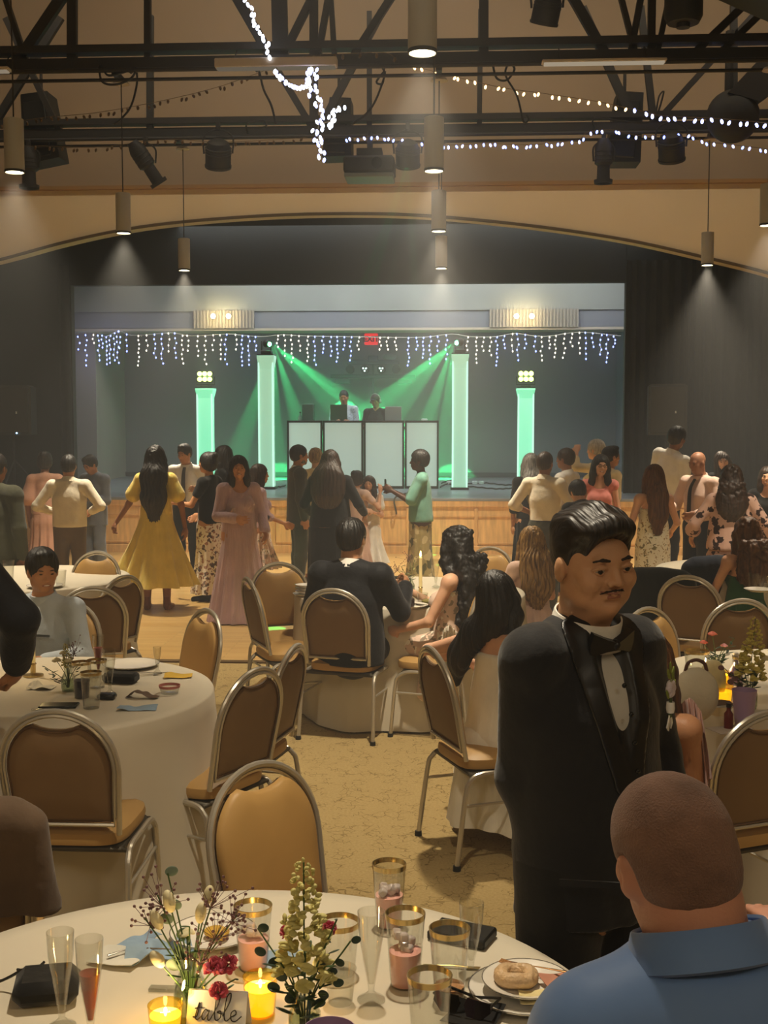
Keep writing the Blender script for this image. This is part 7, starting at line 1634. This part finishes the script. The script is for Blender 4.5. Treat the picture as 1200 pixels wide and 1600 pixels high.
# ---- left table
va = PT(107, 1079); vase(va, .10, .030, 'clear bud vase on the left table'); bouquet(va, 'yellow and cream flowers with dark leaves on the left table', [('stock', -.01, .20, 0, .10, yelf), ('rose', -.045, .13, -.01, .030, crmf), ('rose', .01, .13, -.02, .026, crmf), ('rose', -.02, .16, 0, .024, crmf), ('leaf', -.10, .10, 0, .035, dkleaf), ('leaf', .05, .12, 0, .035, dkleaf), ('filler', .03, .17, 0, .04, filf), ('leaf', -.06, .06, -.02, .035, dkleaf)], 'flower_bunch', .012)
cup(143, 1106, .145, .042, 'large clear cup nearest the camera on the left table', rim=goldm); cup(128, 1090, .15, .040, 'gold-rimmed cup right of the flowers on the left table', mat('dark_straws', '3a3a50', .4), .5); cup(152, 1074, .12, .042, 'gold-rimmed cup behind the flute on the left table')
flute(172, 1084, .19, 'champagne flute standing by the black purse on the left table'); flute(246, 1052, .12, 'short flute right of the plate on the left table', s=.7); flute(154, 1058, .19, 'champagne flute at the back of the left table', mat('red_straw', '9a3c34', .4), .7)
m = MB(); m.box((0, 0, .022), (.15, .08, .044), bev=.012); o = m.build('purse', cloth('purse_black', '141312')); o.location = PT(189, 1066); o.rotation_euler = (0, 0, -.15); tag(o, 'black purse in the middle of the left table', 'bag')
m = MB(); m.box((0, 0, .005), (.15, .075, .009), bev=.003); o = m.build('phone', blackp); o.location = PT(92, 1104); o.rotation_euler = (0, 0, .1); tag(o, 'black phone lying at the near edge of the left table', 'phone')
m = MB(); m.box((0, 0, .012), (.075, .05, .024), bev=.008); o = m.build('wallet', blackp); o.location = PT(167, 1092); tag(o, 'small black pouch beside the large clear cup', 'pouch')
pq = PT(205, 1042); plate(pq, .13, 'large silver-rimmed plate at the back of the left table'); crumple('napkin', 278, 1058, .14, .06, yelp, 'crumpled yellow napkin at the right of the left table', h=.022, rz=.2, seed=3); crumple('napkin', 212, 1109, .15, .055, paper, 'blue napkin at the near edge of the left table', h=.012, rz=.1, seed=4)
crumple('food_scraps', 222, 1090, .13, .045, mat('food_brown', '5a4028', .6), 'brown leftovers near the blue napkin on the left table', 'food', .020, -.25, 5)
fork(PT(225, 1056) + Vector((0, 0, .0)), .16, .35, silv, 'silver fork right of the purse', name='fork'); fork(PT(240, 1052), .16, .2, silv, 'silver knife right of the purse', name='knife'); fork(PT(75, 1110) , .13, 0, silv, 'silver spoon left of the black phone', name='spoon')
cup(265, 1083, .035, .045, 'low clear dish with a pink rim on the left table', rim=mat('dish_pink', 'b87068', .5), name='glass_dish', group='low clear dishes', taper=.8)
taper(PT(52, 1056), .23, 'lit taper candle in front of the seated man in the pale shirt', 1.6); crumple('napkin', 65, 1075, .1, .08, cloth('napkin_white', ''), 'white napkin left of the flowers on the left table', h=.02, seed=9)
# ---- middle table
tp3 = PT(657, 931); taper(tp3, .25, 'lit taper candle on the middle table', 2.2)
vb = PT(641, 925); vase(vb, .09, .03, 'bud vase beside the middle table taper'); bouquet(vb, 'airy green sprigs beside the middle table taper', [('leaf', -.06, .17, 0, .04, leafm), ('leaf', .03, .22, 0, .04, mat('leaf_olive', '8a8a4a', .6)), ('filler', .0, .24, 0, .06, filf), ('filler', -.1, .16, 0, .05, filf), ('leaf', .0, .14, 0, .04, leafm)])
cup(624, 946, .11, .040, 'glass of orange drink on the middle table', orl, .72, rim=None); cup(649, 941, .075, .036, 'clear cup right of the orange drink', rim=None); cup(660, 944, .07, .036, 'clear cup nearest the curly-haired woman on the middle table', rim=None); cup(614, 931, .12, .04, 'clear cup with a pale yellow drink', mat('pale_drink', 'c8b878', .3), .5, rim=None)
flute(681, 917, .19, 'champagne flute right of the middle table taper'); pc = PT(640, 949); plate(pc, .115, 'plate with a piece of dark cake on the middle table')
m = MB(); m.box((0, 0, .028), (.06, .055, .05), bev=.008); o = m.build('cake_slice', mat('chocolate', '2a1610', .6, bump=(60, .6))); o.location = pc + Vector((-.0, 0, .006)); tag(o, 'square of dark chocolate cake on a plate', 'cake')
pd = PT(670, 945); plate(pd, .10, 'plate of food near the curly-haired woman'); blob('food_scraps', pd + Vector((0, 0, .006)), (.045, .035, .016), mat('food_green', '7a7030', .6), 'greenish leftovers on the plate near the curly-haired woman', 'food')
m = MB(); m.box((0, 0, .045), (.11, .05, .09), bev=.01); o = m.build('purse', cloth('purse_black', '')); o.location = PT(617, 921); tag(o, 'small dark purse standing behind the orange drink', 'bag')
plate(PT(478, 931), .085, 'white plate at the left edge of the middle table')
for i in range(3): plate(PT(478, 931), .07, ('lowest', 'middle', 'topmost')[i] + ' of the small plates stacked at the left of the middle table', dz=.019 * (i + 1))
# ---- right table
vc = PT(1118, 1056); vase(vc, .09, .032, 'bud vase with coral flowers on the right table'); bouquet(vc, 'coral and pink flowers with dark leaves on the right table', [('rose', -.02, .19, -.01, .030, corf), ('rose', -.055, .15, 0, .026, corf), ('rose', .03, .14, -.02, .024, pkf), ('leaf', .08, .17, 0, .04, dkleaf), ('leaf', -.04, .11, 0, .04, dkleaf), ('leaf', .04, .10, 0, .05, dkleaf), ('leaf', .0, .12, .02, .05, dkleaf)])
vd = PT(1171, 1107); vase(vd, .11, .030, 'bud vase with the yellow stock flower on the right table'); bouquet(vd, 'tall pale yellow stock flower on the right table', [('stock', .015, .36, .0, .24, mat('petal_lemon', 'd0c468', .6)), ('rose', .06, .20, 0, .03, crmf), ('leaf', -.06, .13, 0, .05, dkleaf), ('leaf', .02, .15, -.02, .05, leafm), ('leaf', -.03, .17, 0, .05, leafm), ('euc', -.10, .16, 0, .03, filf)])
votive(PT(1128, 1098), 'lit votive candle beside the lilac cup on the right table', .07, .045, 1.2); votive(PT(1128, 1066), 'lit votive candle farther back on the right table', .05, .035, .6)
cup(1162, 1133, .135, .046, 'lilac plastic cup on the right table', body=lilm, rim=None, name='lilac_cup', group='lilac plastic cups', taper=.7)
cup(1088, 1062, .13, .055, 'gold-rimmed glass at the back left of the right table'); cup(1158, 1068, .12, .04, 'clear cup behind the yellow stock flower'); cup(1112, 1078, .07, .03, 'small clear cup below the coral flowers', rim=None)
t = thing('bottle', 'small dark red bottle lying upright near the lilac cup', 'bottle', PT(1138, 1138)); m = MB(); m.lathe([(0, 0), (.017, 0), (.017, .055), (.008, .068), (.008, .08), (0, .08)], n=16); m.build('body', mat('sauce_red', '5a1c14', .2), t); m = MB(); m.lathe([(0, .08), (.010, .08), (.010, .095), (0, .095)], n=14); m.build('cap', blackp, t)
m = MB(); m.box((0, 0, .001), (.16, .10, .002)); o = m.build('napkin', cloth('napkin_taupe', '9a8a7a')); o.location = PT(1143, 1140); o.rotation_euler = (0, 0, .4); tag(o, 'flat taupe napkin under the dark red bottle', 'napkin')
pe = PT(1122, 1116); cup(0, 0, .04, .06, 'white bowl of leftovers left of the lilac cup', name='bowl', body=porc, rim=None, loc=pe, group='bowls', cat='bowl', taper=.6); crumple('food_scraps', 0, 0, .09, .05, mat('food_brown', ''), 'brown peel hanging over the white bowl', 'food', .02, .2, 2, pe + Vector((.02, 0, .035)))
t = thing('handbag', 'white round handbag with a brown handle on the right table', 'bag', PT(1086, 1128)); m = MB(); m.ell((0, 0, .105), (.088, .04, .105), n=28, m=18); m.build('body', cloth('bag_cream', 'c9c0a8', .5), t)
m = MB(); m.tube(arc_pts([(-.04, 0, .195), (-.03, 0, .225), (0, 0, .238), (.03, 0, .225), (.04, 0, .195)], 5), .007, 8); m.build('handle', mat('handle_brown', '5a3426', .5), t)
blob('paper_bag', PT(1112, 1096), (.055, .05, .085), cloth('paper_cream', 'ddcfa0', .8), 'pale yellow rounded paper bag behind the handbag', 'bag', .008, 20)
t = thing('bottle', 'lilac-labelled little bottle at the back of the right table', 'bottle', PT(1149, 1068)); m = MB(); m.lathe([(0, 0), (.03, 0), (.03, .05), (.01, .09), (.01, .12), (0, .12)], n=16); m.build('body', lilm, t); m = MB(); m.lathe([(0, .12), (.012, .12), (.012, .135), (0, .135)], n=12); m.build('cap', porc, t)
# ---- far tables
for (px, py, h, lab) in ((95, 916, .11, 'clear glass at the right end of the far left table'), (14, 908, .15, 'tall clear glass at the left photo edge'), (52, 905, .10, 'clear glass half hidden by the seated man'), (1176, 916, .09, 'clear cup on the far right table'), (1194, 921, .09, 'clear cup at the right photo edge')):
    cup(px, py, h, .04, lab, rim=None, name='drinking_glass', group='glasses on the far tables')
plate(PT(70, 918), .12, 'white plate on the far left table'); plate(PT(1186, 924), .1, 'white plate on the far right table')
# ================================================================== JACKETS HUNG ON CHAIRS
def hung(chair_xy, deg, mt, lab, name='jacket', w_=.20, low=.42, k=1.0, side=False):
    t = None; S = Sdf(); f = (1, .50, 1); TLn = lambda x, y, z: V(x, -.185 - .20 * (z - .44) + y, z)
    S.cap(TLn(-w_ * .75, 0, .86), TLn(w_ * .75, 0, .86), .05, .05, .05); S.cap(TLn(-w_ * .7, -.01, .80), TLn(-w_ * .75, -.02, low + .05), .085, .075, .06, f); S.cap(TLn(w_ * .7, -.01, .80), TLn(w_ * .75, -.02, low + .05), .085, .075, .06, f); S.cap(TLn(0, -.01, .80), TLn(0, -.02, low + .05), .10, .10, .06, f)
    S.chain([TLn(-w_, -.01, .84), TLn(-w_ * 1.12, -.03, .62), TLn(-w_ * 1.05, -.03, low + .08)], [.05, .048, .038], .02); S.chain([TLn(w_, -.01, .84), TLn(w_ * 1.12, -.03, .62), TLn(w_ * 1.05, -.03, low + .08)], [.05, .048, .038], .02)
    S.plane((0, 0, low), (0, 0, -1)); o = mesh_obj(name, S.mesh(.010), mt, None, 1, lambda v, n: .007 * snoise(v, 14, (1.4, 1, .35)) * (1 - .7 * np.abs(n[:, 2])))
    o.location = (chair_xy[0], chair_xy[1], 0); o.rotation_euler = (0, 0, R(deg)); tag(o, lab, 'jacket'); return o
xa = back_at(1028, 888, 7.9, -20); chair(xa, -20, 'banquet chair hidden under the long black jacket'); hung(xa, -20, cloth('jacket_black_cloth', '191b1a'), 'long black jacket hung over a chair behind the right table', low=.12)
xb = back_at(1118, 872, 8.6, 12); chair(xb, 12, 'banquet chair under the navy jacket at the far right table'); hung(xb, 12, NAV, 'navy jacket hung over a chair at the far right table')
xc = back_at(-80, 1290, 3.05, 15); hung(xc, 15, cloth('jacket_brown', '5a4838'), 'brown jacket over the chair in the bottom left corner', low=.60)
guest(1252, 965, 5.0, 80, 'person in black seated at the right photo edge of the right table', sit=True, clothes=[('jacket', BLK, {}), ('trousers', BLK, {})], L=((-.14, .06, -.22), (.06, .2, .02)))
l = foot(62, 6.27); chair(l, 170, 'banquet chair under the smiling man in the pale blue shirt')
l = foot(1252, 5.02); chair(l, 80, 'banquet chair under the person in black at the right photo edge')
